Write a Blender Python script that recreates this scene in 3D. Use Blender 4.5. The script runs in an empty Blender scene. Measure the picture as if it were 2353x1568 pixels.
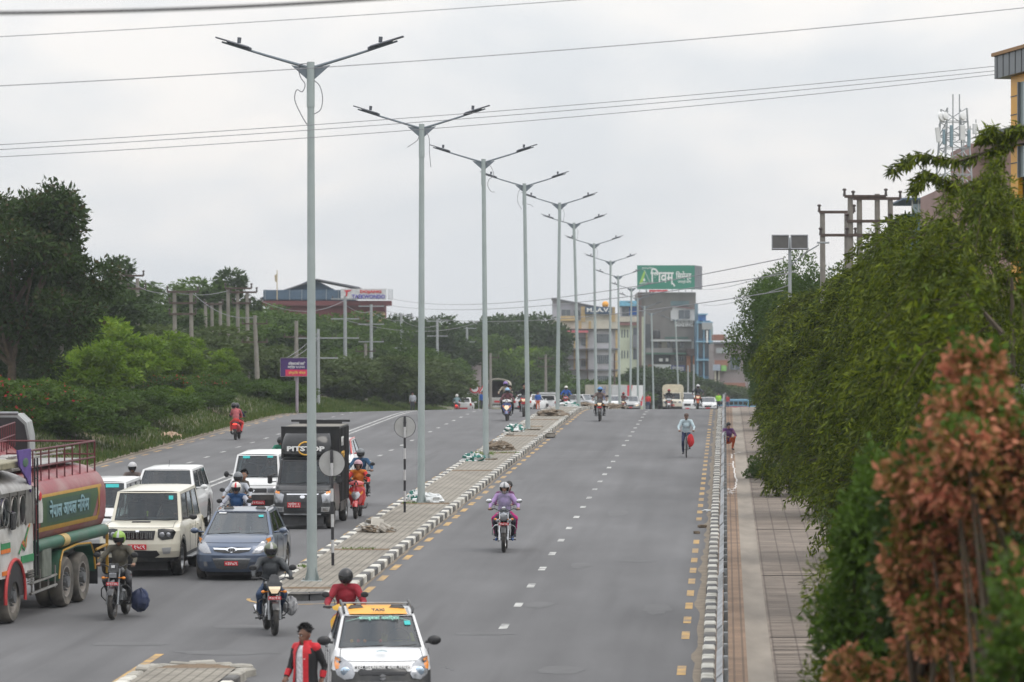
import bpy, math, random
import numpy as np
from mathutils import Vector, Matrix, noise as mnoise
R = math.radians
SC = bpy.context.scene
C = SC.collection
random.seed(7)
rng = np.random.default_rng(7)

# ---------------------------------------------------------------- camera
F = 8824.0            # focal length in photo pixels (photo is 2353 wide here): a 135 mm lens
CAMZ = 6.35
cam = bpy.data.cameras.new('camera')
camo = bpy.data.objects.new('camera', cam)
C.objects.link(camo)
camo.location = (0, 0, CAMZ)
camo.rotation_euler = (R(90), 0, 0)
cam.lens = 135.0
cam.sensor_width = 36.0
cam.shift_y = 96.0 / 2353.0
cam.clip_start = 0.5
cam.clip_end = 6000
cam.dof.use_dof = True
cam.dof.focus_distance = 100.0
cam.dof.aperture_fstop = 3.1
SC.camera = camo

# ---------------------------------------------------------------- sky and sun
SUN_EL, SUN_AZ = R(60), R(112)      # compass angle from +Y, clockwise
w = bpy.data.worlds.new('World')
SC.world = w
w.use_nodes = True
nt = w.node_tree
nt.nodes.clear()
def nd(nt, t, **k):
	n = nt.nodes.new(t)
	for a, b in k.items():
		setattr(n, a, b)
	return n
L = lambda nt, a, b: nt.links.new(a, b)
out = nd(nt, 'ShaderNodeOutputWorld')
bg = nd(nt, 'ShaderNodeBackground')
sky = nd(nt, 'ShaderNodeTexSky', sky_type='NISHITA', sun_disc=False)
sky.sun_elevation = SUN_EL
sky.sun_rotation = SUN_AZ
sky.air_density = 1.5
sky.dust_density = 3.0
tc = nd(nt, 'ShaderNodeTexCoord')
sep = nd(nt, 'ShaderNodeSeparateXYZ')
L(nt, tc.outputs['Generated'], sep.inputs[0])
# overcast: radiance grows from horizon to zenith
mx0 = nd(nt, 'ShaderNodeMath', operation='MAXIMUM'); mx0.inputs[1].default_value = 0.0
L(nt, sep.outputs['Z'], mx0.inputs[0])
ov = nd(nt, 'ShaderNodeMapRange'); ov.inputs['From Max'].default_value = 1.0
ov.inputs['To Min'].default_value = 9.25; ov.inputs['To Max'].default_value = 23.0
L(nt, mx0.outputs[0], ov.inputs['Value'])
# cloud masses: soft noise stretched sideways
mp = nd(nt, 'ShaderNodeMapping'); mp.inputs['Scale'].default_value = (13.0, 13.0, 30.0)
mp.inputs['Location'].default_value = (3.3, 0.4, 1.7)
L(nt, tc.outputs['Generated'], mp.inputs[0])
n1 = nd(nt, 'ShaderNodeTexNoise'); n1.inputs['Scale'].default_value = 1.0; n1.inputs['Detail'].default_value = 6.0
n1.inputs['Roughness'].default_value = 0.45; n1.inputs['Distortion'].default_value = 0.3
L(nt, mp.outputs[0], n1.inputs['Vector'])
cr = nd(nt, 'ShaderNodeValToRGB')
cr.color_ramp.elements[0].position = 0.38; cr.color_ramp.elements[0].color = (0.82, 0.85, 0.89, 1)
cr.color_ramp.elements[1].position = 0.64; cr.color_ramp.elements[1].color = (1.05, 1.02, 1.0, 1)
e = cr.color_ramp.elements.new(0.52); e.color = (0.93, 0.935, 0.95, 1)
L(nt, n1.outputs['Fac'], cr.inputs[0])
mul = nd(nt, 'ShaderNodeVectorMath', operation='SCALE')
L(nt, cr.outputs[0], mul.inputs[0]); L(nt, ov.outputs[0], mul.inputs['Scale'])
mix = nd(nt, 'ShaderNodeMix', data_type='RGBA'); mix.inputs[0].default_value = 0.88
L(nt, sky.outputs[0], mix.inputs[6]); L(nt, mul.outputs[0], mix.inputs[7])
L(nt, mix.outputs[2], bg.inputs['Color'])
bg.inputs['Strength'].default_value = 0.1
L(nt, bg.outputs[0], out.inputs[0])

sl = bpy.data.lights.new('sun', 'SUN'); sl.energy = 1.2; sl.angle = R(35); sl.color = (1.0, 0.95, 0.88)
so = bpy.data.objects.new('sun', sl); C.objects.link(so)
sd = Vector((math.sin(SUN_AZ) * math.cos(SUN_EL), math.cos(SUN_AZ) * math.cos(SUN_EL), math.sin(SUN_EL)))
so.rotation_euler = sd.to_track_quat('Z', 'Y').to_euler()
so.location = sd * 100
SC.view_settings.view_transform = 'Standard'
SC.view_settings.look = 'None'
SC.view_settings.exposure = 0.0
SC.view_settings.gamma = 1.0
SC.cycles.max_bounces = 5
SC.cycles.diffuse_bounces = 3
SC.cycles.transparent_max_bounces = 12
SC.cycles.volume_bounces = 0

# ---------------------------------------------------------------- materials
def pin(nt, name, color):
	return nd(nt, name)
MATS = {}
def mat(name, col, rough=0.6, metal=0.0, var=0.12, scale=6.0, coat=0.0, bump=0.0, spec=None, alpha=None, dirt=None, detail=3.0, stretch=None, emit=None):
	"""Principled with a noise variation of its colour; dirt=(colour, amount, scale)."""
	if name in MATS: return MATS[name]
	m = bpy.data.materials.new(name); m.use_nodes = True
	nt = m.node_tree; p = nt.nodes['Principled BSDF']
	p.inputs['Roughness'].default_value = rough
	p.inputs['Metallic'].default_value = metal
	if coat: p.inputs['Coat Weight'].default_value = coat; p.inputs['Coat Roughness'].default_value = 0.08
	if spec is not None: p.inputs['Specular IOR Level'].default_value = spec
	t = nd(nt, 'ShaderNodeTexCoord')
	vec = t.outputs['Object']
	if stretch:
		mp = nd(nt, 'ShaderNodeMapping'); mp.inputs['Scale'].default_value = stretch
		L(nt, vec, mp.inputs[0]); vec = mp.outputs[0]
	n = nd(nt, 'ShaderNodeTexNoise'); n.inputs['Scale'].default_value = scale; n.inputs['Detail'].default_value = detail
	L(nt, vec, n.inputs['Vector'])
	r = nd(nt, 'ShaderNodeMapRange'); r.inputs['To Min'].default_value = 1 - var; r.inputs['To Max'].default_value = 1 + var
	r.inputs['From Min'].default_value = 0.3; r.inputs['From Max'].default_value = 0.7
	L(nt, n.outputs['Fac'], r.inputs['Value'])
	v = nd(nt, 'ShaderNodeVectorMath', operation='SCALE'); v.inputs[0].default_value = col[:3]
	L(nt, r.outputs[0], v.inputs['Scale'])
	co = v.outputs[0]
	if dirt:
		n2 = nd(nt, 'ShaderNodeTexNoise'); n2.inputs['Scale'].default_value = dirt[2]; n2.inputs['Detail'].default_value = 5
		L(nt, t.outputs['Object'], n2.inputs['Vector'])
		r2 = nd(nt, 'ShaderNodeMapRange'); r2.inputs['From Min'].default_value = 0.42; r2.inputs['From Max'].default_value = 0.68
		r2.inputs['To Max'].default_value = dirt[1]
		L(nt, n2.outputs['Fac'], r2.inputs['Value'])
		mm = nd(nt, 'ShaderNodeMix', data_type='RGBA'); mm.inputs[7].default_value = (*dirt[0], 1)
		L(nt, r2.outputs[0], mm.inputs[0]); L(nt, co, mm.inputs[6]); co = mm.outputs[2]
	L(nt, co, p.inputs['Base Color'])
	if bump:
		b = nd(nt, 'ShaderNodeBump'); b.inputs['Strength'].default_value = bump; b.inputs['Distance'].default_value = 0.02
		n3 = nd(nt, 'ShaderNodeTexNoise'); n3.inputs['Scale'].default_value = scale * 4; n3.inputs['Detail'].default_value = 4
		L(nt, vec, n3.inputs['Vector']); L(nt, n3.outputs['Fac'], b.inputs['Height']); L(nt, b.outputs[0], p.inputs['Normal'])
	if emit:
		p.inputs['Emission Color'].default_value = (*emit[0], 1); p.inputs['Emission Strength'].default_value = emit[1]
	MATS[name] = m
	return m

def leafmat(name, cols, rough=0.55, trans=0.35, big=None):
	if name in MATS: return MATS[name]
	m = bpy.data.materials.new(name); m.use_nodes = True
	nt = m.node_tree; p = nt.nodes['Principled BSDF']; o = nt.nodes['Material Output']
	g = nd(nt, 'ShaderNodeNewGeometry')
	r = nd(nt, 'ShaderNodeValToRGB')
	el = r.color_ramp.elements
	el[0].position = 0; el[0].color = (*cols[0], 1)
	el[1].position = 1; el[1].color = (*cols[-1], 1)
	for i, c in enumerate(cols[1:-1]):
		e = el.new((i + 1) / (len(cols) - 1)); e.color = (*c, 1)
	# clump-scale variation mixed with the leaf's own
	t = nd(nt, 'ShaderNodeTexCoord'); n = nd(nt, 'ShaderNodeTexNoise'); n.inputs['Scale'].default_value = big or 0.8; n.inputs['Detail'].default_value = 2
	L(nt, t.outputs['Object'], n.inputs['Vector'])
	ri = nd(nt, 'ShaderNodeMapRange'); ri.inputs['From Min'].default_value = 0.3; ri.inputs['From Max'].default_value = 0.7
	L(nt, n.outputs['Fac'], ri.inputs['Value'])
	mm = nd(nt, 'ShaderNodeMix', data_type='FLOAT'); mm.inputs[0].default_value = 0.5
	L(nt, g.outputs['Random Per Island'], mm.inputs[2]); L(nt, ri.outputs[0], mm.inputs[3])
	L(nt, mm.outputs[0], r.inputs[0])
	L(nt, r.outputs[0], p.inputs['Base Color'])
	p.inputs['Roughness'].default_value = rough
	p.inputs['Specular IOR Level'].default_value = 0.16
	tr = nd(nt, 'ShaderNodeBsdfTranslucent'); L(nt, r.outputs[0], tr.inputs[0])
	ms = nd(nt, 'ShaderNodeMixShader'); ms.inputs[0].default_value = trans
	L(nt, p.outputs[0], ms.inputs[1]); L(nt, tr.outputs[0], ms.inputs[2]); L(nt, ms.outputs[0], o.inputs[0])
	MATS[name] = m
	return m

def glassmat(name='car_glass', col=(0.03, 0.04, 0.045), rough=0.06):
	if name in MATS: return MATS[name]
	m = bpy.data.materials.new(name); m.use_nodes = True
	p = m.node_tree.nodes['Principled BSDF']
	p.inputs['Base Color'].default_value = (*col, 1); p.inputs['Roughness'].default_value = rough
	p.inputs['Specular IOR Level'].default_value = 0.7
	MATS[name] = m
	return m
def clearglass(name='clear_glass', fac=0.62, tint=(0.75, 0.85, 0.85)):
	if name in MATS: return MATS[name]
	m = bpy.data.materials.new(name); m.use_nodes = True
	nt = m.node_tree; o = nt.nodes['Material Output']; nt.nodes.remove(nt.nodes['Principled BSDF'])
	tr = nd(nt, 'ShaderNodeBsdfTransparent'); tr.inputs[0].default_value = (*tint, 1)
	gl = nd(nt, 'ShaderNodeBsdfGlossy'); gl.inputs['Roughness'].default_value = 0.05; gl.inputs[0].default_value = (0.9, 0.95, 1, 1)
	lw = nd(nt, 'ShaderNodeLayerWeight'); lw.inputs[0].default_value = .5
	pw = nd(nt, 'ShaderNodeMath', operation='POWER'); pw.inputs[1].default_value = 2.6; L(nt, lw.outputs['Facing'], pw.inputs[0])
	fr = nd(nt, 'ShaderNodeMapRange'); fr.inputs['To Min'].default_value = .05; fr.inputs['To Max'].default_value = .9; L(nt, pw.outputs[0], fr.inputs['Value'])
	ms = nd(nt, 'ShaderNodeMixShader')
	L(nt, fr.outputs[0], ms.inputs[0]); L(nt, tr.outputs[0], ms.inputs[1]); L(nt, gl.outputs[0], ms.inputs[2]); L(nt, ms.outputs[0], o.inputs[0])
	MATS[name] = m
	return m

# ---------------------------------------------------------------- mesh builder
def rotm(rx=0, ry=0, rz=0, loc=(0, 0, 0), s=(1, 1, 1)):
	return Matrix.Translation(loc) @ Matrix.Rotation(rz, 4, 'Z') @ Matrix.Rotation(ry, 4, 'Y') @ Matrix.Rotation(rx, 4, 'X') @ Matrix.Diagonal((*s, 1))
class MB:
	def __init__(s): s.v = []; s.f = []; s.m = []
	def add(s, vs, fs, mi=0, M=None):
		b = len(s.v)
		s.v.extend([tuple(M @ Vector(p)) for p in vs] if M is not None else [tuple(p) for p in vs])
		s.f.extend([tuple(i + b for i in f) for f in fs]); s.m.extend([mi] * len(fs))
		return s
	def box(s, c, d, mi=0, M=None, b=0.0):
		x, y, z = c; a, e, h = d[0] / 2, d[1] / 2, d[2] / 2
		if b <= 0:
			vs = [(x + i * a, y + j * e, z + k * h) for k in (-1, 1) for j in (-1, 1) for i in (-1, 1)]
			fs = [(0, 2, 3, 1), (4, 5, 7, 6), (0, 1, 5, 4), (2, 6, 7, 3), (0, 4, 6, 2), (1, 3, 7, 5)]
			return s.add(vs, fs, mi, M)
		b = min(b, a * .9, e * .9, h * .9)
		rings = []
		for (zz, ins) in ((-h, b), (-h + b, 0), (h - b, 0), (h, b)):
			aa, ee = a - ins, e - ins; q = b if not ins else b * .6
			rings.append([(x + px, y + py, z + zz) for px, py in ((-aa + q, -ee), (aa - q, -ee), (aa, -ee + q), (aa, ee - q), (aa - q, ee), (-aa + q, ee), (-aa, ee - q), (-aa, -ee + q))])
		return s.loft(rings, mi, M)
	def loft(s, rings, mi=0, M=None, cap=True, closed=True):
		n = len(rings[0]); vs = [p for r in rings for p in r]; fs = []
		for i in range(len(rings) - 1):
			for j in range(n if closed else n - 1):
				k = (j + 1) % n
				fs.append((i * n + j, i * n + k, (i + 1) * n + k, (i + 1) * n + j))
		if cap and closed:
			fs.append(tuple(range(n - 1, -1, -1))); fs.append(tuple((len(rings) - 1) * n + j for j in range(n)))
		return s.add(vs, fs, mi, M)
	def tube(s, pts, r, n=8, mi=0, M=None, cap=True):
		pts = [Vector(p) for p in pts]; rs = r if isinstance(r, (list, tuple)) else [r] * len(pts)
		rings = []; up = None
		for i, p in enumerate(pts):
			t = (pts[min(i + 1, len(pts) - 1)] - pts[max(i - 1, 0)])
			if t.length < 1e-9: t = Vector((0, 0, 1))
			t.normalize()
			if up is None:
				up = t.orthogonal().normalized()
			else:
				up = (up - t * up.dot(t))
				up = up.normalized() if up.length > 1e-6 else t.orthogonal().normalized()
			v = t.cross(up)
			rings.append([tuple(p + (up * math.cos(2 * math.pi * k / n) + v * math.sin(2 * math.pi * k / n)) * rs[i]) for k in range(n)])
		return s.loft(rings, mi, M, cap)
	def lathe(s, prof, n=24, mi=0, M=None):
		"""prof: (r, h) pairs turned about local Z"""
		rings = [[(r * math.cos(2 * math.pi * k / n), r * math.sin(2 * math.pi * k / n), h) for k in range(n)] for r, h in prof]
		return s.loft(rings, mi, M)
	def ell(s, c, rad, n=14, m=9, mi=0, M=None):
		rings = []
		for i in range(m + 1):
			a = -math.pi / 2 + math.pi * i / m
			cr_ = max(math.cos(a), 0.02)
			rings.append([(c[0] + rad[0] * cr_ * math.cos(2 * math.pi * k / n), c[1] + rad[1] * cr_ * math.sin(2 * math.pi * k / n), c[2] + rad[2] * math.sin(a)) for k in range(n)])
		return s.loft(rings, mi, M)
	def prism(s, poly, ax, a0, a1, mi=0, M=None):
		"""poly of 2-D points extruded along axis ax ('x','y','z') from a0 to a1"""
		f = {'x': lambda p, a: (a, p[0], p[1]), 'y': lambda p, a: (p[0], a, p[1]), 'z': lambda p, a: (p[0], p[1], a)}[ax]
		return s.loft([[f(p, a0) for p in poly], [f(p, a1) for p in poly]], mi, M)
	def obj(s, name, mats, parent=None, smooth=30, fix=True):
		me = bpy.data.meshes.new(name)
		me.from_pydata(s.v, [], s.f)
		if not isinstance(mats, (list, tuple)): mats = [mats]
		for m in mats: me.materials.append(m)
		if len(mats) > 1: me.polygons.foreach_set('material_index', s.m)
		if fix:
			import bmesh
			bm = bmesh.new(); bm.from_mesh(me)
			bmesh.ops.recalc_face_normals(bm, faces=bm.faces); bm.to_mesh(me); bm.free()
		if smooth:
			me.polygons.foreach_set('use_smooth', [True] * len(me.polygons))
			me.set_sharp_from_angle(angle=R(smooth))
		o = bpy.data.objects.new(name, me); C.objects.link(o)
		if parent: o.parent = parent
		return o

def tag(o, label, cat, group=None):
	if not 4 <= len(label.split()) <= 16: print('BADLABEL', label)
	o['label'] = label; o['category'] = cat
	if group: o['group'] = group
	return o
def struct(o): o['kind'] = 'structure'; return o
def stuff(o): o['kind'] = 'stuff'; return o
def thing(name, loc, rz, label, cat, group=None, rx=0.0):
	o = bpy.data.objects.new(name, None); C.objects.link(o)
	o.location = loc; o.rotation_euler = (rx, 0, rz); o.empty_display_size = 0.1
	return tag(o, label, cat, group)

def text(s, size, material, parent, M, extrude=0.002, width=None, name='lettering', align='CENTER', bold=0.0):
	cu = bpy.data.curves.new('tmp', 'FONT'); cu.body = s; cu.size = size; cu.extrude = extrude
	cu.align_x = align; cu.align_y = 'CENTER'; cu.resolution_u = 2; cu.offset = bold
	t = bpy.data.objects.new('tmp', cu); C.objects.link(t)
	me = bpy.data.meshes.new_from_object(t.evaluated_get(bpy.context.evaluated_depsgraph_get()))
	bpy.data.objects.remove(t); bpy.data.curves.remove(cu)
	n = len(me.vertices); co = np.empty(n * 3); me.vertices.foreach_get('co', co); co = co.reshape(-1, 3)
	if width and n:
		wd = co[:, 0].max() - co[:, 0].min(); co[:, 0] *= width / wd
	me.vertices.foreach_set('co', co.ravel()); me.transform(M); me.name = name
	me.materials.clear(); me.materials.append(material)
	o = bpy.data.objects.new(name, me); C.objects.link(o); o.parent = parent
	return o
FRONT = Matrix.Rotation(R(90), 4, 'X')      # text standing up, read from -Y

# ---------------------------------------------------------------- the lie of the land
def lerp(a, b, t): return a + (b - a) * t
def sstep(a, b, t):
	t = min(1, max(0, (t - a) / (b - a))); return t * t * (3 - 2 * t)
_g = [0.0]
_Y0, _DY = -60.0, 2.0
for i in range(1100):                        # integrate the slope
	y = _Y0 + i * _DY
	sl_ = lerp(0.02369, -0.0088, sstep(193, 222, y))
	sl_ = lerp(sl_, 0.0, sstep(480, 640, y))
	_g.append(_g[-1] + sl_ * _DY)
_off = 0.02369 * _Y0
def zr(y):
	t = (y - _Y0) / _DY; t = min(max(t, 0), 1099); i = int(t)
	return _off + lerp(_g[i], _g[min(i + 1, 1099)], t - i)
def cf(s):
	if s > -7: return 0.0
	return 0.0 if s > -14 else -0.22 * min(1.0, (-14 - s) / 9.2)
def X(y, s): return -0.73 + 0.0555 * y + s + max(0.0, y - 420) ** 2 / 260   # the road swings right beyond the dip
def P(y, s, h=0.0): return (X(y, s), y, zr(y) + cf(s) + h)
def side(y, x): return x - (-0.73 + 0.0555 * y)
def gpix(px, py):
	"""ground point under a photo pixel on the rising stretch"""
	y = 56032.0 / (py - 671.0)
	return (px - 1176.5) * y / F, y
def wx(px, y): return (px - 1176.5) * y / F
def wz(py, y): return CAMZ + (880 - py) * y / F
def gz(x, y): return zr(y) + cf(side(y, x))
ROADRZ = -0.0555
SLOPE = 0.02369
def hill(y, s):
	"""height of the land beside the road above the carriageway level"""
	if s < -23.2:
		d = -23.2 - s
		e = 1.1 * sstep(0.3, 5, d) + 0.5 * math.sin(y * .06) * sstep(2, 8, d)
		e += 8.0 * sstep(12, 70, d) * sstep(150, 300, y) + 3 * sstep(60, 160, d)
		return e
	if s > 2.9:
		return -0.3 * sstep(2.9, 6, s)
	return 0.0
def land(y, s): return zr(y) + cf(s) + hill(y, s)
# ================================================================ ground, road, median, pavement
M_ground = mat('ground_soil', (0.075, 0.085, 0.04), 0.95, var=0.35, scale=0.35, dirt=((0.16, 0.12, 0.07), 0.8, 0.25), detail=8)
def grid_obj(name, ys, ss, hf, m, straight=False):
	v = []; f = []; n = len(ss)
	for y in ys:
		for s_ in ss: v.append((X(min(y, 420), s_) + .0555 * max(0, y - 420) if straight else X(y, s_), y, hf(y, s_)))
	for i in range(len(ys) - 1):
		for j in range(n - 1): f.append((i * n + j, i * n + j + 1, (i + 1) * n + j + 1, (i + 1) * n + j))
	b = MB(); b.add(v, f); return b.obj(name, m, fix=False)
ys = list(np.arange(-40, 260, 6)) + list(np.arange(260, 700, 15)) + list(np.arange(700, 1500, 60)) + [1500]
ss = [-650, -520, -400, -300, -220, -160, -120, -90, -70, -55, -45, -38, -33, -30, -28, -26.5, -25, -24, -23.3, -23.2, -14, -8.5, -7.5, 0, 2.9, 4, 6, 12, 25, 60, 120, 300, 450, 650]
def ghf(y, s_):
	z = land(y, s_)
	if -23.3 <= s_ <= 2.9: return z - 0.06
	return z + (0.12 * mnoise.noise(Vector((s_ * .3, y * .2, 0))) if s_ < -24 else 0)
struct(grid_obj('ground', ys, ss, ghf, M_ground, True))
def hill_range(name, y, x0, x1, h, base, seed, m):
	b = MB(); n = 60; rows = []
	for k, (dy, fz) in enumerate(((-130, 0), (-80, .45), (-40, .8), (0, 1.0), (60, .7), (140, 0))):
		rows.append([(x0 + (x1 - x0) * i / n, y + dy, base + h * fz * (0.35 + 0.65 * abs(mnoise.noise(Vector((i * .11 + seed, k * .1, 3)))) * 1.7) * math.sin(math.pi * min(1, max(0, i / n))) ** .5) for i in range(n + 1)])
	for k in range(len(rows) - 1): b.loft([rows[k], rows[k + 1]], closed=False, cap=False)
	return struct(b.obj(name, m))
M_hill = mat('far_hill_woods', (0.05, 0.075, 0.035), 0.95, var=0.4, scale=0.03)
hill_range('hills', 1290, -600, 600, 16, -2, 1.3, M_hill)

# asphalt: one sheet, subtle wheel tracks, patches and stains
def asphalt(name):
	m = bpy.data.materials.new(name); m.use_nodes = True; nt = m.node_tree; p = nt.nodes['Principled BSDF']
	t = nd(nt, 'ShaderNodeTexCoord')
	shear = nd(nt, 'ShaderNodeMapping', vector_type='POINT'); shear.inputs['Rotation'].default_value = (0, 0, math.atan(0.0555))
	L(nt, t.outputs['Object'], shear.inputs[0])
	def noise_(scale, det, st):
		mp = nd(nt, 'ShaderNodeMapping'); mp.inputs['Scale'].default_value = st; L(nt, shear.outputs[0], mp.inputs[0])
		n = nd(nt, 'ShaderNodeTexNoise'); n.inputs['Scale'].default_value = scale; n.inputs['Detail'].default_value = det; L(nt, mp.outputs[0], n.inputs['Vector']); return n.outputs['Fac']
	a = noise_(1.0, 4, (1.3, 0.02, 1)); bb = noise_(0.35, 6, (1, 0.35, 1)); c = noise_(60, 2, (1, 1, 1)); d = noise_(1.5, 6, (1, 0.15, 1))
	def rng_(x, lo, hi, f0=.3, f1=.7):
		r = nd(nt, 'ShaderNodeMapRange'); r.inputs['From Min'].default_value = f0; r.inputs['From Max'].default_value = f1
		r.inputs['To Min'].default_value = lo; r.inputs['To Max'].default_value = hi; L(nt, x, r.inputs['Value']); return r.outputs[0]
	def mulp(x, y):
		q = nd(nt, 'ShaderNodeMath', operation='MULTIPLY'); L(nt, x, q.inputs[0]); L(nt, y, q.inputs[1]); return q.outputs[0]
	f = mulp(mulp(rng_(a, .86, 1.12), rng_(bb, .84, 1.14)), mulp(rng_(c, .9, 1.1), rng_(d, .95, 1.05)))
	v = nd(nt, 'ShaderNodeVectorMath', operation='SCALE'); v.inputs[0].default_value = (0.109, 0.109, 0.112); L(nt, f, v.inputs['Scale'])
	# narrow dark repairs / oil streaks
	w_ = noise_(0.5, 3, (2.2, .07, 1)); wr = rng_(w_, 0, .55, .60, .74)
	mm = nd(nt, 'ShaderNodeMix', data_type='RGBA'); mm.inputs[7].default_value = (0.065, 0.064, 0.065, 1)
	L(nt, wr, mm.inputs[0]); L(nt, v.outputs[0], mm.inputs[6]); L(nt, mm.outputs[2], p.inputs['Base Color'])
	p.inputs['Roughness'].default_value = 0.82; p.inputs['Specular IOR Level'].default_value = 0.3
	b = nd(nt, 'ShaderNodeBump'); b.inputs['Strength'].default_value = 0.25; b.inputs['Distance'].default_value = 0.01
	L(nt, c, b.inputs['Height']); L(nt, b.outputs[0], p.inputs['Normal'])
	return m
M_asph = asphalt('asphalt')
ysr = list(np.arange(-30, 300, 3.0)) + list(np.arange(300, 560, 5))
struct(grid_obj('road', ysr, [-23.2, -14, -8.5, -7.5, -4, 0.34], lambda y, s_: zr(y) + cf(s_), M_asph))

def strip(b, y0, y1, s0, s1, h, mi=0, step=3.0, x=None):
	n = max(1, int((y1 - y0) / step)); prev = None
	for i in range(n + 1):
		y = y0 + (y1 - y0) * i / n
		cur = (P(y, s0, h), P(y, s1, h))
		if prev: b.add([prev[0], prev[1], cur[1], cur[0]], [(0, 1, 2, 3)], mi)
		prev = cur
M_yel = mat('road_paint_yellow', (0.42, 0.26, 0.085), 0.75, var=0.18, scale=3, dirt=((0.16, 0.14, 0.12), 0.85, 2.6))
M_wht = mat('road_paint_white', (0.42, 0.42, 0.405), 0.75, var=0.15, scale=3, dirt=((0.15, 0.15, 0.15), 0.95, 2.6))
yb, wb = MB(), MB()
def dashes(b, y0, y1, per, ln, s_, w_, jit=0.0, worn=()):
	k = 0; y = y0
	while y < y1:
		k += 1
		if k not in worn:
			a = random.uniform(-jit, jit)
			strip(b, y, y + ln + a, s_ - w_ / 2, s_ + w_ / 2, 0.005, step=1.0)
		y += per
dashes(yb, 50.36, 330, 3.31, 1.55, 0.0, 0.15, .06, worn=(6, 16, 17, 40))
dashes(yb, 81.05, 330, 3.31, 1.65, -6.86, 0.16, .06, worn=(31,))
dashes(yb, 83.4, 300, 3.36, 1.6, -9.17, 0.15, .06, worn=(18,))
dashes(yb, 110, 330, 3.36, 1.6, -22.6, 0.15, .06)
strip(yb, 45, 67.3, -9.25, -9.1, 0.005)
strip(yb, 45, 62, -6.93, -6.8, 0.005)
# the yellow line round the median's nose
pts = []
for i in range(13):
	a = math.pi + math.pi * i / 12
	pts.append((79.5 + 1.6 * math.sin(a) * 1.0, -8.02 - 1.15 * math.cos(a)))
for i in range(12):
	(ya, sa), (yb_, sb) = pts[i], pts[i + 1]
	k = 0.93
	f_ = lambda y, s_: (79.5 + (y - 79.5) * k, -8.02 + (s_ + 8.02) * k)
	(yc, sc_), (yd, sd_) = f_(ya, sa), f_(yb_, sb)
	yb.add([P(ya, sa, .005), P(yb_, sb, .005), P(yd, sd_, .005), P(yc, sc_, .005)], [(0, 1, 2, 3)])
lane = lambda s_, y0, y1, per, ln, w_=.15, worn=(): dashes(wb, y0, y1, per, ln, s_, w_, .08, worn)
lane(-3.46, 72.3, 330, 5.06, 1.05, .16, worn=(17,))
lane(-12.65, 118, 330, 5.06, 1.1)
lane(-19.6, 116, 330, 4.85, 1.3)
strip(wb, 118, 330, -16.28, -16.14, 0.005); strip(wb, 118, 330, -16.66, -16.52, 0.005)
struct(wb.obj('road_marking_white', M_wht, smooth=0)); struct(yb.obj('road_marking_yellow', M_yel, smooth=0))

# ---- kerbs: blocks painted black and white
M_kw = mat('kerb_white', (0.55, 0.54, 0.49), 0.8, var=0.12, scale=3, dirt=((0.2, 0.18, 0.14), 0.7, 1.8))
M_kb = mat('kerb_black', (0.075, 0.077, 0.08), 0.8, var=0.25, scale=3, dirt=((0.22, 0.2, 0.17), 0.55, 1.5))
M_kc = mat('kerb_bare', (0.3, 0.285, 0.25), 0.9, var=0.2, scale=3, bump=0.3)
def kerb(name, y0, y1, s0, s1, h, L_=0.62, bare_after=None, start=0):
	b = MB(); y = y0; k = start
	while y < y1:
		e = y + L_ - 0.02
		sa, sb = (s0, s1)
		dj = random.uniform(-.012, .012); dh = random.uniform(-.008, .008)
		M_ = None
		mi = k % 2
		if random.random() < 0.012: mi = 2
		q = 0.025
		vs = []
		for yy in (y, e):
			x0, x1_, z = X(yy, sa) + dj, X(yy, sb) + dj, zr(yy) + cf((sa + sb) / 2)
			vs.append([(x0, yy, z - .12), (x1_, yy, z - .12), (x1_, yy, z + h + dh - q), (x1_ - q, yy, z + h + dh), (x0 + q, yy, z + h + dh), (x0, yy, z + h + dh - q)])
		b.loft(vs, mi)
		y += L_ * (1 if y < 240 else 3); k += 1
		if y >= 240: L_ = L_
	return struct(b.obj(name, [M_kw, M_kb, M_kc], smooth=0))
kerb('kerb', 79.9, 420, -7.32, -7.1, 0.17, 0.83)
kerb('kerb', 79.9, 420, -8.98, -8.76, 0.17, 0.83)
kerb('kerb', 40, 420, 0.34, 0.56, 0.16, 0.83)
# the nose of the median (kerb blocks round the end) and the broken end of the next one
def nose(y, sgn, mats_):
	b = MB()
	n = 7
	for i in range(n):
		a0 = math.pi * i / n; a1 = math.pi * (i + 1) / n - .03
		ring = []
		for a in (a0, a1):
			o_, i_ = 0.94, 0.72
			q = .025
			def pt(r_, h_): return P(y + sgn * 1.0 * r_ / .94 * math.sin(a), -8.04 + r_ * math.cos(a), h_)
			ring.append([pt(o_, -.1), pt(o_, .145), pt(o_ - q, .17), pt(i_ + q, .17), pt(i_, .145), pt(i_, -.1)])
		b.loft(ring, mats_[i % len(mats_)])
	return b
struct(nose(79.9, -1, (2, 0, 1, 1, 0, 1)).obj('kerb', [M_kw, M_kb, M_kc], smooth=0))

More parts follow.
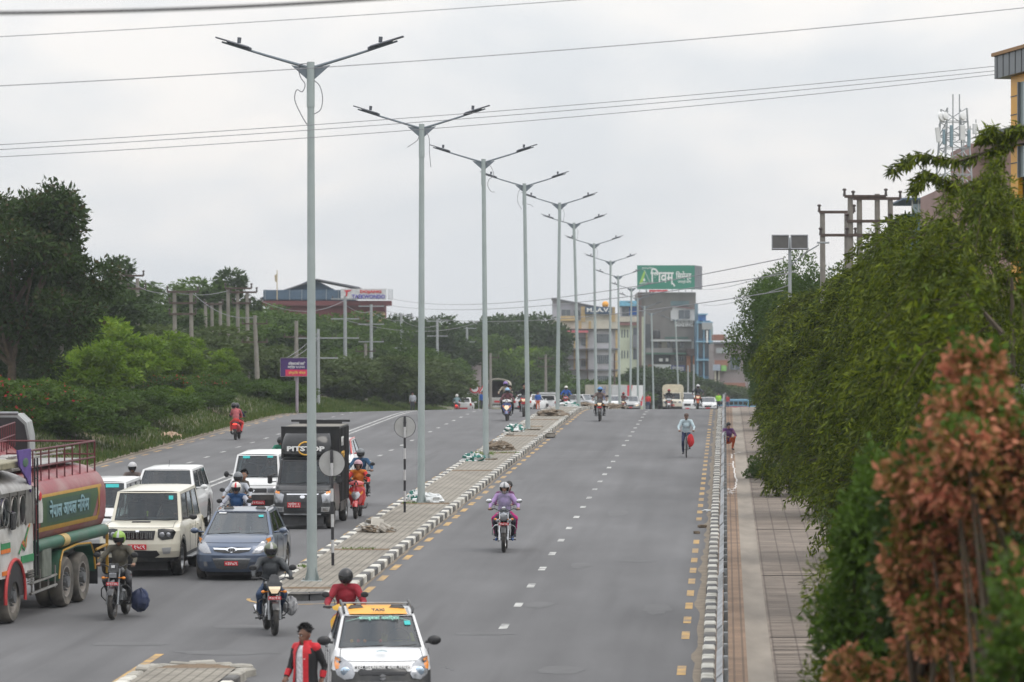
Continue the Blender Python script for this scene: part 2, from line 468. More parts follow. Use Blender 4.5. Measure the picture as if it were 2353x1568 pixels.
# paving of the median: brick joints along the road
def paver_mat(name, c1, c2, mortar, sx, sy, rot=0.0, off=0.5):
	m = bpy.data.materials.new(name); m.use_nodes = True; nt = m.node_tree; p = nt.nodes['Principled BSDF']
	t = nd(nt, 'ShaderNodeTexCoord'); mp = nd(nt, 'ShaderNodeMapping'); mp.inputs['Rotation'].default_value = (0, 0, math.atan(0.0555) + rot)
	L(nt, t.outputs['Object'], mp.inputs[0])
	br = nd(nt, 'ShaderNodeTexBrick'); br.offset = off
	br.inputs['Color1'].default_value = (*c1, 1); br.inputs['Color2'].default_value = (*c2, 1); br.inputs['Mortar'].default_value = (*mortar, 1)
	br.inputs['Scale'].default_value = 1.0; br.inputs['Brick Width'].default_value = sx; br.inputs['Row Height'].default_value = sy
	br.inputs['Mortar Size'].default_value = 0.02; br.inputs['Mortar Smooth'].default_value = 0.3; br.inputs['Bias'].default_value = 0
	L(nt, mp.outputs[0], br.inputs['Vector'])
	n = nd(nt, 'ShaderNodeTexNoise'); n.inputs['Scale'].default_value = 1.1; n.inputs['Detail'].default_value = 7; L(nt, t.outputs['Object'], n.inputs['Vector'])
	r = nd(nt, 'ShaderNodeMapRange'); r.inputs['From Min'].default_value = .3; r.inputs['From Max'].default_value = .7; r.inputs['To Min'].default_value = .78; r.inputs['To Max'].default_value = 1.18
	L(nt, n.outputs['Fac'], r.inputs['Value'])
	v = nd(nt, 'ShaderNodeVectorMath', operation='SCALE'); L(nt, br.outputs[0], v.inputs[0]); L(nt, r.outputs[0], v.inputs['Scale'])
	L(nt, v.outputs[0], p.inputs['Base Color']); p.inputs['Roughness'].default_value = 0.9
	bm_ = nd(nt, 'ShaderNodeBump'); bm_.inputs['Strength'].default_value = .5; bm_.inputs['Distance'].default_value = .01; bm_.invert = True
	L(nt, br.outputs['Fac'], bm_.inputs['Height']); L(nt, bm_.outputs[0], p.inputs['Normal'])
	return m
M_pave = paver_mat('median_pavers', (0.235, 0.215, 0.18), (0.21, 0.19, 0.16), (0.13, 0.12, 0.095), 0.45, 0.17, R(90))
ysm = list(np.arange(79.6, 420, 3))
struct(grid_obj('median_paving', ysm, [-8.76, -8.4, -8.0, -7.6, -7.32], lambda y, s_: zr(y) + cf(s_) * .7 + .15, M_pave))
b = MB(); prev = None
c0 = P(79.6, -8.04, .15); ring = [P(79.6 - .76 * math.sin(math.pi * i / 8), -8.04 + .72 * math.cos(math.pi * i / 8), .145) for i in range(9)]
b.add([c0] + ring, [(0, i + 1, i + 2) for i in range(8)])
struct(b.obj('median_paving', M_pave, smooth=0))
# soil seams across the median, with weeds
M_soil = mat('soil', (0.15, 0.105, 0.065), 0.95, var=0.3, scale=9, bump=.6)
for yy in (80.3, 92.3, 112.3, 133.0, 147.5, 165.0, 186.0):
	b = MB(); n = 14
	top = []
	for i in range(n + 1):
		s_ = -8.74 + 1.4 * i / n
		w0, w1 = .06 + .05 * random.random(), .06 + .05 * random.random()
		top.append([P(yy - w0 * 1.6, s_, .152), P(yy, s_, .175 + .015 * random.random()), P(yy + w1 * 1.6, s_, .152)])
	b.loft(top, closed=False, cap=False)
	struct(b.obj('soil_seam', M_soil))

# the lower median's broken end at the bottom of the view
b = MB()
rg = []
for (yy, k) in ((40, 1), (60, 1), (63.3, 1)):
	rg.append([P(yy, -8.74, .15), P(yy, -7.34, .15)])
b.loft(rg, closed=False, cap=False)
struct(b.obj('median_paving', M_pave, smooth=0))
def stone_block(b, y, s_, h, d, rz=0, mi=0, tilt=0.0):
	p = P(y, s_, h)
	b.box((0, 0, 0), d, mi, rotm(tilt, random.uniform(-.05, .05), rz + ROADRZ, p), b=.03)
b = MB()
y = 41
while y < 62.5:
	for s_ in (-8.87, -7.21):
		stone_block(b, y, s_, .03 + random.uniform(-.01, .01), (.22, .7, .27), random.uniform(-.02, .02), random.choice((0, 1, 2)))
	y += .74
for i in range(9):
	a = math.pi * (i + .5) / 9
	stone_block(b, 63.2 + 1.15 * math.sin(a) * random.uniform(.94, 1.05), -8.04 + .85 * math.cos(a), .05 + random.uniform(-.03, .02), (.46, .24, .22), math.atan2(.85 * math.cos(a), -1.15 * math.sin(a)) * 0 + (a - math.pi / 2) * -1 * 1.0 + random.uniform(-.2, .2), 2, random.uniform(-.12, .12))
struct(b.obj('kerb', [M_kw, M_kb, M_kc], smooth=0))
b = MB()
ring = [P(63.3 + .95 * math.sin(math.pi * i / 8), -8.04 + .7 * math.cos(math.pi * i / 8), .13) for i in range(9)]
b.add([P(63.3, -8.04, .15)] + ring, [(0, i + 1, i + 2) for i in range(8)])
struct(b.obj('median_paving', M_soil, smooth=0))

# ---- right pavement
M_brown = paver_mat('tactile_pavers', (0.24, 0.16, 0.105), (0.21, 0.14, 0.095), (0.13, 0.09, 0.065), 0.30, 0.15, R(90), 0.0)
M_conc = mat('channel_concrete', (0.24, 0.21, 0.175), 0.9, var=0.2, scale=1.5, bump=.3, detail=8, stretch=(1, .2, 1))
M_grey = paver_mat('grey_pavers', (0.215, 0.178, 0.145), (0.19, 0.158, 0.13), (0.12, 0.095, 0.078), 0.42, 0.21, 0.0, 0.0)
ysp = list(np.arange(10, 460, 3))
struct(grid_obj('pavement', ysp, [0.56, 0.8, 1.10], lambda y, s_: zr(y) + .13, M_brown))
struct(grid_obj('pavement', ysp, [1.10, 1.3, 1.52], lambda y, s_: zr(y) + .13 - .03 * (abs(s_ - 1.3) < .05), M_conc))
struct(grid_obj('pavement', ysp, [1.52, 2.2, 3.4], lambda y, s_: zr(y) + .135, M_grey))
b = MB()
for yy in (51, 69, 84, 100.3, 121.0, 158):
	strip(b, yy, yy + .12, 1.54, 3.4, 0.145, step=1)
y = 48
while y < 150:
	strip(b, y, y + random.uniform(.02, .05), 1.56, 3.4, 0.142, step=1); y += random.choice((.21, .42, .42, .63))
struct(b.obj('pavement_gap', mat('dark_gap', (0.05, 0.042, 0.035), .95), smooth=0))
# spilled white paint lines on the pavement
M_spill = mat('spilt_paint', (0.62, 0.6, 0.58), .7, dirt=((0.3, 0.24, 0.2), .7, 5))
b = MB()
def ribbon(b, pts, w_, h):
	for (ya, sa), (yb2, sb) in zip(pts, pts[1:]):
		p, q = Vector(P(ya, sa, h)), Vector(P(yb2, sb, h)); d = (q - p); 
		n_ = Vector((-d.y, d.x, 0)).normalized() * w_ / 2
		b.add([p - n_, p + n_, q + n_, q - n_], [(0, 1, 2, 3)])
def wig(pts, n=8, a=.03):
	o_ = []
	for (p, q) in zip(pts, pts[1:]):
		for i in range(n):
			o_.append((lerp(p[0], q[0], i / n) + random.uniform(-.3, .3), lerp(p[1], q[1], i / n) + random.uniform(-a, a)))
	return o_ + [pts[-1]]
ribbon(b, wig([(121, 1.06), (127, 1.1), (134, 1.05), (141, 1.02)]), .05, .14)
ribbon(b, wig([(143, 1.0), (147, .98), (148.5, 1.3)]), .05, .14); ribbon(b, wig([(149, 1.2), (149.5, 1.9)], 6), .06, .142)
for yy in (118.5, 119.6, 120.6, 137.5, 138.6): ribbon(b, wig([(yy, .66), (yy + .3, 1.04)], 5), .09, .14)
for k in range(14):
	yy = random.uniform(117, 121); ribbon(b, [(yy, .66 + k * .027), (yy + 1.4, .66 + k * .027)], .012, .14)
struct(b.obj('paint_spill', M_spill, smooth=0))
# dirt along the kerbs and the left edge
M_dust = mat('road_dust', (0.20, 0.165, 0.125), .95, var=.2, scale=4)
b = MB()
def rag(b, y0, y1, s_in, w_, sgn, h=.004, step=.8):
	y = y0; pr = None
	while y < y1:
		ww = w_ * (0.35 + 1.1 * abs(mnoise.noise(Vector((y * .35, s_in, 0)))) + random.uniform(0, .12))
		cur = (P(y, s_in, h), P(y, s_in + sgn * ww, h))
		if pr: b.add([pr[0], pr[1], cur[1], cur[0]], [(0, 1, 2, 3)])
		pr = cur; y += step
rag(b, 40, 330, .34, .22, -1); rag(b, 80, 330, -7.1, .12, 1); rag(b, 80, 330, -8.98, .1, -1)
rag(b, 100, 420, -23.15, .45, 1); rag(b, 100, 420, -23.15, .6, -1, .03)
struct(b.obj('road_dust', M_dust, smooth=0))
# oil stains, dark patches and a few cracks
b = MB(); rr = random.Random(5)
for (px, py, a_, c_) in ((1115, 1457, .55, .3), (1240, 1390, .3, .8), (905, 1395, .5, .9), (520, 1500, .9, .5), (1335, 1300, .25, .9), (1420, 1180, .3, 1.6), (1510, 1400, .3, 1.2), (700, 1180, .35, 1.6), (560, 1440, .6, .4), (1290, 1540, .4, .7), (1180, 1110, .3, 2.2), (300, 1480, .7, .4), (610, 1085, .3, 2.0), (1460, 1290, .5, .35), (350, 1180, .4, 2.5)):
	x_, y_ = gpix(px, py); s0 = side(y_, x_); ring = []
	for k in range(18):
		t_ = 2 * math.pi * k / 18; q = 1 + .35 * mnoise.noise(Vector((math.cos(t_) * 2 + px, math.sin(t_) * 2, 0))); ring.append(P(y_ + c_ * q * math.sin(t_), s0 + a_ * q * math.cos(t_), .004))
	b.add(ring, [tuple(range(18))])
struct(b.obj('road_stain', mat('oil_stain', (.088, .088, .09), .75, var=.12, scale=2), smooth=0))
# worn joint and tyre streaks across the far lanes
b = MB()
strip(b, 145.0, 145.12, -6.6, -.3, .003, step=1); strip(b, 152.4, 152.5, -6.6, -.3, .003, step=1)
struct(b.obj('road_joint', mat('joint_grey', (0.17, 0.165, 0.16), .9), smooth=0))

# ---- guard rail on posts behind the right kerb
M_galv = mat('galvanised_steel', (0.27, 0.285, 0.30), 0.5, .7, var=.25, scale=3, dirt=((0.14, 0.13, 0.12), .7, 2.5))
M_galvd = mat('rail_weathered', (0.20, 0.21, 0.215), 0.6, .3, var=.3, scale=2, dirt=((0.1, 0.09, 0.08), .6, 3))
gr = thing('guard_rail', P(47, .66, .13), 0, 'long grey steel guard rail between the black and white kerb and the pavement', 'guard rail')
o0 = Vector(gr.location)
prof = [(-.02, .0), (.02, .04), (.06, .07), (.06, .11), (.0, .15), (.0, .18), (.06, .22), (.06, .26), (.02, .29), (-.02, .33)]
seg0 = 47
k = 0
while seg0 < 380:
	seg1 = seg0 + (4.0 if seg0 < 220 else 12)
	b = MB(); rg = []
	jy, jz = random.uniform(-.012, .012), random.uniform(-.015, .015)
	for yy in (seg0, (seg0 + seg1) / 2, seg1 + .06):
		px_, _, pz_ = P(yy, .66, .13)
		outp = [(px_ - a_ + jy, yy, pz_ + .42 + z_ + jz) for a_, z_ in prof]; inp = [(px_ - a_ + jy + .012, yy, pz_ + .42 + z_ + jz) for a_, z_ in reversed(prof)]
		rg.append([tuple(Vector(q) - o0) for q in outp + inp])
	b.loft(rg); b.obj('rail_beam', M_galv if k % 3 else M_galvd, gr, 40)
	for yy in ((seg0, seg0 + 2.0) if seg0 < 220 else (seg0,)):
		b = MB(); q = Vector(P(yy + .2, .72, .1)) - o0
		b.box((q.x + .02, q.y, q.z + .40), (.07, .14, .86), b=.01); b.obj('rail_post', M_galvd, gr, 0)
	seg0 = seg1; k += 1
# ================================================================ street lamps of the median
M_lamp = mat('lamp_post_paint', (0.345, 0.395, 0.39), 0.5, 0.1, var=.06, scale=1.2, dirt=((0.22, .25, .25), .25, 2))
M_lampd = mat('lamp_arm_paint', (0.16, 0.19, 0.215), 0.5, .2, var=.08)
M_lumi = mat('luminaire_grey', (0.11, 0.12, 0.14), 0.45, .3, var=.08)
M_wire = mat('cable_black', (0.02, 0.02, 0.022), 0.7)
M_wirel = mat('cable_grey', (0.23, 0.23, 0.25), 0.6)
lamp_words = {
 0: 'nearest street lamp at the rounded median end, two wire loops near its top',
 1: 'second street lamp of the median, white and green bundle around its foot',
 2: 'third street lamp of the median, green tarpaulin bundle left of its foot',
 3: 'fourth street lamp of the median, beside a green and white bundle and flat boards',
 4: 'fifth street lamp of the median, standing behind a heap of soil and rubble',
 5: 'sixth street lamp of the median, just beyond the road crest, leaning left at the top',
 6: 'seventh street lamp of the median, rising in front of the cream office block',
 7: 'eighth street lamp, in front of the yellow trimmed end of the cream block',
 8: 'ninth street lamp, in front of the pale green block below the billboard',
 9: 'tenth street lamp, in front of the left edge of the green billboard building',
 10: 'eleventh street lamp, overlapping the concrete front of the billboard building',
 11: 'twelfth street lamp, below the left half of the green billboard',
 12: 'thirteenth street lamp, in front of the brick house with balconies',
 13: 'farthest street lamp, standing apart above the cream canopy truck'}
POST = [(717, 1350, 714, 145), (968, 1167, 969, 287), (1117, 1068, 1111, 367), (1213, 997, 1205, 423), (1281, 946, 1286, 467), (1330, 938, 1319, 513), (1370, 938, 1365, 560),
		(1401, 938, 1403, 600), (1424, 940, 1420.5, 634), (1448, 941, 1451, 662), (1466, 946, 1465, 685), (1480, 950, 1481, 704), (1502, 955, 1497, 720), (1561, 955, 1552, 734)]
for i, (bx, by_, tx, ty) in enumerate(POST):
	y = 82.5 + 30.2 * i
	x = wx(bx, y)
	z = gz(x, y) + (.1 if side(y, x) < -7 else 0)
	H = wz(ty, y) - z
	lean = (tx - bx) * y / F
	t = thing('street_lamp', (x, y, z), ROADRZ, lamp_words[i], 'street lamp', 'lamps along the median')
	n = 12 if i < 5 else 8
	b = MB(); b.tube([(0, 0, .02), (lean * .5, 0, H * .5), (lean, 0, H)], [.115, .092, .074], n); b.obj('post', M_lamp, t, 50)
	b = MB(); b.box((0, 0, .025), (.46, .46, .05), b=.01)
	for k in range(4 if i < 3 else 0):
		a = math.pi / 4 + k * math.pi / 2
		b.add([(.12 * math.cos(a), .12 * math.sin(a), .05), (.21 * math.cos(a), .21 * math.sin(a), .05), (.118 * math.cos(a), .118 * math.sin(a), .34)], [(0, 1, 2), (2, 1, 0)])
	for k in range(4):
		a = math.pi / 4 + k * math.pi / 2 + .5
		b.tube([(.2 * math.cos(a), .2 * math.sin(a), .03), (.2 * math.cos(a), .2 * math.sin(a), .1)], .018, 6)
	b.obj('base_plate', M_lamp, t, 30)
	# sleeve and brackets, one thin arm each way
	b = MB(); b.tube([(lean, 0, H - .95), (lean, 0, H + .02)], [.088, .084], n); b.obj('top_sleeve', M_lamp, t, 50)
	span = {0: (1.97, 1.92)}.get(i, (1.93, 1.92))
	for sgn, sp in ((-1, span[0]), (1, span[1])):
		b = MB()
		rise = .46
		b.tube([(lean + sgn * .05, 0, H - .10), (lean + sgn * sp * .5, 0, H - .08 + rise * .55), (lean + sgn * (sp - .05), 0, H + rise)], [.034, .028, .02], 8)
		b.prism([(lean + sgn * .07, H - .36), (lean + sgn * .07, H - .11), (lean + sgn * .42, H - .045), (lean + sgn * .40, H - .07)], 'y', -.012, .012)
		b.obj('arm', M_lampd, t, 40)
		# luminaire: slim LED body on the arm with a photocell stub
		b = MB(); c = (lean + sgn * (sp - .40), 0, H + rise - .055)
		ang = -sgn * math.atan2(.30, 1.0)
		Mx = rotm(0, ang, 0, c)
		b.box((0, 0, .0), (.52, .22, .05), 0, Mx, b=.02); b.box((-sgn * .22, 0, -.02), (.18, .13, .075), 0, Mx, b=.02)
		b.box((sgn * .33, 0, .01), (.36, .2, .028), 0, Mx, b=.01)
		b.obj('luminaire', M_lumi, t, 30)
		b = MB(); b.tube([(c[0] - sgn * .02, 0, c[2] + .03), (c[0] + .01 - sgn * .02, 0, c[2] + .15)], [.04, .045], 10); b.obj('photocell', M_lumi, t, 40)
	# loose wires left hanging
	if i < 7:
		sets = {0: [[(-.06, -.02), (-.26, -.05), (-.22, -.3), (-.12, -.46), (-.18, -.62), (-.3, -.58), (-.34, -.8), (-.2, -1.12), (-.08, -1.32)], [(.08, -.38), (.2, -.5), (.26, -.75), (.22, -1.0), (.08, -1.1)]],
				1: [[(-.07, -.3), (-.12, -.45), (-.25, -.55), (-.42, -.66)], [(.1, -.15), (.22, -.4), (.23, -.8), (.27, -1.25)]],
				2: [[(.08, -.1), (.3, -.3), (.38, -.6), (.2, -.75), (.17, -1.0), (.3, -1.2), (.42, -1.2)]],
				3: [[(-.08, -.1), (-.26, -.35), (-.3, -.8), (-.12, -1.15)], [(.1, -.9), (.3, -.95), (.4, -1.05)]]}
		for ln in sets.get(i, [[(.08, -.2), (.24, -.5), (.2, -1.0)]]):
			b = MB(); pts = [Vector((lean + a, -.03, H + c_)) for a, c_ in ln]
			sm = []
			for q in range(len(pts) - 1):
				p0, p1, p2, p3 = pts[max(q - 1, 0)], pts[q], pts[q + 1], pts[min(q + 2, len(pts) - 1)]
				for k in range(4):
					u = k / 4; sm.append(.5 * ((2 * p1) + (p2 - p0) * u + (2 * p0 - 5 * p1 + 4 * p2 - p3) * u * u + (3 * p1 - p0 - 3 * p2 + p3) * u ** 3))
			sm.append(pts[-1])
			b.tube(sm, .011, 5); b.obj('loose_wire', M_wirel, t, 60)

# ---- round signs seen from behind on striped posts
M_signback = mat('sign_back_grey', (0.42, 0.42, 0.41), 0.55, .2, var=.08, scale=4, dirt=((.3, .29, .27), .4, 3))
M_pb = mat('post_black', (0.03, 0.03, 0.033), .5, var=.2); M_pw = mat('post_white', (0.5, 0.5, 0.5), .5, var=.1)
for (px, py, top, lab, tilt) in ((765, 1315, 1045, 'round road sign seen from behind on a striped post near the nearest lamp', .0), (930, 1190, 965, 'round road sign seen from behind on a striped post beside the second lamp', .03)):
	x, y = gpix(px, py); H = (py - top) * y / F - .15 + .1
	s_ = side(y, x)
	t = thing('road_sign', P(y, s_, .15), ROADRZ, lab, 'road sign', 'round signs on the median')
	b = MB(); n = 9; 
	for k in range(n):
		b.tube([(-.03 * k / n + tilt * k / n, 0, H * k / n), (-.03 * (k + 1) / n + tilt * (k + 1) / n, 0, H * (k + 1) / n)], .034, 10, k % 2)
	b.obj('post', [M_pb, M_pw], t, 40)
	b = MB(); b.lathe([(.0, -.006), (.288, -.006), (.295, 0), (.295, .006), (.0, .006)], 36, 0, rotm(R(90), 0, 0, (-.03 + tilt, .05, H - .30)))
	d = b.obj('disc', M_signback, t, 30)
	b = MB(); ring = [(-.03 + tilt + .298 * math.cos(a), .048, H - .30 + .298 * math.sin(a)) for a in [2 * math.pi * k / 40 for k in range(41)]]
	b.tube(ring, .008, 6, cap=False); b.obj('rim', M_pb, d, 40)
	b = MB(); b.box((-.03 + tilt, .035, H - .18), (.09, .03, .03)); b.box((-.03 + tilt, .035, H - .42), (.09, .03, .03)); b.obj('clamp', M_galv, t, 0)

# ---- bundles at lamp feet, soil heaps, rubble
M_tarpg = mat('tarpaulin_green', (0.02, 0.16, 0.13), .55, var=.3, scale=5); M_tarpw = mat('plastic_white', (0.6, 0.62, 0.62), .5, var=.15, scale=6)
def crumple(name, loc, r_, mats, label, cat, seed, group=None, folds=1.0, full=False):
	b = MB(); n, m_ = 26, 12; rings = []
	for i in range(m_ + 1):
		a = math.pi / 2 * i / m_ if not full else math.pi * (i / m_ - .5); ring = []
		for k in range(n):
			th = 2 * math.pi * k / n
			q = 1 + folds * .42 * mnoise.noise(Vector((math.cos(th) * 2.2 + seed, math.sin(th) * 2.2, i * .35))) + folds * .2 * mnoise.noise(Vector((math.cos(th) * 6 + seed, math.sin(th) * 6, i * .9)))
			rr = max(.04, math.cos(a)) * q
			ring.append((r_[0] * rr * math.cos(th), r_[1] * rr * math.sin(th), r_[2] * math.sin(a) * (abs(q) ** .8)))
		rings.append(ring)
	b.loft(rings)
	if len(mats) > 1:
		for j, f in enumerate(b.f):
			c = Vector(b.v[f[0]])
			b.m[j] = int(mnoise.noise(c * (2.2 / max(r_)) + Vector((seed, 0, 0))) > .02) % len(mats)
	o = b.obj(name, mats, None, 25)
	o.location = loc; o.rotation_euler = (0, 0, ROADRZ)
	return tag(o, label, cat, group)
def onroad(px, py, h=0.0):
	x, y = gpix(px, py); return (x, y, gz(x, y) + h)
crumple('plastic_bundle', onroad(985, 1166, .15), (.44, .3, .27), [M_tarpw, M_tarpw], 'crumpled white plastic bundle around the foot of the second lamp', 'bundle', 1.0, 'bundles at the lamp feet', .8)
crumple('tarpaulin_bundle', onroad(951, 1160, .15), (.22, .2, .25), [M_tarpg, M_tarpw], 'small dark green bundle between the second lamp and the white plastic', 'bundle', 2.4, 'bundles at the lamp feet')
crumple('tarpaulin_bundle', onroad(1088, 1069, .15), (.42, .3, .28), [M_tarpg, M_tarpw], 'green and white crumpled tarpaulin left of the third lamp', 'bundle', 5.1, 'bundles at the lamp feet', 1.3)
crumple('tarpaulin_bundle', onroad(1184, 1000, .15), (.44, .35, .31), [M_tarpg, M_tarpw], 'green and white crumpled tarpaulin left of the fourth lamp', 'bundle', 8.3, 'bundles at the lamp feet', 1.3)
crumple('plastic_bundle', (wx(1306, 229), 229, zr(229) + .17), (.55, .4, .3), [M_tarpw, M_tarpg], 'small white and green bundle at the foot of the sixth lamp', 'bundle', 3.3, 'bundles at the lamp feet')
M_dirt = mat('heaped_soil', (0.15, 0.115, 0.08), .95, var=.35, scale=8, bump=.8)
M_rub = mat('rubble', (0.26, 0.24, 0.21), .9, var=.25, scale=5, bump=.5); M_ply = mat('old_boards', (0.24, 0.2, 0.15), .85, var=.25, scale=3)
def heap(loc, r_, label, seed, group='heaps left on the median', chunks=10):
	t = thing('soil_heap', loc, ROADRZ, label, 'heap', group)
	h = crumple('soil', (0, 0, 0), r_, [M_dirt], 'x x x x', 'x', seed, None, .9)
	h.rotation_euler = (0, 0, 0)
	for kk in ('label', 'category'): del h[kk]
	h.parent = t
	b = MB(); rr = random.Random(int(seed * 10))
	for k in range(chunks):
		a = rr.uniform(0, 6.28); q = rr.uniform(.2, 1.0); s_ = rr.uniform(.07, .2)
		b.box((0, 0, 0), (s_ * 1.6, s_, s_ * .5), 0, rotm(rr.uniform(-.7, .7), rr.uniform(-.7, .7), a, (r_[0] * q * math.cos(a), r_[1] * q * math.sin(a), r_[2] * (1.05 - q) + .02)), b=.015)
	o = b.obj('rubble', M_rub, t, 0); o['kind'] = 'stuff'
	return t
t = heap(onroad(866, 1236, .15), (.46, .42, .17), 'nearest heap of soil with broken slabs and a torn board on the median', 1.7, chunks=20)
b = MB()
for (a, c_, d_, rx_, ry_) in (((.02, -.1, .25), (.34, .26, .03), .3, .9, .2), ((.16, 0, .2), (.12, .4, .03), 1.2, .5, -.6), ((-.1, .05, .24), (.4, .2, .03), .2, -.4, .3), ((-.25, 0, .12), (.4, .22, .03), -.3, .2, .5)):
	b.box((0, 0, 0), c_, 0, rotm(rx_, ry_, d_, a), b=.004)
b.obj('broken_board', mat('torn_board', (.36, .34, .3), .8, var=.2), t, 0)
heap(onroad(1150, 1043, .15), (.55, .7, .32), 'grass topped heap of brown soil on the median beyond the third lamp', 4.2, chunks=8)
t2 = heap(onroad(1268, 962, .15), (.75, 1.2, .3), 'pale heap of soil and broken kerb stones before the fifth lamp', 6.6, chunks=26)
heap((wx(1338, 236), 236, zr(236) + .15), (.9, 1.5, .28), 'far heap of brown soil beside the sixth lamp on the crest', 9.1, chunks=14)
heap((wx(1404, 262), 262, zr(262) + .15), (1.1, 1.8, .3), 'flat far heap of soil and stones between the seventh and eighth lamps', 2.9, chunks=18)
def loose(name, px, py, h, d, m, label, cat, rz=0.3, group=None):
	b = MB(); b.box((0, 0, d[2] / 2), d, b=min(d) * .15)
	rr = random.Random(px)
	b.v = [(x + rr.uniform(-.1, .1) * d[0], y + rr.uniform(-.1, .1) * d[1], z * rr.uniform(.8, 1.15)) for x, y, z in b.v]
	o = b.obj(name, m, None, 20); o.location = onroad(px, py, h); o.rotation_euler = (0, 0, rz); return tag(o, label, cat, group)
loose('kerb_stone', 1259, 1006, .0, (.42, .8, .22), M_rub, 'loose kerb stone lying on the road against the median kerb', 'stone')
loose('stone_slab', 1224, 996, .15, (.6, .5, .05), M_ply, 'flat brown board on the median right of the fourth lamp', 'board', .1, 'boards on the median')
loose('stone_slab', 1229, 989, .15, (.7, .4, .06), M_ply, 'thin brown board lying just behind the other board by the fourth lamp', 'board', .1, 'boards on the median')
loose('stone_slab', 1130, 1066, .15, (.4, .3, .05), M_ply, 'brown board lying right of the third lamp foot', 'board', -.2, 'boards on the median')
loose('brick', 1172, 1009, .15, (.3, .2, .1), M_rub, 'single broken brick near the left kerb before the fourth lamp', 'brick', .5)
loose('stone', 1614, 1213, .0, (.2, .14, .08), M_dirt, 'small dark clod on the road edge beside the right kerb', 'stone', .5, 'clods by the right kerb')
loose('stone', 1601, 1227, .0, (.16, .12, .07), M_dirt, 'brown clod on the yellow dashes, nearer than the dark clod', 'stone', .2, 'clods by the right kerb')
crumple('plastic_bag', onroad(1626, 1175, .0), (.14, .18, .05), [M_tarpw], 'white scrap of plastic on the road beside the right kerb', 'litter', 7.7)
# weeds on the heap, seams and nose
M_weed = leafmat('weed_green', [(0.10, 0.19, 0.03), (0.17, 0.26, 0.06), (0.07, 0.13, 0.03)])
def leaves_obj(name, pos, dirs, length, width, m, parent=None, seed=0, flat=None):
	"""diamond leaves: pos (n,3) base points, dirs (n,3) unit directions"""
	g = np.random.default_rng(seed)
	n = len(pos); length = np.broadcast_to(length, (n,)) * g.uniform(.65, 1.25, n); width = np.broadcast_to(width, (n,)) * g.uniform(.7, 1.2, n)
	r_ = g.normal(size=(n, 3))
	if flat is not None: r_ = r_ * (1 - flat) + np.array([0, 0, 1.0]) * flat * 1.5
	sd_ = np.cross(dirs, r_); sd_ /= np.linalg.norm(sd_, axis=1, keepdims=True) + 1e-9
	l_ = dirs * length[:, None]; w_ = sd_ * width[:, None] / 2
	nn = np.cross(dirs, sd_)
	v = np.empty((n, 4, 3)); v[:, 0] = pos; v[:, 1] = pos + l_ * .5 + w_ + nn * (length * .08)[:, None]; v[:, 2] = pos + l_; v[:, 3] = pos + l_ * .5 - w_ + nn * (length * .08)[:, None]
	me = bpy.data.meshes.new(name); me.vertices.add(n * 4); me.vertices.foreach_set('co', v.astype(np.float32).ravel())
	me.loops.add(n * 4); me.loops.foreach_set('vertex_index', np.arange(n * 4, dtype=np.int32))
	me.polygons.add(n); me.polygons.foreach_set('loop_start', np.arange(0, n * 4, 4, dtype=np.int32)); me.polygons.foreach_set('loop_total', np.full(n, 4, dtype=np.int32))
	me.update(calc_edges=True); me.materials.append(m)
	o = bpy.data.objects.new(name, me); C.objects.link(o)
	if parent: o.parent = parent
	return o
def unit(a): return a / (np.linalg.norm(a, axis=-1, keepdims=True) + 1e-9)
pos = []
for (ya, yb_, sa, sb, n_, hh) in ((79.1, 79.9, -8.9, -7.2, 260, .05), (92.2, 92.45, -8.5, -7.7, 160, .15), (142.6, 144.8, -8.7, -7.9, 200, .3), (147.4, 147.7, -8.0, -7.2, 140, .15), (66, 66.6, -8.7, -8.2, 0, .1), (112.2, 112.4, -8.7, -8.3, 90, .15), (86.2, 86.6, -8.85, -8.7, 60, .16)):
	for _ in range(n_):
		y, s_ = random.uniform(ya, yb_), random.uniform(sa, sb); pos.append(P(y, s_, hh - .02))
pos = np.array(pos); dirs = unit(rng.normal(size=pos.shape) * .6 + [0, 0, .9])
stuff(leaves_obj('grass_weeds', pos, dirs, .1, .02, M_weed))
# ================================================================ people
SKIN = mat('skin', (0.26, 0.14, 0.09), .55, var=.08, scale=20)
SKIND = mat('skin_dark', (0.19, 0.095, 0.06), .55, var=.08, scale=20)
HAIR = mat('hair_black', (0.012, 0.011, 0.012), .6, var=.3, scale=40)
BLACK = mat('black_plastic', (0.018, 0.018, 0.02), .45, var=.15)
BLACKG = mat('black_gloss', (0.008, 0.0085, 0.010), .2, var=.1, coat=.15)
RUBBER = mat('tyre_rubber', (0.028, 0.027, 0.026), .85, var=.25, scale=6, dirt=((.12, .1, .08), .45, 6))
CHROME = mat('chrome', (0.62, 0.63, 0.65), .18, 1.0, var=.05)
STEEL = mat('dull_steel', (0.25, 0.26, 0.27), .4, .8, var=.15)
VISOR = glassmat('dark_visor', (0.012, 0.012, 0.014), .1)
REDP = mat('plate_red', (0.52, 0.018, 0.03), .45, var=.06)
WTXT = mat('lettering_white', (0.75, 0.75, 0.74), .6, var=.02)
LAMPG = mat('lamp_glass', (0.30, 0.31, 0.33), .22, .6, var=.15, scale=30, coat=.6)
LITW = mat('lit_headlamp', (0.5, 0.45, 0.38), .3, emit=((1.0, .74, .42), .55))
AMBER = mat('amber_lens', (0.75, 0.24, 0.02), .25, var=.1, coat=.4)
REDL = mat('red_lens', (0.5, 0.01, 0.01), .25, coat=.4)
REDLIT = mat('lit_tail_lamp', (0.8, 0.02, 0.01), .3, emit=((1.0, .05, .03), 2.5))
def cloth(name, col, rough=.85, **k): return mat('cloth_' + name, col, rough, var=.14, scale=14, bump=.25, **k)

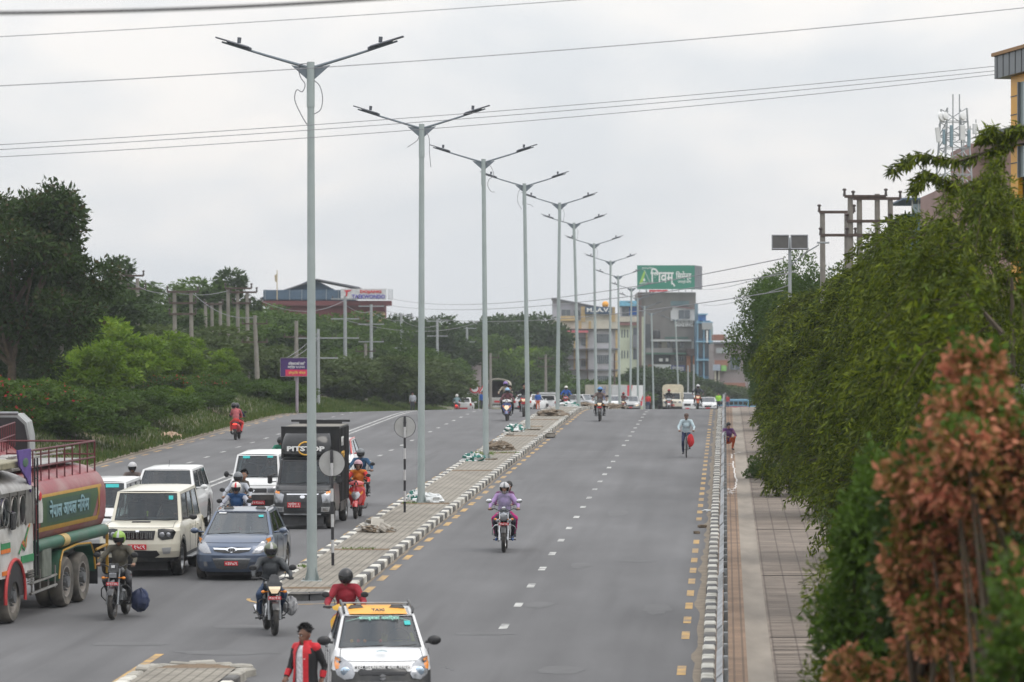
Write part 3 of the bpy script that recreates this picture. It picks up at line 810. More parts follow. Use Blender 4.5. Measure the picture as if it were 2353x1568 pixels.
def remeshed(segs, ells, voxel, mats, name, extra=None, smooth_it=11):
	"""union of tapered limbs and ellipsoids remeshed into ONE continuous skin; each face takes the material of its nearest piece"""
	b = MB()
	for (a, c, ra, rb, mi) in segs:
		a, c = Vector(a), Vector(c)
		b.tube([a, c], [ra, rb], 12); b.ell(a, (ra, ra, ra), 12, 8); b.ell(c, (rb, rb, rb), 12, 8)
	for (c, rad, mi) in ells: b.ell(c, rad, 16, 12)
	o = b.obj('tmp_body', mats[0], None, 0)
	md = o.modifiers.new('r', 'REMESH'); md.mode = 'VOXEL'; md.voxel_size = voxel
	ms = o.modifiers.new('s', 'SMOOTH'); ms.factor = .6; ms.iterations = smooth_it
	me = bpy.data.meshes.new_from_object(o.evaluated_get(bpy.context.evaluated_depsgraph_get()))
	old = o.data; bpy.data.objects.remove(o); bpy.data.meshes.remove(old)
	n = len(me.vertices); co = np.empty(n * 3, np.float32); me.vertices.foreach_get('co', co); co = co.reshape(-1, 3)
	D = []; MI = []
	raw = co.copy()
	wob = np.array([tuple(mnoise.noise_vector(Vector(q) * 9)) for q in raw.tolist()], np.float32)
	for (a, c, ra, rb, mi) in segs:
		a, c = np.array(a, np.float32), np.array(c, np.float32); d = c - a; l2 = max((d * d).sum(), 1e-9)
		t = np.clip(((co - a) @ d) / l2, 0, 1); dist = np.linalg.norm(co - a - t[:, None] * d, axis=1) - (ra + (rb - ra) * t)
		D.append(dist); MI.append(mi)
	for (c, rad, mi) in ells:
		q = (co - np.array(c, np.float32)) / np.array(rad, np.float32); D.append((np.linalg.norm(q, axis=1) - 1) * min(rad)); MI.append(mi)
	vm = np.array(MI)[np.argmin(np.array(D), axis=0)]
	cm = np.array([0 if 'skin' in m.name else 1 for m in mats])[vm]
	co = co + wob * (.013 * cm)[:, None]
	npoly = len(me.polygons)
	first = np.empty(npoly, np.int32); me.polygons.foreach_get('loop_start', first)
	li = np.empty(len(me.loops), np.int32); me.loops.foreach_get('vertex_index', li)
	fm = vm[li[first]]
	verts = [tuple(v) for v in co.tolist()]; tot = np.empty(npoly, np.int32); me.polygons.foreach_get('loop_total', tot)
	faces = [tuple(li[s:s + t].tolist()) for s, t in zip(first.tolist(), tot.tolist())]
	B = MB(); B.v = verts; B.f = faces; B.m = fm.tolist()
	if extra: extra(B)
	bpy.data.meshes.remove(me)
	return B.obj(name, mats, None, 180, fix=False)

def head_geo(h, tilt, segs, ells, yaw=0.0, mi=0):
	"""h: centre of the head; the face looks along -Y turned by yaw and tilted by tilt"""
	M = rotm(tilt, 0, yaw, h)
	q = lambda p: tuple(M @ Vector(p))
	ells.append((q((0, .012, .02)), (.076, .094, .098), mi))
	segs.append((q((0, -.045, -.045)), q((0, -.055, -.088)), .052, .034, mi))
	segs.append((q((0, -.085, .012)), q((0, -.108, -.022)), .010, .016, mi))
	for s_ in (-1, 1): segs.append((q((s_ * .077, .012, .02)), q((s_ * .08, .018, -.02)), .018, .012, mi))
	segs.append((q((-.03, -.082, .035)), q((.03, -.082, .035)), .016, .016, mi))
	return M
def face_bits(B, M, mi_dark, mi_white, mi_lip):
	for s_ in (-1, 1):
		B.ell((0, 0, 0), (.014, .006, .0075), 8, 5, mi_white, M @ Matrix.Translation((s_ * .031, -.0925, .012)))
		B.ell((0, 0, 0), (.007, .006, .007), 8, 5, mi_dark, M @ Matrix.Translation((s_ * .031, -.096, .012)))
		B.tube([M @ Vector((s_ * .014, -.100, .034)), M @ Vector((s_ * .034, -.099, .040)), M @ Vector((s_ * .052, -.084, .034))], [.004, .0055, .003], 5, mi_dark)
	B.tube([M @ Vector((-.024, -.088, -.052)), M @ Vector((0, -.097, -.050)), M @ Vector((.024, -.088, -.052))], [.004, .0075, .004], 6, mi_lip)

def fingers(B, wrist, grip, side_, mi, curl=True, sc=1.0):
	"""five fingers: each a tapered bent chain starting in the palm. grip: the bar's centre near the palm"""
	w_, g = Vector(wrist), Vector(grip)
	d = (g - w_).normalized()
	ax = Vector((1, 0, 0)) * side_                       # across the palm, little finger outwards
	ax = (ax - d * ax.dot(d)).normalized()
	dn = d.cross(ax) * -side_
	if dn.z > 0: dn = -dn
	ln = [.072, .080, .076, .060]
	for k in range(4):
		base = g + ax * ((k - 1.5) * .0195) * sc - d * .012 + Vector((0, 0, .012))
		l_ = ln[k] * sc
		if curl:
			p1 = base + d * .030 + Vector((0, 0, .004)); p2 = p1 + dn * l_ * .38 + d * .008; p3 = p2 - d * l_ * .32 + dn * .006
		else:
			p1 = base + d * l_ * .42; p2 = p1 + (d * .8 + dn * .45).normalized() * l_ * .32; p3 = p2 + (d * .5 + dn * .8).normalized() * l_ * .28
		B.tube([base, p1, p2, p3], [.0098 * sc, .0094 * sc, .0085 * sc, .0068 * sc], 7, mi)
	tb = g - ax * .032 * sc - d * .045
	B.tube([tb, tb - ax * .014 + d * .022 + dn * .012, tb - ax * .006 + d * .046 + dn * .028], [.0125 * sc, .0108 * sc, .0085 * sc], 7, mi)

def person(name, loc, rz, label, pose, mats, helmet=None, hair=None, voxel=.016, group=None, sc=1.0, yaw=0.0, rx=0.0, extras=None, detail=False, bulk=1.0, category='person'):
	"""mats: dict(skin, top, bottom, shoe, glove, sleeve)"""
	names = ['skin', 'top', 'bottom', 'shoe', 'glove', 'sleeve', 'dark', 'white', 'lip', 'collar']
	base = dict(skin=SKIN, glove=None, sleeve=None, dark=HAIR, white=WTXT, lip=mat('lip', (.22, .07, .055), .5), shoe=BLACK, collar=None)
	base.update(mats)
	base['glove'] = base['glove'] or base['skin']; base['sleeve'] = base['sleeve'] or base['top']; base['collar'] = base['collar'] or base['top']
	ml = [base[k] for k in names]
	p = POSES[pose]
	segs, ells = [], []
	k_ = bulk
	hip, chest, neck, head = (Vector(p[q]) for q in ('hip', 'chest', 'neck', 'head'))
	mid = (hip + chest) / 2
	segs.append((mid, chest, .112 * k_, .112 * k_, 1)); ells += [(tuple(hip), (.160 * k_, .125 * k_, .12), 2), (tuple(mid + Vector((0, -.01, 0))), (.158 * k_, .115 * k_, .18), 1), (tuple(chest), (.168 * k_, .116 * k_, .18), 1)]
	segs.append((chest + Vector((0, 0, .08)), neck - Vector((0, 0, .02)), .085, .062, 1)); segs.append((neck - Vector((0, 0, .03)), head - Vector((0, -.01, .06)), .052, .05, 0))
	for s_ in (-1, 1):
		g = lambda q: Vector(p[q + ('R' if s_ > 0 else 'L')]) if (q + ('R' if s_ > 0 else 'L')) in p else Vector((s_ * p[q][0], p[q][1], p[q][2]))
		sh, el_, ha = g('shoulder'), g('elbow'), g('hand')
		segs.append((neck - Vector((-s_ * .03, 0, .05)), sh, .066 * k_, .070 * k_, 1))
		segs.append((sh, el_, .066 * k_, .052 * k_, 5)); 
		d = (ha - el_); wr = el_ + d * (1 - .085 / max(d.length, .1))
		segs.append((el_, wr, .050 * k_, .036, 5)); segs.append((wr, wr + d.normalized() * .02, .027, .027, 4))
		dn = d.normalized()
		segs.append((wr + dn * .03 - Vector((s_ * .014, 0, 0)), ha - Vector((s_ * .014, 0, 0)), .026, .023, 4)); segs.append((wr + dn * .03 + Vector((s_ * .014, 0, 0)), ha + Vector((s_ * .014, 0, 0)), .026, .021, 4))
		kn, an, to = g('knee'), g('ankle'), g('toe')
		hj = hip + Vector((s_ * .085, -.01, -.02))
		segs.append((hj, kn, .092 * k_, .064 * k_, 2)); segs.append((kn, kn + (an - kn) * .35, .062, .06, 2)); segs.append((kn + (an - kn) * .35, an, .060, .043, 2))
		segs.append((an, an - Vector((0, 0, .035)), .042, .046, 3)); segs.append((an - Vector((0, -.02, .035)), to, .044, .036, 3))
	Mh = head_geo(head, p.get('tilt', 0.0), segs, ells, yaw)
	def ex(B):
		face_bits(B, Mh, 6, 7, 8)
		for s_ in (-1, 1):
			g = lambda q: Vector(p[q + ('R' if s_ > 0 else 'L')]) if (q + ('R' if s_ > 0 else 'L')) in p else Vector((s_ * p[q][0], p[q][1], p[q][2]))
			ha, el_ = g('hand'), g('elbow'); d = (ha - el_); wr = el_ + d * (1 - .085 / max(d.length, .1))
			fingers(B, wr, ha, s_, 4, curl=p.get('grip', True))
		if extras: extras(B)
	o = remeshed([(tuple(a), tuple(b_), ra, rb, m_) for a, b_, ra, rb, m_ in segs], ells, voxel, ml, name, ex)
	o.location = loc; o.rotation_euler = (rx, 0, rz); o.scale = (sc,) * 3
	tag(o, label, category, group)
	if helmet: make_helmet(o, Mh, *helmet)
	if hair: make_hair(o, Mh, hair)
	return o, Mh

def make_helmet(parent, Mh, style, m, stripe=None, visor=True):
	"""style: full / open / half"""
	n, mm = 28, 18
	rx_, ry_, rz_ = .128, .150, .140
	c = Vector((0, .012, .022))
	hb, vb, sb = MB(), MB(), MB()
	lo, hi, az = {'full': (-34, 16, 62), 'open': (-95, 12, 68), 'half': (-95, 22, 95)}[style]
	bot = {'full': -62, 'open': -55, 'half': -22}[style]
	def pt(a, th, k=1.0, drop=0):
		ca = math.cos(a)
		y = ry_ * k * ca * math.cos(th) * -1; x = rx_ * k * ca * math.sin(th); z = rz_ * k * math.sin(a)
		if style == 'full' and a < 0 and y < 0: y -= .022 * math.sin(-a * 1.3)
		return c + Vector((x, y, z))
	for i in range(mm):
		a0 = R(bot) + (math.pi / 2 - R(bot)) * i / mm; a1 = R(bot) + (math.pi / 2 - R(bot)) * (i + 1) / mm
		for k in range(n):
			t0 = 2 * math.pi * k / n - math.pi; t1 = 2 * math.pi * (k + 1) / n - math.pi
			am, tm = math.degrees((a0 + a1) / 2), abs(math.degrees((t0 + t1) / 2))
			win = lo < am < hi and tm < az
			q = [pt(a0, t0), pt(a0, t1), pt(a1, t1), pt(a1, t0)]
			if win:
				if visor or style == 'full': 
					q2 = [pt(a0, t0, .985), pt(a0, t1, .985), pt(a1, t1, .985), pt(a1, t0, .985)]
					if not (style != 'full' and am < -30): vb.add([Mh @ v for v in q2], [(0, 1, 2, 3)])
			else:
				mi = 0
				if stripe and (tm < 16 or tm > 164) and am > 0: mi = 1
				hb.add([Mh @ v for v in q], [(0, 1, 2, 3)], mi)
				q3 = [pt(a0, t0, .9), pt(a0, t1, .9), pt(a1, t1, .9), pt(a1, t0, .9)]
				hb.add([Mh @ v for v in q3], [(3, 2, 1, 0)], 2)
	h = hb.obj('helmet', [m, stripe or m, BLACK], parent, 60, fix=False)
	if vb.v and (visor or style == 'full'): vb.obj('visor', VISOR, h, 60, fix=False)
	if style != 'full':
		b = MB(); b.tube([Mh @ Vector((-.07, -.02, -.05)), Mh @ Vector((-.04, -.055, -.115)), Mh @ Vector((.04, -.055, -.115)), Mh @ Vector((.07, -.02, -.05))], .008, 6); b.obj('strap', BLACK, h)
	return h
def make_hair(parent, Mh, kind):
	if kind == 'short':
		b = MB(); b.ell((0, .036, .056), (.081, .090, .076), 18, 12, 0, Mh); h = b.obj('hair', HAIR, parent, 60)
		# tousled locks
		g = np.random.default_rng(3); n_ = 420
		th = g.uniform(0, 2 * math.pi, n_); el = g.uniform(.1, 1.5, n_)
		p = np.stack([.082 * np.cos(el) * np.sin(th), .016 + .1 * np.cos(el) * np.cos(th), .035 + .1 * np.sin(el)], 1)
		keep = ~((p[:, 1] < -.03) & (p[:, 2] < .088)); p = p[keep]
		d = unit(p - np.array([0, .02, .0]) + g.normal(size=p.shape) * .05)
		lo = leaves_obj('hair_lock', p, d, .052, .017, HAIR, h, 3); lo.data.transform(Mh)
	elif kind == 'cap':
		b = MB(); b.ell((0, .012, .055), (.088, .104, .075), 18, 10, 0, Mh); b.ell((0, -.10, .06), (.062, .05, .012), 12, 6, 0, Mh); b.obj('cap', mat('cap_brown', (.09, .06, .05), .9), parent, 60)
	elif kind == 'long':
		b = MB(); b.ell((0, .02, .035), (.088, .106, .098), 16, 10, 0, Mh); b.tube([Mh @ Vector((0, .1, .03)), Mh @ Vector((0, .13, -.1)), Mh @ Vector((0, .12, -.25))], [.05, .045, .02], 8, 0); b.obj('hair', HAIR, parent, 60)
	elif kind == 'hood':
		pass
POSES = {
 'moto': dict(hip=(0, .22, .86), chest=(0, .10, 1.20), neck=(0, .06, 1.40), head=(0, .02, 1.52), shoulder=(.185, .07, 1.33), elbow=(.34, -.10, 1.13), hand=(.345, -.33, 1.03), knee=(.235, -.20, .73), ankle=(.19, .10, .36), toe=(.20, -.03, .27), tilt=.08),
 'scoot': dict(hip=(0, .36, .80), chest=(0, .27, 1.14), neck=(0, .23, 1.34), head=(0, .19, 1.46), shoulder=(.18, .24, 1.27), elbow=(.31, .06, 1.05), hand=(.30, -.20, .98), knee=(.17, -.06, .76), ankle=(.14, -.12, .35), toe=(.14, -.28, .33), tilt=.05),
 'pillion': dict(hip=(0, .56, .90), chest=(0, .50, 1.24), neck=(0, .47, 1.44), head=(.10, .45, 1.56), shoulder=(.17, .47, 1.37), elbow=(.25, .34, 1.15), hand=(.14, .16, 1.10), knee=(.27, .16, .78), ankle=(.24, .42, .42), toe=(.25, .30, .34)),
 'cycle': dict(hip=(0, .22, .95), chest=(0, .08, 1.27), neck=(0, .02, 1.46), head=(0, -.03, 1.57), shoulder=(.18, .03, 1.39), elbow=(.30, -.08, 1.16), hand=(.27, -.32, 1.02), kneeR=(.13, -.16, .80), ankleR=(.12, .00, .40), toeR=(.13, -.14, .35), kneeL=(-.13, -.12, .62), ankleL=(-.12, .08, .22), toeL=(-.13, -.06, .15), tilt=.1),
 'walk': dict(hip=(0, 0, .92), chest=(0, -.01, 1.28), neck=(0, 0, 1.46), head=(0, -.025, 1.575), shoulder=(.185, .01, 1.40), elbowR=(.25, .12, 1.14), handR=(.25, .04, .90), elbowL=(-.25, -.04, 1.13), handL=(-.23, -.20, .92), kneeR=(.10, -.14, .50), ankleR=(.10, -.05, .10), toeR=(.11, -.18, .035), kneeL=(-.10, .04, .48), ankleL=(-.10, .24, .12), toeL=(-.11, .12, .035), tilt=.18, grip=False),
 'stand': dict(hip=(0, 0, .92), chest=(0, -.01, 1.28), neck=(0, 0, 1.46), head=(0, -.02, 1.575), shoulder=(.185, .01, 1.40), elbow=(.24, .04, 1.14), hand=(.23, -.03, .90), knee=(.10, -.03, .50), ankle=(.10, .0, .09), toe=(.11, -.13, .035), grip=False),
 'squat': dict(hip=(0, .12, .36), chest=(0, -.02, .66), neck=(0, -.05, .86), head=(0, -.08, .97), shoulder=(.17, -.04, .80), elbow=(.26, -.20, .58), hand=(.10, -.34, .52), knee=(.18, -.28, .50), ankle=(.15, -.10, .10), toe=(.17, -.24, .035), tilt=.2, grip=False),
 'driver': dict(hip=(0, .1, .0), chest=(0, .12, .34), neck=(0, .1, .52), head=(0, .07, .64), shoulder=(.18, .1, .46), elbow=(.27, -.12, .25), hand=(.16, -.36, .30), knee=(.14, -.36, .06), ankle=(.13, -.5, -.3), toe=(.13, -.6, -.33)),
}

# ================================================================ two wheelers
def wheel(parent, c, r_, w_, name='wheel', rim_m=None, spokes=0, hub=True, tyre_m=None, axis='x', n=32, rimk=.72):
	"""wheel > tyre, rim; turning about X"""
	b = MB(); M = rotm(0, R(90), 0, c)
	ri = r_ * rimk
	b.lathe([(ri, -w_ * .40), (r_ * .9, -w_ / 2), (r_ * .97, -w_ * .36), (r_, -w_ * .12), (r_, w_ * .12), (r_ * .97, w_ * .36), (r_ * .9, w_ / 2), (ri, w_ * .40), (ri * .97, 0)], n, 0, M)
	b.f = [f for f in b.f if len(f) == 4]; b.m = [0] * len(b.f)
	t = b.obj(name, tyre_m or RUBBER, parent, 40)
	b = MB()
	b.lathe([(ri * .96, -w_ * .42), (ri * 1.03, -w_ * .42), (ri * 1.03, w_ * .42), (ri * .96, w_ * .42), (ri * .88, 0)], n, 0, M)
	b.f = [f for f in b.f if len(f) == 4]; b.m = [0] * len(b.f)
	b.tube([(c[0] - w_ * .5, c[1], c[2]), (c[0] + w_ * .5, c[1], c[2])], r_ * .15, 10)
	if spokes:
		for k in range(spokes):
			a = 2 * math.pi * k / spokes
			b.box((0, 0, (ri * .55)), (w_ * (.28 if spokes < 9 else .06), r_ * (.13 if spokes < 9 else .02), ri * .85), 0, rotm(0, 0, 0, c) @ Matrix.Rotation(a, 4, 'X'))
	else:
		b.lathe([(.01, 0), (ri * .95, 0), (ri * .95, .01), (.01, .01)], n, 0, M)
	b.obj('rim', rim_m or STEEL, t, 40)
	return t
def headlamp(parent, c, r_, lit=False, name='headlight', sx=1.0, sz=1.0):
	b = MB(); b.lathe([(r_ * .3, .09), (r_ * .8, .06), (r_, .0), (r_ * .97, -.012)], 20, 0, rotm(R(90), 0, 0, c, (sx, 1, 1)) @ Matrix.Diagonal((1, sz, -1, 1)))
	h = b.obj(name, CHROME, parent, 40)
	b = MB(); b.ell((c[0], c[1] - .012, c[2]), (r_ * .92 * sx, .018, r_ * .92 * sz), 18, 8); b.obj('lens', LITW if lit else LAMPG, h, 60)
	return h
def plate(parent, c, w_, h_, m, txt, tm=None, rx=0.0, rz=0.0, two=None):
	M = rotm(rx, 0, rz, c)
	b = MB(); b.box((0, 0, 0), (w_, .008, h_), 0, M, b=.003); p = b.obj('number_plate', m, parent, 0)
	if txt and two:
		text(txt, h_ * .5, tm or WTXT, p, M @ Matrix.Translation((0, -.007, h_ * .2)) @ FRONT, .001, w_ * .8, bold=.001)
		text(two, h_ * .5, tm or WTXT, p, M @ Matrix.Translation((0, -.007, -h_ * .24)) @ FRONT, .001, w_ * .85, bold=.001)
	elif txt: text(txt, h_ * .95, tm or WTXT, p, M @ Matrix.Translation((0, -.007, -h_ * .02)) @ FRONT, .001, w_ * .85, bold=.0015)
	return p
def mirrors(t, x_, y_, z_, m=None, by=0.0, bz=.98, r_=.055, bx=.2):
	for s_ in (-1, 1):
		b = MB(); b.tube([(s_ * bx, y_ + .08 + by, bz), (s_ * (bx + .02), y_ + .03, bz + .12), (s_ * x_, y_, z_)], .007, 6)
		b.ell((s_ * (x_ + .02), y_ + .01, z_ + .01), (r_ * 1.35, .018, r_), 14, 8); b.obj('mirror', m or BLACK, t, 60)

def motorcycle(loc, rz, label, paint, style='moto', lit=False, txt=None, group=None, accent=None, rx=SLOPE, windshield=False, guard=True, lean=0.0):
	t = thing('motorcycle', loc, rz, label, 'motorcycle', group, rx); t.rotation_euler = (rx, lean, rz)
	wheel(t, (0, -.66, .30), .30, .10, spokes=6, rim_m=BLACK if not windshield else CHROME)
	wheel(t, (0, .66, .30), .30, .115, spokes=6, rim_m=BLACK)
	fm = CHROME if windshield else STEEL
	for s_ in (-1, 1):
		b = MB(); b.tube([(s_ * .10, -.67, .29), (s_ * .10, -.585, .55)], .028, 8, 0); b.tube([(s_ * .10, -.59, .53), (s_ * .10, -.45, .96)], .020, 8); b.obj('fork', fm, t, 50)
	b = MB(); rg = []
	for k in range(9):
		a = R(35 + k * 15); rr = .335
		rg.append([(x_, -.66 - rr * math.cos(a) * (1 if abs(x_) < .04 else .97), .30 + rr * math.sin(a) * (1 if abs(x_) < .04 else .97)) for x_ in (-.062, -.03, .03, .062)])
	b.loft(rg, closed=False, cap=False); b.obj('front_fender', paint if not windshield else BLACK, t, 60)
	# tank, side panels, seat, tail
	b = MB(); rg = []
	for (y_, w_, z0, z1) in ((-.34, .09, .80, .92), (-.28, .135, .76, .98), (-.12, .155, .74, 1.01), (.05, .13, .74, .97), (.16, .09, .76, .88)):
		rg.append([(w_ * math.cos(a) * (1 if math.sin(a) > 0 else .85), y_, (z0 + z1) / 2 + (z1 - z0) / 2 * math.sin(a)) for a in [2 * math.pi * k / 14 for k in range(14)]])
	b.loft(rg); b.obj('fuel_tank', paint, t, 60)
	b = MB(); b.box((0, .42, .80), (.24, .66, .10), 0, b=.035); b.box((0, .30, .845), (.2, .4, .03), b=.012); b.obj('seat', BLACK, t, 30)
	b = MB(); b.loft([[(x_ * k, y_, z_) for x_, z_ in ((-.12, .62), (.12, .62), (.13, .75), (-.13, .75))] for k, y_ in ((.8, .05), (1, .3), (.7, .85))]); b.obj('side_panel', paint, t, 30)
	b = MB(); b.box((0, -.02, .42), (.22, .36, .26), 0, b=.04); b.tube([(0, -.16, .42), (0, -.24, .66)], .085, 10)
	for k in range(5): b.box((0, -.235 + .014 * k * -1 + .03, .50 + k * .03), (.21, .17, .008))
	b.tube([(-.13, .02, .40), (.13, .02, .40)], .10, 14); b.obj('engine', STEEL if not windshield else mat('engine_dark', (.07, .07, .075), .4, .5), t, 40)
	b = MB(); b.tube([(0, -.45, .94), (0, -.25, .70), (0, -.22, .30), (0, .1, .24), (0, .35, .45), (0, .66, .30)], .022, 6); b.tube([(.07, .35, .72), (.07, .66, .32)], .018, 6); b.tube([(-.07, .35, .72), (-.07, .66, .32)], .018, 6)
	b.tube([(0, -.25, .7), (0, .8, .74)], .02, 6); b.obj('frame', BLACK, t, 50)
	b = MB(); b.tube([(-.10, -.24, .56), (-.13, -.30, .34), (-.15, -.05, .24), (-.17, .25, .28)], .022, 8); b.tube([(-.18, .22, .29), (-.20, .50, .36), (-.21, .78, .42)], [.035, .05, .048], 10); b.obj('exhaust', CHROME, t, 50)
	# bars, mirrors, lamp
	b = MB(); b.tube([(-.38, -.27, 1.03), (-.22, -.34, 1.045), (-.1, -.42, .99), (.1, -.42, .99), (.22, -.34, 1.045), (.38, -.27, 1.03)], .0125, 8)
	for s_ in (-1, 1): b.tube([(s_ * .27, -.315, 1.038), (s_ * .39, -.265, 1.03)], .02, 8); b.tube([(s_ * .27, -.37, 1.04), (s_ * .38, -.34, 1.02)], .006, 5)
	b.obj('handlebar', BLACK, t, 50)
	mirrors(t, .35, -.33, 1.22, m=CHROME if windshield else None, by=0, bz=1.04, bx=.23)
	if style == 'round':
		headlamp(t, (0, -.60, .86), .095, lit); b = MB(); b.ell((0, -.53, .87), (.10, .08, .1), 14, 8); b.obj('lamp_housing', paint if not windshield else CHROME, t, 50)
		b = MB(); b.lathe([(.01, .0), (.05, 0), (.05, .04), (.01, .04)], 14, 0, rotm(R(-30), 0, 0, (-.06, -.47, .99))); b.lathe([(.01, .0), (.05, 0), (.05, .04), (.01, .04)], 14, 0, rotm(R(-30), 0, 0, (.06, -.47, .99))); b.obj('gauge', BLACK, t, 40)
	elif style == 'box':      # square lamp under a fly screen
		b = MB(); b.box((0, -.57, .86), (.20, .10, .15), 0, b=.03); b.loft([[(-.11, -.60, .92), (.11, -.60, .92), (.11, -.50, .92), (-.11, -.50, .92)], [(-.085, -.53, 1.08), (.085, -.53, 1.08), (.085, -.48, 1.08), (-.085, -.48, 1.08)]]); b.obj('lamp_cowl', BLACKG, t, 30)
		b = MB(); b.box((0, -.625, .85), (.15, .02, .10), 0, b=.01); b.obj('headlight', LITW if lit else LAMPG, t, 30)
		b = MB(); b.box((0, -.59, 1.02), (.07, .01, .05), 0, rotm(0, 0, 0)); b.obj('badge', WTXT, t, 0)
	else:                     # angular cowl with a pointed lamp and smoked screen
		b = MB(); b.loft([[(-.06, -.62, .74), (.06, -.62, .74), (.05, -.5, .74), (-.05, -.5, .74)], [(-.13, -.64, .86), (.13, -.64, .86), (.14, -.46, .86), (-.14, -.46, .86)], [(-.15, -.60, .95), (.15, -.60, .95), (.14, -.44, .95), (-.14, -.44, .95)], [(-.10, -.55, 1.0), (.10, -.55, 1.0), (.1, -.44, 1.0), (-.1, -.44, 1.0)]]); b.obj('lamp_cowl', accent or paint, t, 30)
		b = MB(); b.loft([[(-.055, -.635, .775), (.055, -.635, .775), (.055, -.6, .775), (-.055, -.6, .775)], [(-.10, -.655, .855), (.10, -.655, .855), (.1, -.6, .855), (-.1, -.6, .855)], [(-.11, -.64, .90), (.11, -.64, .90), (.1, -.6, .9), (-.1, -.6, .9)]]); b.obj('headlight', LITW if lit else LAMPG, t, 30)
		b = MB(); b.loft([[(-.11, -.605, .95), (.11, -.605, .95), (.11, -.6, .95), (-.11, -.6, .95)], [(-.09, -.55, 1.06), (.09, -.55, 1.06), (.09, -.545, 1.06), (-.09, -.545, 1.06)], [(-.04, -.51, 1.12), (.04, -.51, 1.12), (.04, -.505, 1.12), (-.04, -.505, 1.12)]]); b.obj('fly_screen', VISOR, t, 30)
	for s_ in (-1, 1):
		b = MB(); b.tube([(s_ * .09, -.53, .80), (s_ * .16, -.54, .80)], .01, 6, 0); b.ell((s_ * .20, -.545, .80), (.04, .025, .027), 12, 8); b.obj('indicator', AMBER, t, 50)
	plate(t, (0, -.665, .69), .24, .065, REDP, txt)
	if guard:
		for s_ in (-1, 1):
			b = MB(); b.tube([(0, -.30, .66), (s_ * .22, -.30, .64), (s_ * .29, -.29, .56), (s_ * .29, -.28, .42), (s_ * .22, -.27, .34), (0, -.26, .33)], .013, 7); b.obj('leg_guard', CHROME if windshield else BLACK, t, 50)
	b = MB(); b.tube([(-.28, .12, .26), (.28, .12, .26)], .015, 6); b.tube([(-.28, .44, .33), (.28, .44, .33)], .013, 6); b.obj('footpeg', BLACK, t, 50)
	b = MB(); b.box((0, .90, .76), (.14, .05, .06), b=.015); b.obj('tail_light', REDL, t, 30)
	b = MB(); b.loft([[(-.06, .80, .70), (.06, .80, .70), (.06, .86, .72), (-.06, .86, .72)], [(-.06, .98, .46), (.06, .98, .46), (.06, 1.0, .46), (-.06, 1.0, .46)]]); b.obj('rear_fender', BLACK, t, 30)
	if windshield:
		b = MB(); rg = []
		for k in range(9):
			v = k / 8; z_ = .92 + .56 * v; hw = .21 - .09 * abs(v - .35) ** 1.6 * 2.2 if v < .9 else .12
			y_ = -.62 + .24 * v
			rg.append([(hw * math.sin(a), y_ + .09 * (1 - math.cos(a)), z_) for a in [R(-62 + 124 * j / 8) for j in range(9)]])
		b.loft(rg, closed=False, cap=False)
		b.obj('windshield', clearglass('windscreen_plastic', tint=(.72, .74, .78)), t, 60)
		b = MB(); b.box((-.16, -.56, .93), (.02, .12, .02)); b.box((.16, -.56, .93), (.02, .12, .02)); b.ell((0, -.615, 1.07), (.055, .006, .04), 12, 6); b.obj('windshield_bracket', CHROME, t, 30)
		for s_ in (-1, 1): headlamp(t, (s_ * .15, -.575, .77), .045, False, 'fog_lamp')
	return t

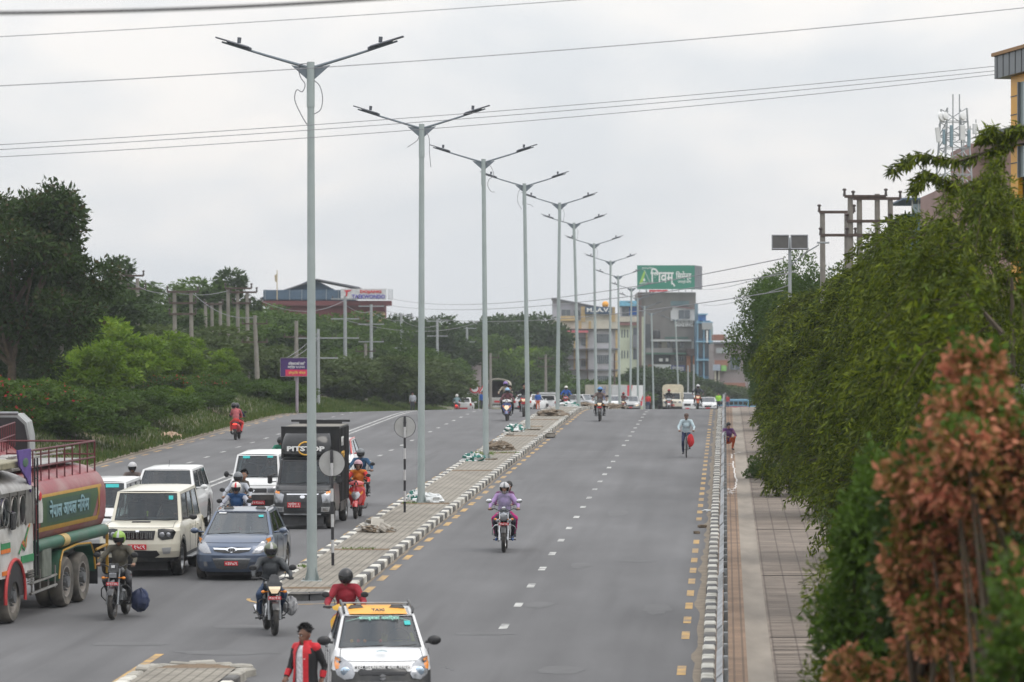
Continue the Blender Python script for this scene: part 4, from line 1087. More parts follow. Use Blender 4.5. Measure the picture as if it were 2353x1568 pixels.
def scooter(loc, rz, label, paint, accent, lit=False, txt=None, group=None, rx=SLOPE, rear=False, lens=None):
	t = thing('scooter', loc, rz, label, 'scooter', group, rx)
	wheel(t, (0, -.62, .235), .235, .10, spokes=5, rim_m=BLACK); wheel(t, (0, .62, .235), .235, .105, spokes=5, rim_m=BLACK)
	b = MB()
	for s_ in (-1, 1): b.tube([(s_ * .07, -.62, .235), (s_ * .06, -.47, .55)], .02, 7)
	b.tube([(0, -.47, .5), (0, -.36, .96)], .03, 8); b.obj('fork', BLACK, t, 50)
	b = MB(); rg = []
	for k in range(10):
		a = R(25 + k * 15); rr = .275
		rg.append([(x_, -.62 - rr * math.cos(a) * q, .235 + rr * math.sin(a) * q) for x_, q in ((-.075, .88), (-.06, 1.), (0, 1.03), (.06, 1.), (.075, .88))])
	b.loft(rg, closed=False, cap=False); b.obj('front_fender', paint, t, 60)
	# apron: a shield seen from the front, pointed below
	ap = [(0, .34), (.10, .40), (.17, .52), (.225, .66), (.235, .76), (.17, .86), (.09, .90)]
	def yf(x_, z_): return -.50 + .16 * (z_ - .34) + .75 * x_ * x_
	cols = []
	for k in range(9):
		zz = .34 + (.90 - .34) * k / 8
		hw = np.interp(zz, [q[1] for q in ap], [q[0] for q in ap]) + .015
		cols.append([(hw * j / 5, yf(hw * j / 5, zz) - (.05 if abs(j) < 2 else 0), zz) for j in range(-5, 6)])
	b = MB(); b.loft([c + [(x_, y_ + .05, z_) for x_, y_, z_ in reversed(c)] for c in cols]); b.obj('apron', paint, t, 40)
	b = MB(); b.loft([[(-.10, -.575, .60), (0, -.60, .52), (.10, -.575, .60), (.06, -.52, .60), (-.06, -.52, .60)], [(-.13, -.565, .68), (0, -.595, .66), (.13, -.565, .68), (.08, -.5, .68), (-.08, -.5, .68)], [(-.08, -.53, .76), (0, -.565, .73), (.08, -.53, .76), (.05, -.48, .76), (-.05, -.48, .76)]])
	b.obj('headlight', LITW if lit else (lens or LAMPG), t, 30)
	for s_ in (-1, 1):
		b = MB(); b.loft([[(s_ * .13, -.50, .64), (s_ * .20, -.47, .72), (s_ * .20, -.44, .72), (s_ * .13, -.46, .64)], [(s_ * .12, -.49, .72), (s_ * .19, -.46, .79), (s_ * .19, -.43, .79), (s_ * .12, -.45, .72)]]); b.obj('indicator', AMBER if accent is not None else LAMPG, t, 30)
	b = MB()   # handlebar cowl
	b.loft([[(-.20, -.36, .95), (0, -.50, .92), (.20, -.36, .95), (.16, -.26, .94), (-.16, -.26, .94)], [(-.22, -.34, 1.00), (0, -.47, 1.0), (.22, -.34, 1.00), (.17, -.26, 1.0), (-.17, -.26, 1.0)], [(-.13, -.33, 1.04), (0, -.42, 1.07), (.13, -.33, 1.04), (.1, -.28, 1.05), (-.1, -.28, 1.05)]]); b.obj('handlebar_cowl', accent or paint, t, 30)
	b = MB(); b.loft([[(-.07, -.475, .95), (.07, -.475, .95), (.05, -.44, .95), (-.05, -.44, .95)], [(-.05, -.46, 1.0), (.05, -.46, 1.0), (.05, -.42, 1.0), (-.05, -.42, 1.0)], [(-.012, -.435, 1.065), (.012, -.435, 1.065), (.01, -.4, 1.06), (-.01, -.4, 1.06)]]); b.obj('badge', BLACKG, t, 30)
	b = MB(); b.tube([(-.37, -.22, .99), (-.2, -.28, .99), (.2, -.28, .99), (.37, -.22, .99)], .014, 8)
	for s_ in (-1, 1): b.tube([(s_ * .25, -.265, .99), (s_ * .37, -.22, .99)], .021, 8); b.tube([(s_ * .26, -.32, .99), (s_ * .36, -.29, .98)], .006, 5)
	b.obj('handlebar', BLACK, t, 50)
	mirrors(t, .31, -.28, 1.19, by=0, bz=1.0, r_=.05, bx=.17)
	b = MB(); b.box((0, -.10, .30), (.36, .52, .06), b=.02); b.obj('floorboard', BLACK, t, 30)
	b = MB(); rg = []
	for (y_, w_, z0, z1) in ((.12, .13, .32, .66), (.25, .19, .30, .72), (.5, .20, .36, .74), (.75, .15, .50, .76), (.92, .07, .62, .76)):
		rg.append([(w_ * math.cos(a), y_, (z0 + z1) / 2 + (z1 - z0) / 2 * math.sin(a)) for a in [2 * math.pi * k / 14 for k in range(14)]])
	b.loft(rg); b.obj('rear_body', paint, t, 60)
	b = MB(); b.box((0, .44, .755), (.26, .66, .09), b=.035); b.obj('seat', BLACK, t, 30)
	b = MB(); b.tube([(.12, .3, .25), (.17, .5, .27), (.17, .82, .34)], [.02, .045, .045], 10); b.obj('exhaust', BLACK, t, 50)
	b = MB(); b.box((0, .93, .70), (.16, .05, .06), b=.015); b.obj('tail_light', REDLIT if rear else REDL, t, 30)
	if rear:
		b = MB(); b.loft([[(-.06, .86, .66), (.06, .86, .66), (.06, .9, .66), (-.06, .9, .66)], [(-.06, .97, .42), (.06, .97, .42), (.06, .99, .42), (-.06, .99, .42)]]); b.obj('rear_fender', BLACK, t, 30)
		plate(t, (0, .985, .56), .2, .13, REDP, None)
	plate(t, (0, -.60, .44), .2, .05, REDP, txt)
	return t

def bicycle(loc, rz, label, paint, rx=SLOPE):
	t = thing('bicycle', loc, rz, label, 'bicycle', None, rx)
	wheel(t, (0, -.52, .34), .34, .035, spokes=18, rim_m=STEEL, rimk=.92); wheel(t, (0, .52, .34), .34, .035, spokes=18, rim_m=STEEL, rimk=.92)
	b = MB(); 
	for pts in ([(0, -.40, .86), (0, -.10, .30), (0, .18, .80), (0, -.38, .80)], [(0, .10, .66), (0, .52, .34), (0, -.10, .30)], [(-.03, -.52, .34), (-.03, -.44, .66), (0, -.40, .88)], [(.03, -.52, .34), (.03, -.44, .66)]): b.tube(pts, .014, 7)
	b.obj('frame', paint, t, 50)
	b = MB(); b.tube([(-.27, -.28, 1.0), (-.2, -.36, 1.01), (0, -.41, .97), (.2, -.36, 1.01), (.27, -.28, 1.0)], .011, 7); b.tube([(0, -.40, .86), (0, -.41, .98)], .013, 7); b.obj('handlebar', STEEL, t, 50)
	b = MB(); b.ell((0, .22, .87), (.09, .13, .035), 14, 8); b.tube([(0, .18, .78), (0, .2, .86)], .013, 6); b.obj('saddle', BLACK, t, 50)
	b = MB(); b.tube([(-.08, -.10, .30), (.08, -.10, .30)], .012, 6); b.tube([(.08, -.1, .30), (.09, -.02, .36)], .01, 6); b.tube([(-.08, -.1, .30), (-.09, -.16, .18)], .01, 6); b.box((.12, -.02, .36), (.09, .07, .02)); b.box((-.12, -.14, .16), (.09, .07, .02)); b.obj('pedals', BLACK, t, 30)
	b = MB(); b.box((0, .52, .74), (.14, .36, .02)); b.tube([(0, .5, .73), (0, .52, .36)], .01, 5); b.obj('carrier', STEEL, t, 30)
	return t
# ================================================================ cars, vans and trucks
INTER = mat('car_interior', (0.05, 0.05, 0.052), .8, var=.2)
SEATM = mat('seat_fabric', (0.09, 0.085, 0.08), .9, var=.2)
CGLASS = clearglass('car_window', tint=(.40, .48, .48))
SIDEG = glassmat('side_glass', (0.018, 0.022, 0.024), .06)
STICK = mat('sticker_teal', (0.02, 0.42, 0.42), .5, var=.05)
def paintmat(n, c, dirt=.35, metal=0.0, rough=.32): return mat('paint_' + n, c, rough, metal, var=.03, scale=2, coat=.55, dirt=((.2, .18, .15), dirt, 1.6))
NU = 13
def car(t, L=4.0, W=1.7, H=1.5, paint=None, lower=None, front=None, D=.55, cowl=(-.9, .92, .90), wtop=(-.25, 1.42, .74), rtop=(1.1, 1.44, .72), rbase=(1.75, 1.0, .88),
		rear=None, Dr=.28, gc=.2, sill=None, wheels=((-1.25, .30, .19), (1.25, .30, .19)), arch=.34, belt=None, sides=((.05, .48), (.52, .96)), roofm=None, bulge=.10, crown=.035,
		rearbulge=.06, hoodcr=.05, black_rows=0, rimm=None, sglass=None, cladding=None, spokes=7, interior=True, framem=None, seats=True, wheel_n=28, winset=(.05, .05, .04, .05), rwin=True, thr=None):
	W2 = W / 2; y0, y1 = -L / 2, L / 2
	front = front or [(.20, .05, .93), (.34, 0, .985), (.50, 0, 1.0), (.62, .03, 1.0), (.72, .07, .99), (.79, .14, .97)]
	rear = rear or [(.24, .04, .94), (.45, 0, 1.0), (.7, 0, 1.0), (.9, .04, .97)]
	xs = [math.sin(math.pi / 2 * (-1 + 2 * i / (NU - 1))) for i in range(NU)]
	def se(xf, D_): return D_ * (1 - (max(0.0, 1 - abs(xf) ** 2.6)) ** (1 / 2.6))
	def yf(xf, z):
		zs = [r[0] for r in front]; dy = float(np.interp(z, zs, [r[1] for r in front]))
		return y0 + dy + se(xf, D)
	def wf(z): return W2 * float(np.interp(z, [r[0] for r in front], [r[2] for r in front]))
	b = MB(); MI = {'p': 0, 'l': 1, 'k': 2}
	frows = [[(wf(z) * xf, yf(xf, z), z) for xf in xs] for z, dy, ws in front]
	for i in range(len(frows) - 1): b.loft([frows[i], frows[i + 1]], 1 if i < black_rows else 0, closed=False, cap=False)
	# hood
	yc, zc, wc = cowl
	NV = 6; hood = []
	top = frows[-1]
	for v in range(NV + 1):
		q = v / NV; row = []
		for j, xf in enumerate(xs):
			p = top[j]; c = (wc * W2 * xf, yc + .10 * xf * xf, zc - .03 * xf * xf)
			row.append((lerp(p[0], c[0], q ** 1.0), lerp(p[1], c[1], q), lerp(p[2], c[2], q ** .85) + hoodcr * math.sin(math.pi * q) * (1 - .3 * xf * xf)))
		hood.append(row)
	b.loft(hood, 0, closed=False, cap=False)
	hg = MB(); up_ = Vector((0, 0, .001)); side_l = [Vector(r_[2]) + up_ for r_ in hood]; side_r = [Vector(r_[-3]) + up_ for r_ in hood]
	hg.tube(side_l, .006, 4); hg.tube(side_r, .006, 4); hg.tube([Vector(p_) + up_ for p_ in hood[0][2:-2]], .006, 4); hg.obj('hood_gap', BLACK, t, 0)
	# flanks
	ybr, zbr, wbr = rbase
	rrows = [[(W2 * ws * xf, y1 - dy - se(xf, Dr), z) for xf in xs] for z, dy, ws in rear]
	for i in range(len(rrows) - 1): b.loft([rrows[i], rrows[i + 1]], 0 if not (i < black_rows) else 1, closed=False, cap=False)
	deck = []
	for v in range(4):
		q = v / 3
		deck.append([(lerp(rrows[-1][j][0], wbr * W2 * xf, q), lerp(rrows[-1][j][1], ybr, q), lerp(rrows[-1][j][2], zbr, q)) for j, xf in enumerate(xs)])
	b.loft(deck, 0, closed=False, cap=False)
	zb0, zb1 = front[0][0], rear[0][0]
	gcs = sill if sill is not None else gc + .04
	def zbot(y, z0=None):
		z = gcs
		for wy, wr, ww in wheels:
			d = abs(y - wy)
			if d < arch: z = max(z, wr + math.sqrt(max(arch * arch - d * d, 0)) * .98)
		return z
	beltz = lambda y: lerp(zc - .03, zbr, min(1, max(0, (y - yc - .1) / (ybr - yc - .1)))) if belt is None else belt(y)
	ycols = []
	for v in range(NV + 1): ycols.append(hood[v][-1])
	for v in range(1, 15):
		y = lerp(yc + .10, ybr, v / 14); ycols.append((lerp(wc, wbr, v / 14) * W2, y, beltz(y)))
	for v in range(2, -1, -1): ycols.append((deck[v][-1][0], deck[v][-1][1], deck[v][-1][2]))
	# refine the columns near the arches
	fine = []
	for a, c in zip(ycols, ycols[1:]):
		n_ = max(1, int(abs(c[1] - a[1]) / .05))
		for k in range(n_): fine.append(tuple(lerp(a[i], c[i], k / n_) for i in range(3)))
	fine.append(ycols[-1])
	for s_ in (-1, 1):
		rows = []
		for (xt, y, zt) in fine:
			zb = min(zbot(y), zt - .05)
			if y < y0 + D + .05: zb = max(zb if zb > gcs + .01 else float(np.interp(y, [y0, y0 + D], [front[0][0], gcs])), .1)
			col = []
			taper = 1.0
			if y < y0 + D + front[-1][1]: taper = wf(zt) / W2
			for fz, fx in ((0, .985 * taper), (.12, 1.0), (.45, 1.0), (.72, .992), (.9, None), (1, 'top')):
				z = lerp(zb, zt, fz)
				if fx == 'top': x = xt
				elif fx is None: x = lerp(W2 * .985, xt, .55)
				else: x = W2 * fx
				if y < y0 + D * 1.0: x = min(x, max(xt, wf(min(z, front[-1][0]))))
				col.append((s_ * x, y, z))
			rows.append(col)
		b.loft(rows, 0, closed=False, cap=False)
		if cladding:
			k_ = [[(p[0] * 1.006, p[1], lerp(c[0][2], c[0][2] + cladding, f) + 0) for p, f in ((c[0], 0), (c[1], 1))] for c in rows]
			b.loft(k_, 1, closed=False, cap=False)
	# cabin floor at the belt and underside
	b.add([(-W2 * wc, yc, zc - .06), (W2 * wc, yc, zc - .06), (W2 * wbr, ybr, zbr - .06), (-W2 * wbr, ybr, zbr - .06)], [(0, 1, 2, 3)], 2)
	b.box((0, 0, gcs + .1), (W * .72, L * .86, .12), 2)
	for wy, wr, ww in wheels:
		b.box((0, wy, wr + .1), (W - 2 * ww - .12, arch * 2.1, wr + .3), 2)
	b.box((0, y0 + D * .7, (front[0][0] + front[-1][0]) / 2), (W * .86, .05, front[-1][0] - front[0][0]), 2)
	# greenhouse: framed openings
	yw, zw, ww_ = wtop; yr, zrf, wr_ = rtop
	fm = 0
	def patch(p00, p10, p11, p01, holes, nm, gm, bul=(0, 0, 0), fmi=0, nu=8, ins=None):
		p00, p10, p11, p01 = map(Vector, (p00, p10, p11, p01)); bul = Vector(bul)
		def S(u, v, k=0.0):
			p = p00.lerp(p10, u).lerp(p01.lerp(p11, u), v) + bul * (4 * u * (1 - u))
			return p
		us = sorted(set([0, 1] + [h[0] for h in holes] + [h[1] for h in holes] + [i / nu for i in range(nu + 1)])); vs = sorted(set([0, 1] + [h[2] for h in holes] + [h[3] for h in holes]))
		for i in range(len(us) - 1):
			for j in range(len(vs) - 1):
				um, vm = (us[i] + us[i + 1]) / 2, (vs[j] + vs[j + 1]) / 2
				if any(h[0] < um < h[1] and h[2] < vm < h[3] for h in holes): continue
				b.add([S(us[i], vs[j]), S(us[i + 1], vs[j]), S(us[i + 1], vs[j + 1]), S(us[i], vs[j + 1])], [(0, 1, 2, 3)], fmi)
		outs = []
		nrm = (p10 - p00).cross(p01 - p00).normalized()
		for h in holes:
			g = MB(); n_ = 6 if bul.length else 1
			g.loft([[S(lerp(h[0], h[1], k / n_), h[2]) - nrm * .004, S(lerp(h[0], h[1], k / n_), h[3]) - nrm * .004] for k in range(n_ + 1)], 0, closed=False, cap=False)
			outs.append(g.obj(nm, gm, t, 60))
			rb = MB(); ring = [S(lerp(h[0], h[1], k / n_), h[2]) for k in range(n_ + 1)] + [S(lerp(h[1], h[0], k / n_), h[3]) for k in range(n_ + 1)]; ring.append(ring[0])
			rb.tube(ring, .009, 5, cap=False); rb.obj('window_seal', BLACK, outs[-1], 0)
		return outs, S
	bl, br_ = (-wc * W2, yc + .10, zc - .03), (wc * W2, yc + .10, zc - .03)
	tl, tr = (-ww_ * W2, yw, zw), (ww_ * W2, yw, zw)
	rtl, rtr = (-wr_ * W2, yr, zrf), (wr_ * W2, yr, zrf)
	rbl, rbr_ = (-wbr * W2, ybr, zbr), (wbr * W2, ybr, zbr)
	a0, a1, c0_, c1_ = winset
	gl, S1 = patch(bl, br_, tr, tl, [(a0, 1 - a1, c0_, 1 - c1_)], 'windshield', CGLASS, (0, -bulge, 0))
	patch(br_, rbr_, rtr, tr, [(u0, u1, .05, .90) for u0, u1 in sides], 'side_window', sglass or CGLASS, (0, 0, 0), nu=1)
	patch(rbl, bl, tl, rtl, [(1 - u1, 1 - u0, .05, .90) for u0, u1 in sides], 'side_window', sglass or CGLASS, (0, 0, 0), nu=1)
	patch(rbr_, rbl, rtl, rtr, [(.08, .92, .12, .88)] if rwin else [], 'rear_window', sglass or CGLASS, (0, rearbulge, 0))
	rb = []
	for v in range(7):
		q = v / 6; row = []
		for j in range(9):
			u = j / 8; fa = Vector(tl).lerp(Vector(tr), u) + Vector((0, -bulge * 4 * u * (1 - u), 0)); fb = Vector(rtl).lerp(Vector(rtr), u) + Vector((0, rearbulge * 4 * u * (1 - u), 0))
			p = fa.lerp(fb, q); p.z += crown * (1 - (2 * u - 1) ** 4) * (.35 + .65 * math.sin(math.pi * min(1, max(0, q))))
			row.append(tuple(p))
		rb.append(row)
	b.loft(rb, 3, closed=False, cap=False)
	body = b.obj('body', [paint, lower or paint, INTER, roofm or paint], t, 38)
	for wy, wr, ww in wheels:
		for s_ in (-1, 1): wheel(t, (s_ * (W2 - ww / 2 - .012), wy, wr), wr, ww, spokes=spokes, rim_m=rimm or STEEL, rimk=.66, n=wheel_n)
	if interior:
		b = MB(); b.box((0, ybr - .22, (zc + zrf) / 2 - .05), (W * .66, .05, zrf - zc - .1)); b.box((0, lerp(yw, yr, .5), min(zw, zrf) - .06), (W * .62, (yr - yw) * .92, .02)); b.box((0, lerp(yc, ybr, .62), zc + .08), (W * .7, .5, .42), b=.05); b.obj('lining_and_blocker', INTER, t, 0)  # roof liner and rear seat, with an added dark bulkhead blocking the bright rear
	if interior and seats:
		for s_ in (-1, 1):
			b = MB(); b.box((s_ * W * .21, yc + 1.25, zc - .02 + .12), (.44, .14, .5), 0, rotm(0, 0, 0), b=.05); b.box((s_ * W * .21, yc + 1.25, zc + .46), (.24, .1, .15), b=.04); b.obj('seat', SEATM, t, 40)
		b = MB(); b.box((0, yc + .33, zc - .02), (W * .84, .34, .12), b=.04); b.obj('dashboard', INTER, t, 40)
		b = MB(); ring = [(W * .21 + .17 * math.cos(a), yc + .56 + .05 * math.sin(a), zc + .06 + .17 * math.sin(a)) for a in [2 * math.pi * k / 20 for k in range(21)]]
		b.tube(ring, .013, 6, cap=False); b.tube([(W * .21 - .16, yc + .56, zc + .06), (W * .21 + .16, yc + .56, zc + .06)], .012, 5); b.obj('steering_wheel', BLACK, t, 50)
		b = MB(); b.box((0, yw + .1, zw - .13), (.2, .02, .05), b=.01); b.obj('inner_mirror', BLACK, t, 30)
	def decal(name, poly, m, off=.006, parent=None, rings=3, sym=False, thick=0.0):
		"""a shape on the curved front: poly in (fraction of half width, height)"""
		for s_ in ((-1, 1) if sym else (1,)):
			c = (sum(p[0] for p in poly) / len(poly), sum(p[1] for p in poly) / len(poly)); g = MB(); rr = []
			# densify the outline
			dense = []
			for p, q in zip(poly, poly[1:] + poly[:1]):
				for k in range(3): dense.append((lerp(p[0], q[0], k / 3), lerp(p[1], q[1], k / 3)))
			for r_ in range(rings + 1):
				f = 1 - r_ / (rings + .001)
				rr.append([(s_ * wf(lerp(c[1], z, f)) * lerp(c[0], x, f), yf(lerp(c[0], x, f), lerp(c[1], z, f)) - off - thick * (1 - f ** 3) * 1.0, lerp(c[1], z, f)) for x, z in dense])
			skirt = [(s_ * wf(z) * x, yf(x, z) + .01, z) for x, z in dense]
			g.loft([skirt] + rr, closed=True, cap=False); g.f.append(tuple(range(len(g.v) - len(dense), len(g.v)))); g.m.append(0)
			o = g.obj(name, m, parent or t, 40)
			if not sym: return o
	def handles(zh, ylist, m=None):
		for s_ in (-1, 1):
			for yy in ylist:
				b = MB(); b.box((s_ * (W2 + .008), yy, zh), (.02, .16, .025), b=.006); b.obj('door_handle', m or paint, t, 30)
	def seams(ylist, z0, z1):
		for s_ in (-1, 1):
			for yy in ylist:
				b = MB(); b.box((s_ * (W2 + .001), yy, (z0 + z1) / 2), (.006, .008, z1 - z0)); b.obj('door_seam', BLACK, t, 0)
	def sidemirror(yy, zz, m, out=.14, sz=(.075, .06, .065)):
		for s_ in (-1, 1):
			b = MB(); b.ell((s_ * (W2 + out), yy, zz), (sz[0] * 1.25, sz[1], sz[2]), 14, 8); b.tube([(s_ * (W2 * wc + .02), yy + .02, zz - .03), (s_ * (W2 + out), yy + .01, zz - .02)], .022, 6); b.obj('side_mirror', m, t, 60)
	def wipers():
		for x0_, x1_ in ((-.45, .05), (.1, .62)):
			a, c = S1((x0_ + .75) / 1.5, .03), S1((x1_ + .75) / 1.5, .10)
			b = MB(); b.tube([a + Vector((0, -.03, .01)), c + Vector((0, -.03, .01))], .008, 5); b.obj('wiper', BLACK, t, 0)
	def sticker(u, v, w_=.09, h_=.05, m=None):
		p, q, r_ = S1(u, v), S1(u + .01, v), S1(u, v + .01)
		ex = (q - p).normalized(); ez = (r_ - p).normalized(); ny = ex.cross(ez)
		b = MB(); p = p + ny * .008
		b.add([p - ex * w_ - ez * h_, p + ex * w_ - ez * h_, p + ex * w_ + ez * h_, p - ex * w_ + ez * h_], [(0, 1, 2, 3)]); b.obj('windshield_sticker', m or STICK, gl[0], 0, fix=False)
	def glassframe(u, v, off=.012):
		p, q, r_ = S1(u, v), S1(u + .01, v), S1(u, v + .01)
		ex = (q - p).normalized(); ez = (r_ - p).normalized(); ny = ex.cross(ez)
		M_ = Matrix((ex, ez, ny)).transposed().to_4x4(); M_.translation = p + ny * off
		return M_
	return dict(decal=decal, handles=handles, seams=seams, mirror=sidemirror, wipers=wipers, sticker=sticker, yf=yf, wf=wf, body=body, glass=gl[0], S=S1, gframe=glassframe)

def vloc(px, y, face=1):
	x = wx(px, y); return (x, y, gz(x, y))
def inside(car_t, name, label, off, mats, pose='driver', group='people inside the vehicles', **k):
	M = Matrix.LocRotScale(car_t.location, car_t.rotation_euler, None)
	p = M @ Vector(off)
	o, mh = person(name, p, car_t.rotation_euler.z, label, pose, mats, group=group, voxel=.02, **k)
	return o
def front_at(x, y, L, rz=ROADRZ):
	"""centre of a vehicle whose front middle stands at x, y facing the camera"""
	return (x - math.sin(rz) * L / 2, y + math.cos(rz) * L / 2)
def vthing(name, x, yfront, L, rz, label, cat, group=None, rx=SLOPE):
	cx, cy = front_at(x, yfront, L, rz)
	return thing(name, (cx, cy, gz(cx, cy) + .003), rz, label, cat, group, rx)
G_CARS = 'cars in the traffic'
PCREAM = paintmat('cream', (0.60, 0.57, 0.47), .15); PWHITE = paintmat('white', (0.66, 0.67, 0.67), .15); PGREY = paintmat('grey_blue', (0.075, 0.105, 0.165), .15, .5, .3)
PBLACK = mat('paint_black', (0.009, 0.010, 0.013), .3, var=.05, scale=2, coat=.25, dirt=((.12, .11, .1), .12, 1.6)); PSILV = paintmat('silver', (0.40, 0.41, 0.42), .2, .4)
LOWK = mat('bumper_black', (0.028, 0.03, 0.033), .55, var=.15, dirt=((.14, .125, .1), .35, 3))

# ---- cream SUV
t = vthing('suv', -8.32, 85.3, 4.45, ROADRZ, 'cream SUV with black slotted grille, between the tanker and the grey hatchback', 'car', G_CARS)
k = car(t, 4.45, 1.82, 1.93, PCREAM, LOWK, front=[(.34, .10, .90), (.44, .03, .96), (.58, -.02, .99), (.74, -.02, 1.0), (.86, .0, 1.0), (1.02, .02, 1.0), (1.10, .07, .98)], D=.40,
		cowl=(-.98, 1.20, .88), wtop=(-.52, 1.82, .78), rtop=(2.02, 1.85, .77), rbase=(2.18, 1.16, .90), rear=[(.4, .04, .94), (.6, 0, 1), (.95, 0, 1), (1.12, .03, .98)], Dr=.12, gc=.34,
		wheels=((-1.36, .375, .24), (1.32, .375, .24)), arch=.45, sides=((.05, .34), (.37, .62), (.66, .94)), bulge=.07, crown=.06, black_rows=1, hoodcr=.05, cladding=.10)
k['decal']('grille', [(-.44, 1.04), (.44, 1.04), (.40, .84), (-.40, .84)], BLACKG, .012)
g = k
for i in range(7):
	xx = -.33 + .11 * i; b = MB(); x_, y_ = g['wf'](.93) * xx, g['yf'](xx, .93) - .03
	b.tube([(x_ - .018, y_, .87), (x_ - .022, y_, 1.0), (x_ + .022, y_, 1.0), (x_ + .018, y_, .87), (x_ - .018, y_, .87)], .006, 5); b.obj('grille_slot', CHROME, t, 0)
k['decal']('headlight', [(.50, 1.07), (.62, 1.085), (.86, 1.07), (.92, 1.0), (.86, .86), (.60, .83), (.50, .90)], BLACKG, .012, sym=True)
for s_ in (-1, 1):
	for xx, rr in ((.60, .06), (.75, .052)):
		x_ = s_ * k['wf'](.95) * xx; y_ = k['yf'](xx, .95) - .02
		b = MB(); b.ell((x_, y_, .95), (rr, .02, rr), 14, 8); b.obj('headlight', LAMPG, t, 60)
k['decal']('fog_lamp', [(.60, .66), (.82, .67), (.80, .53), (.64, .52)], PSILV, .012, sym=True)
k['decal']('air_intake', [(-.48, .60), (.48, .60), (.56, .50), (.44, .44), (-.44, .44), (-.56, .50)], BLACK, .01)
k['decal']('badge', [(-.05, 1.05), (.05, 1.05), (.035, 1.01), (-.035, 1.01)], CHROME, .03)
plate(t, (0, -2.27, .68), .42, .12, REDP, 'प १५८९')
k['mirror'](-.78, 1.27, BLACK); k['handles'](1.02, (.15, 1.0)); k['seams']((-.3, .62, 1.55), .5, 1.1); k['wipers'](); k['sticker'](.86, .80, .05, .05)
b = MB(); b.box((0, -1.62, 1.195), (.42, .16, .045), b=.015); b.obj('hood_scoop', BLACK, t, 30)
for s_ in (-1, 1):
	b = MB(); b.box((s_ * .96, .0, .38), (.14, 1.7, .05), b=.02); b.obj('side_step', STEEL, t, 30)
b = MB(); b.box((0, -.72, 1.30), (.03, .03, .05)); b.ell((0, -.72, 1.36), (.025, .025, .04), 8, 6); b.obj('dashboard_figure', mat('gold_green', (.3, .4, .03), .4), t, 30)
inside(t, 'person', 'driver in a pale shirt behind the windshield of the cream SUV', (.38, .30, .98), dict(top=cloth('pale', (.42, .4, .36)), bottom=cloth('dark', (.03, .03, .04))), hair='short')

# ---- grey blue hatchback
t = vthing('hatchback', -6.16, 84.3, 3.94, ROADRZ - .01, 'grey blue hatchback with chrome grille bar and roof rails, right of the cream SUV', 'car', G_CARS)
k = car(t, 3.94, 1.71, 1.50, PGREY, PGREY, front=[(.19, .07, .90), (.28, .02, .96), (.42, -.02, .99), (.56, -.01, 1.0), (.68, .05, 1.0), (.76, .13, .99), (.82, .24, .965)], D=.62,
		cowl=(-.98, .98, .90), wtop=(-.22, 1.43, .70), rtop=(1.25, 1.45, .68), rbase=(1.72, .98, .86), wheels=((-1.26, .305, .19), (1.27, .305, .19)), arch=.36, sides=((.10, .47), (.50, .86)), bulge=.12, winset=(.045, .045, .03, .04))
k['decal']('headlight', [(.52, .60), (.60, .72), (.78, .86), (.955, .93), (.97, .86), (.90, .68), (.74, .60)], LAMPG, .012, sym=True, thick=.012)
k['decal']('indicator', [(.86, .90), (.965, .93), (.968, .84), (.90, .80)], AMBER, .022, sym=True)
k['decal']('grille', [(-.50, .72), (0, .74), (.50, .72), (.46, .65), (.2, .61), (-.2, .61), (-.46, .65)], BLACKG, .008)
k['decal']('grille_bar', [(-.50, .722), (-.14, .715), (0, .74), (.14, .715), (.50, .722), (.46, .685), (.16, .68), (0, .62), (-.16, .68), (-.46, .685)], CHROME, .016)
k['decal']('badge', [(-.105, .68), (-.06, .715), (.06, .715), (.105, .68), (.06, .645), (-.06, .645)], BLACKG, .024)
text('H', .085, CHROME, t, Matrix.Translation((0, k['yf'](0, .68) - .03, .68)) @ FRONT @ Matrix.Shear('XY', 4, (.25, 0)), .004, name='emblem', bold=.003)
k['decal']('air_intake', [(-.50, .49), (.50, .49), (.40, .27), (.2, .245), (-.2, .245), (-.40, .27)], mat('mesh_dark', (.10, .105, .11), .5, .4, scale=80, var=.5), .008)
k['decal']('intake_rim', [(-.50, .495), (.50, .495), (.47, .455), (-.47, .455)], mat('satin_trim', (.3, .31, .32), .35, .8), .014)
k['decal']('fog_lamp', [(.66, .42), (.74, .42), (.76, .36), (.74, .31), (.66, .31), (.64, .36)], LAMPG, .012, sym=True)
b = MB(); ym = k['yf'](0, .84)
b.loft([[(-.11, ym + .24, .875), (-.03, ym + .20, .875), (.03, ym + .20, .875), (.11, ym + .24, .875)], [(-.10, ym + .25, .885), (-.02, ym + .24, .89), (.02, ym + .24, .89), (.10, ym + .25, .885)]], closed=False, cap=False); b.obj('hood_emblem', CHROME, t, 0)
plate(t, (0, -1.995, .385), .30, .10, REDP, '०३४५८९')
k['mirror'](-.74, 1.03, PGREY); k['handles'](.84, (.18, 1.0)); k['seams']((-.62, .34, 1.1), .35, .92); k['wipers'](); k['sticker'](.86, .80, .055, .04); k['sticker'](.16, .93, .09, .02, PWHITE)
for s_ in (-1, 1):
	b = MB(); b.tube([(s_ * .56, -.15, 1.45), (s_ * .57, -.05, 1.50), (s_ * .57, 1.0, 1.51), (s_ * .56, 1.1, 1.46)], .016, 6); b.obj('roof_rail', STEEL, t, 50)
HB = t
inside(t, 'person', 'driver in a white shirt at the wheel of the grey blue hatchback', (.36, .40, .62), dict(top=cloth('whitish', (.5, .5, .5)), bottom=cloth('dark', (.03, .03, .04))), hair='short')
inside(t, 'person', 'passenger in a red top inside the grey blue hatchback', (-.36, .42, .60), dict(top=cloth('redtop', (.35, .04, .05)), bottom=cloth('dark', (.03, .03, .04))), hair='long')

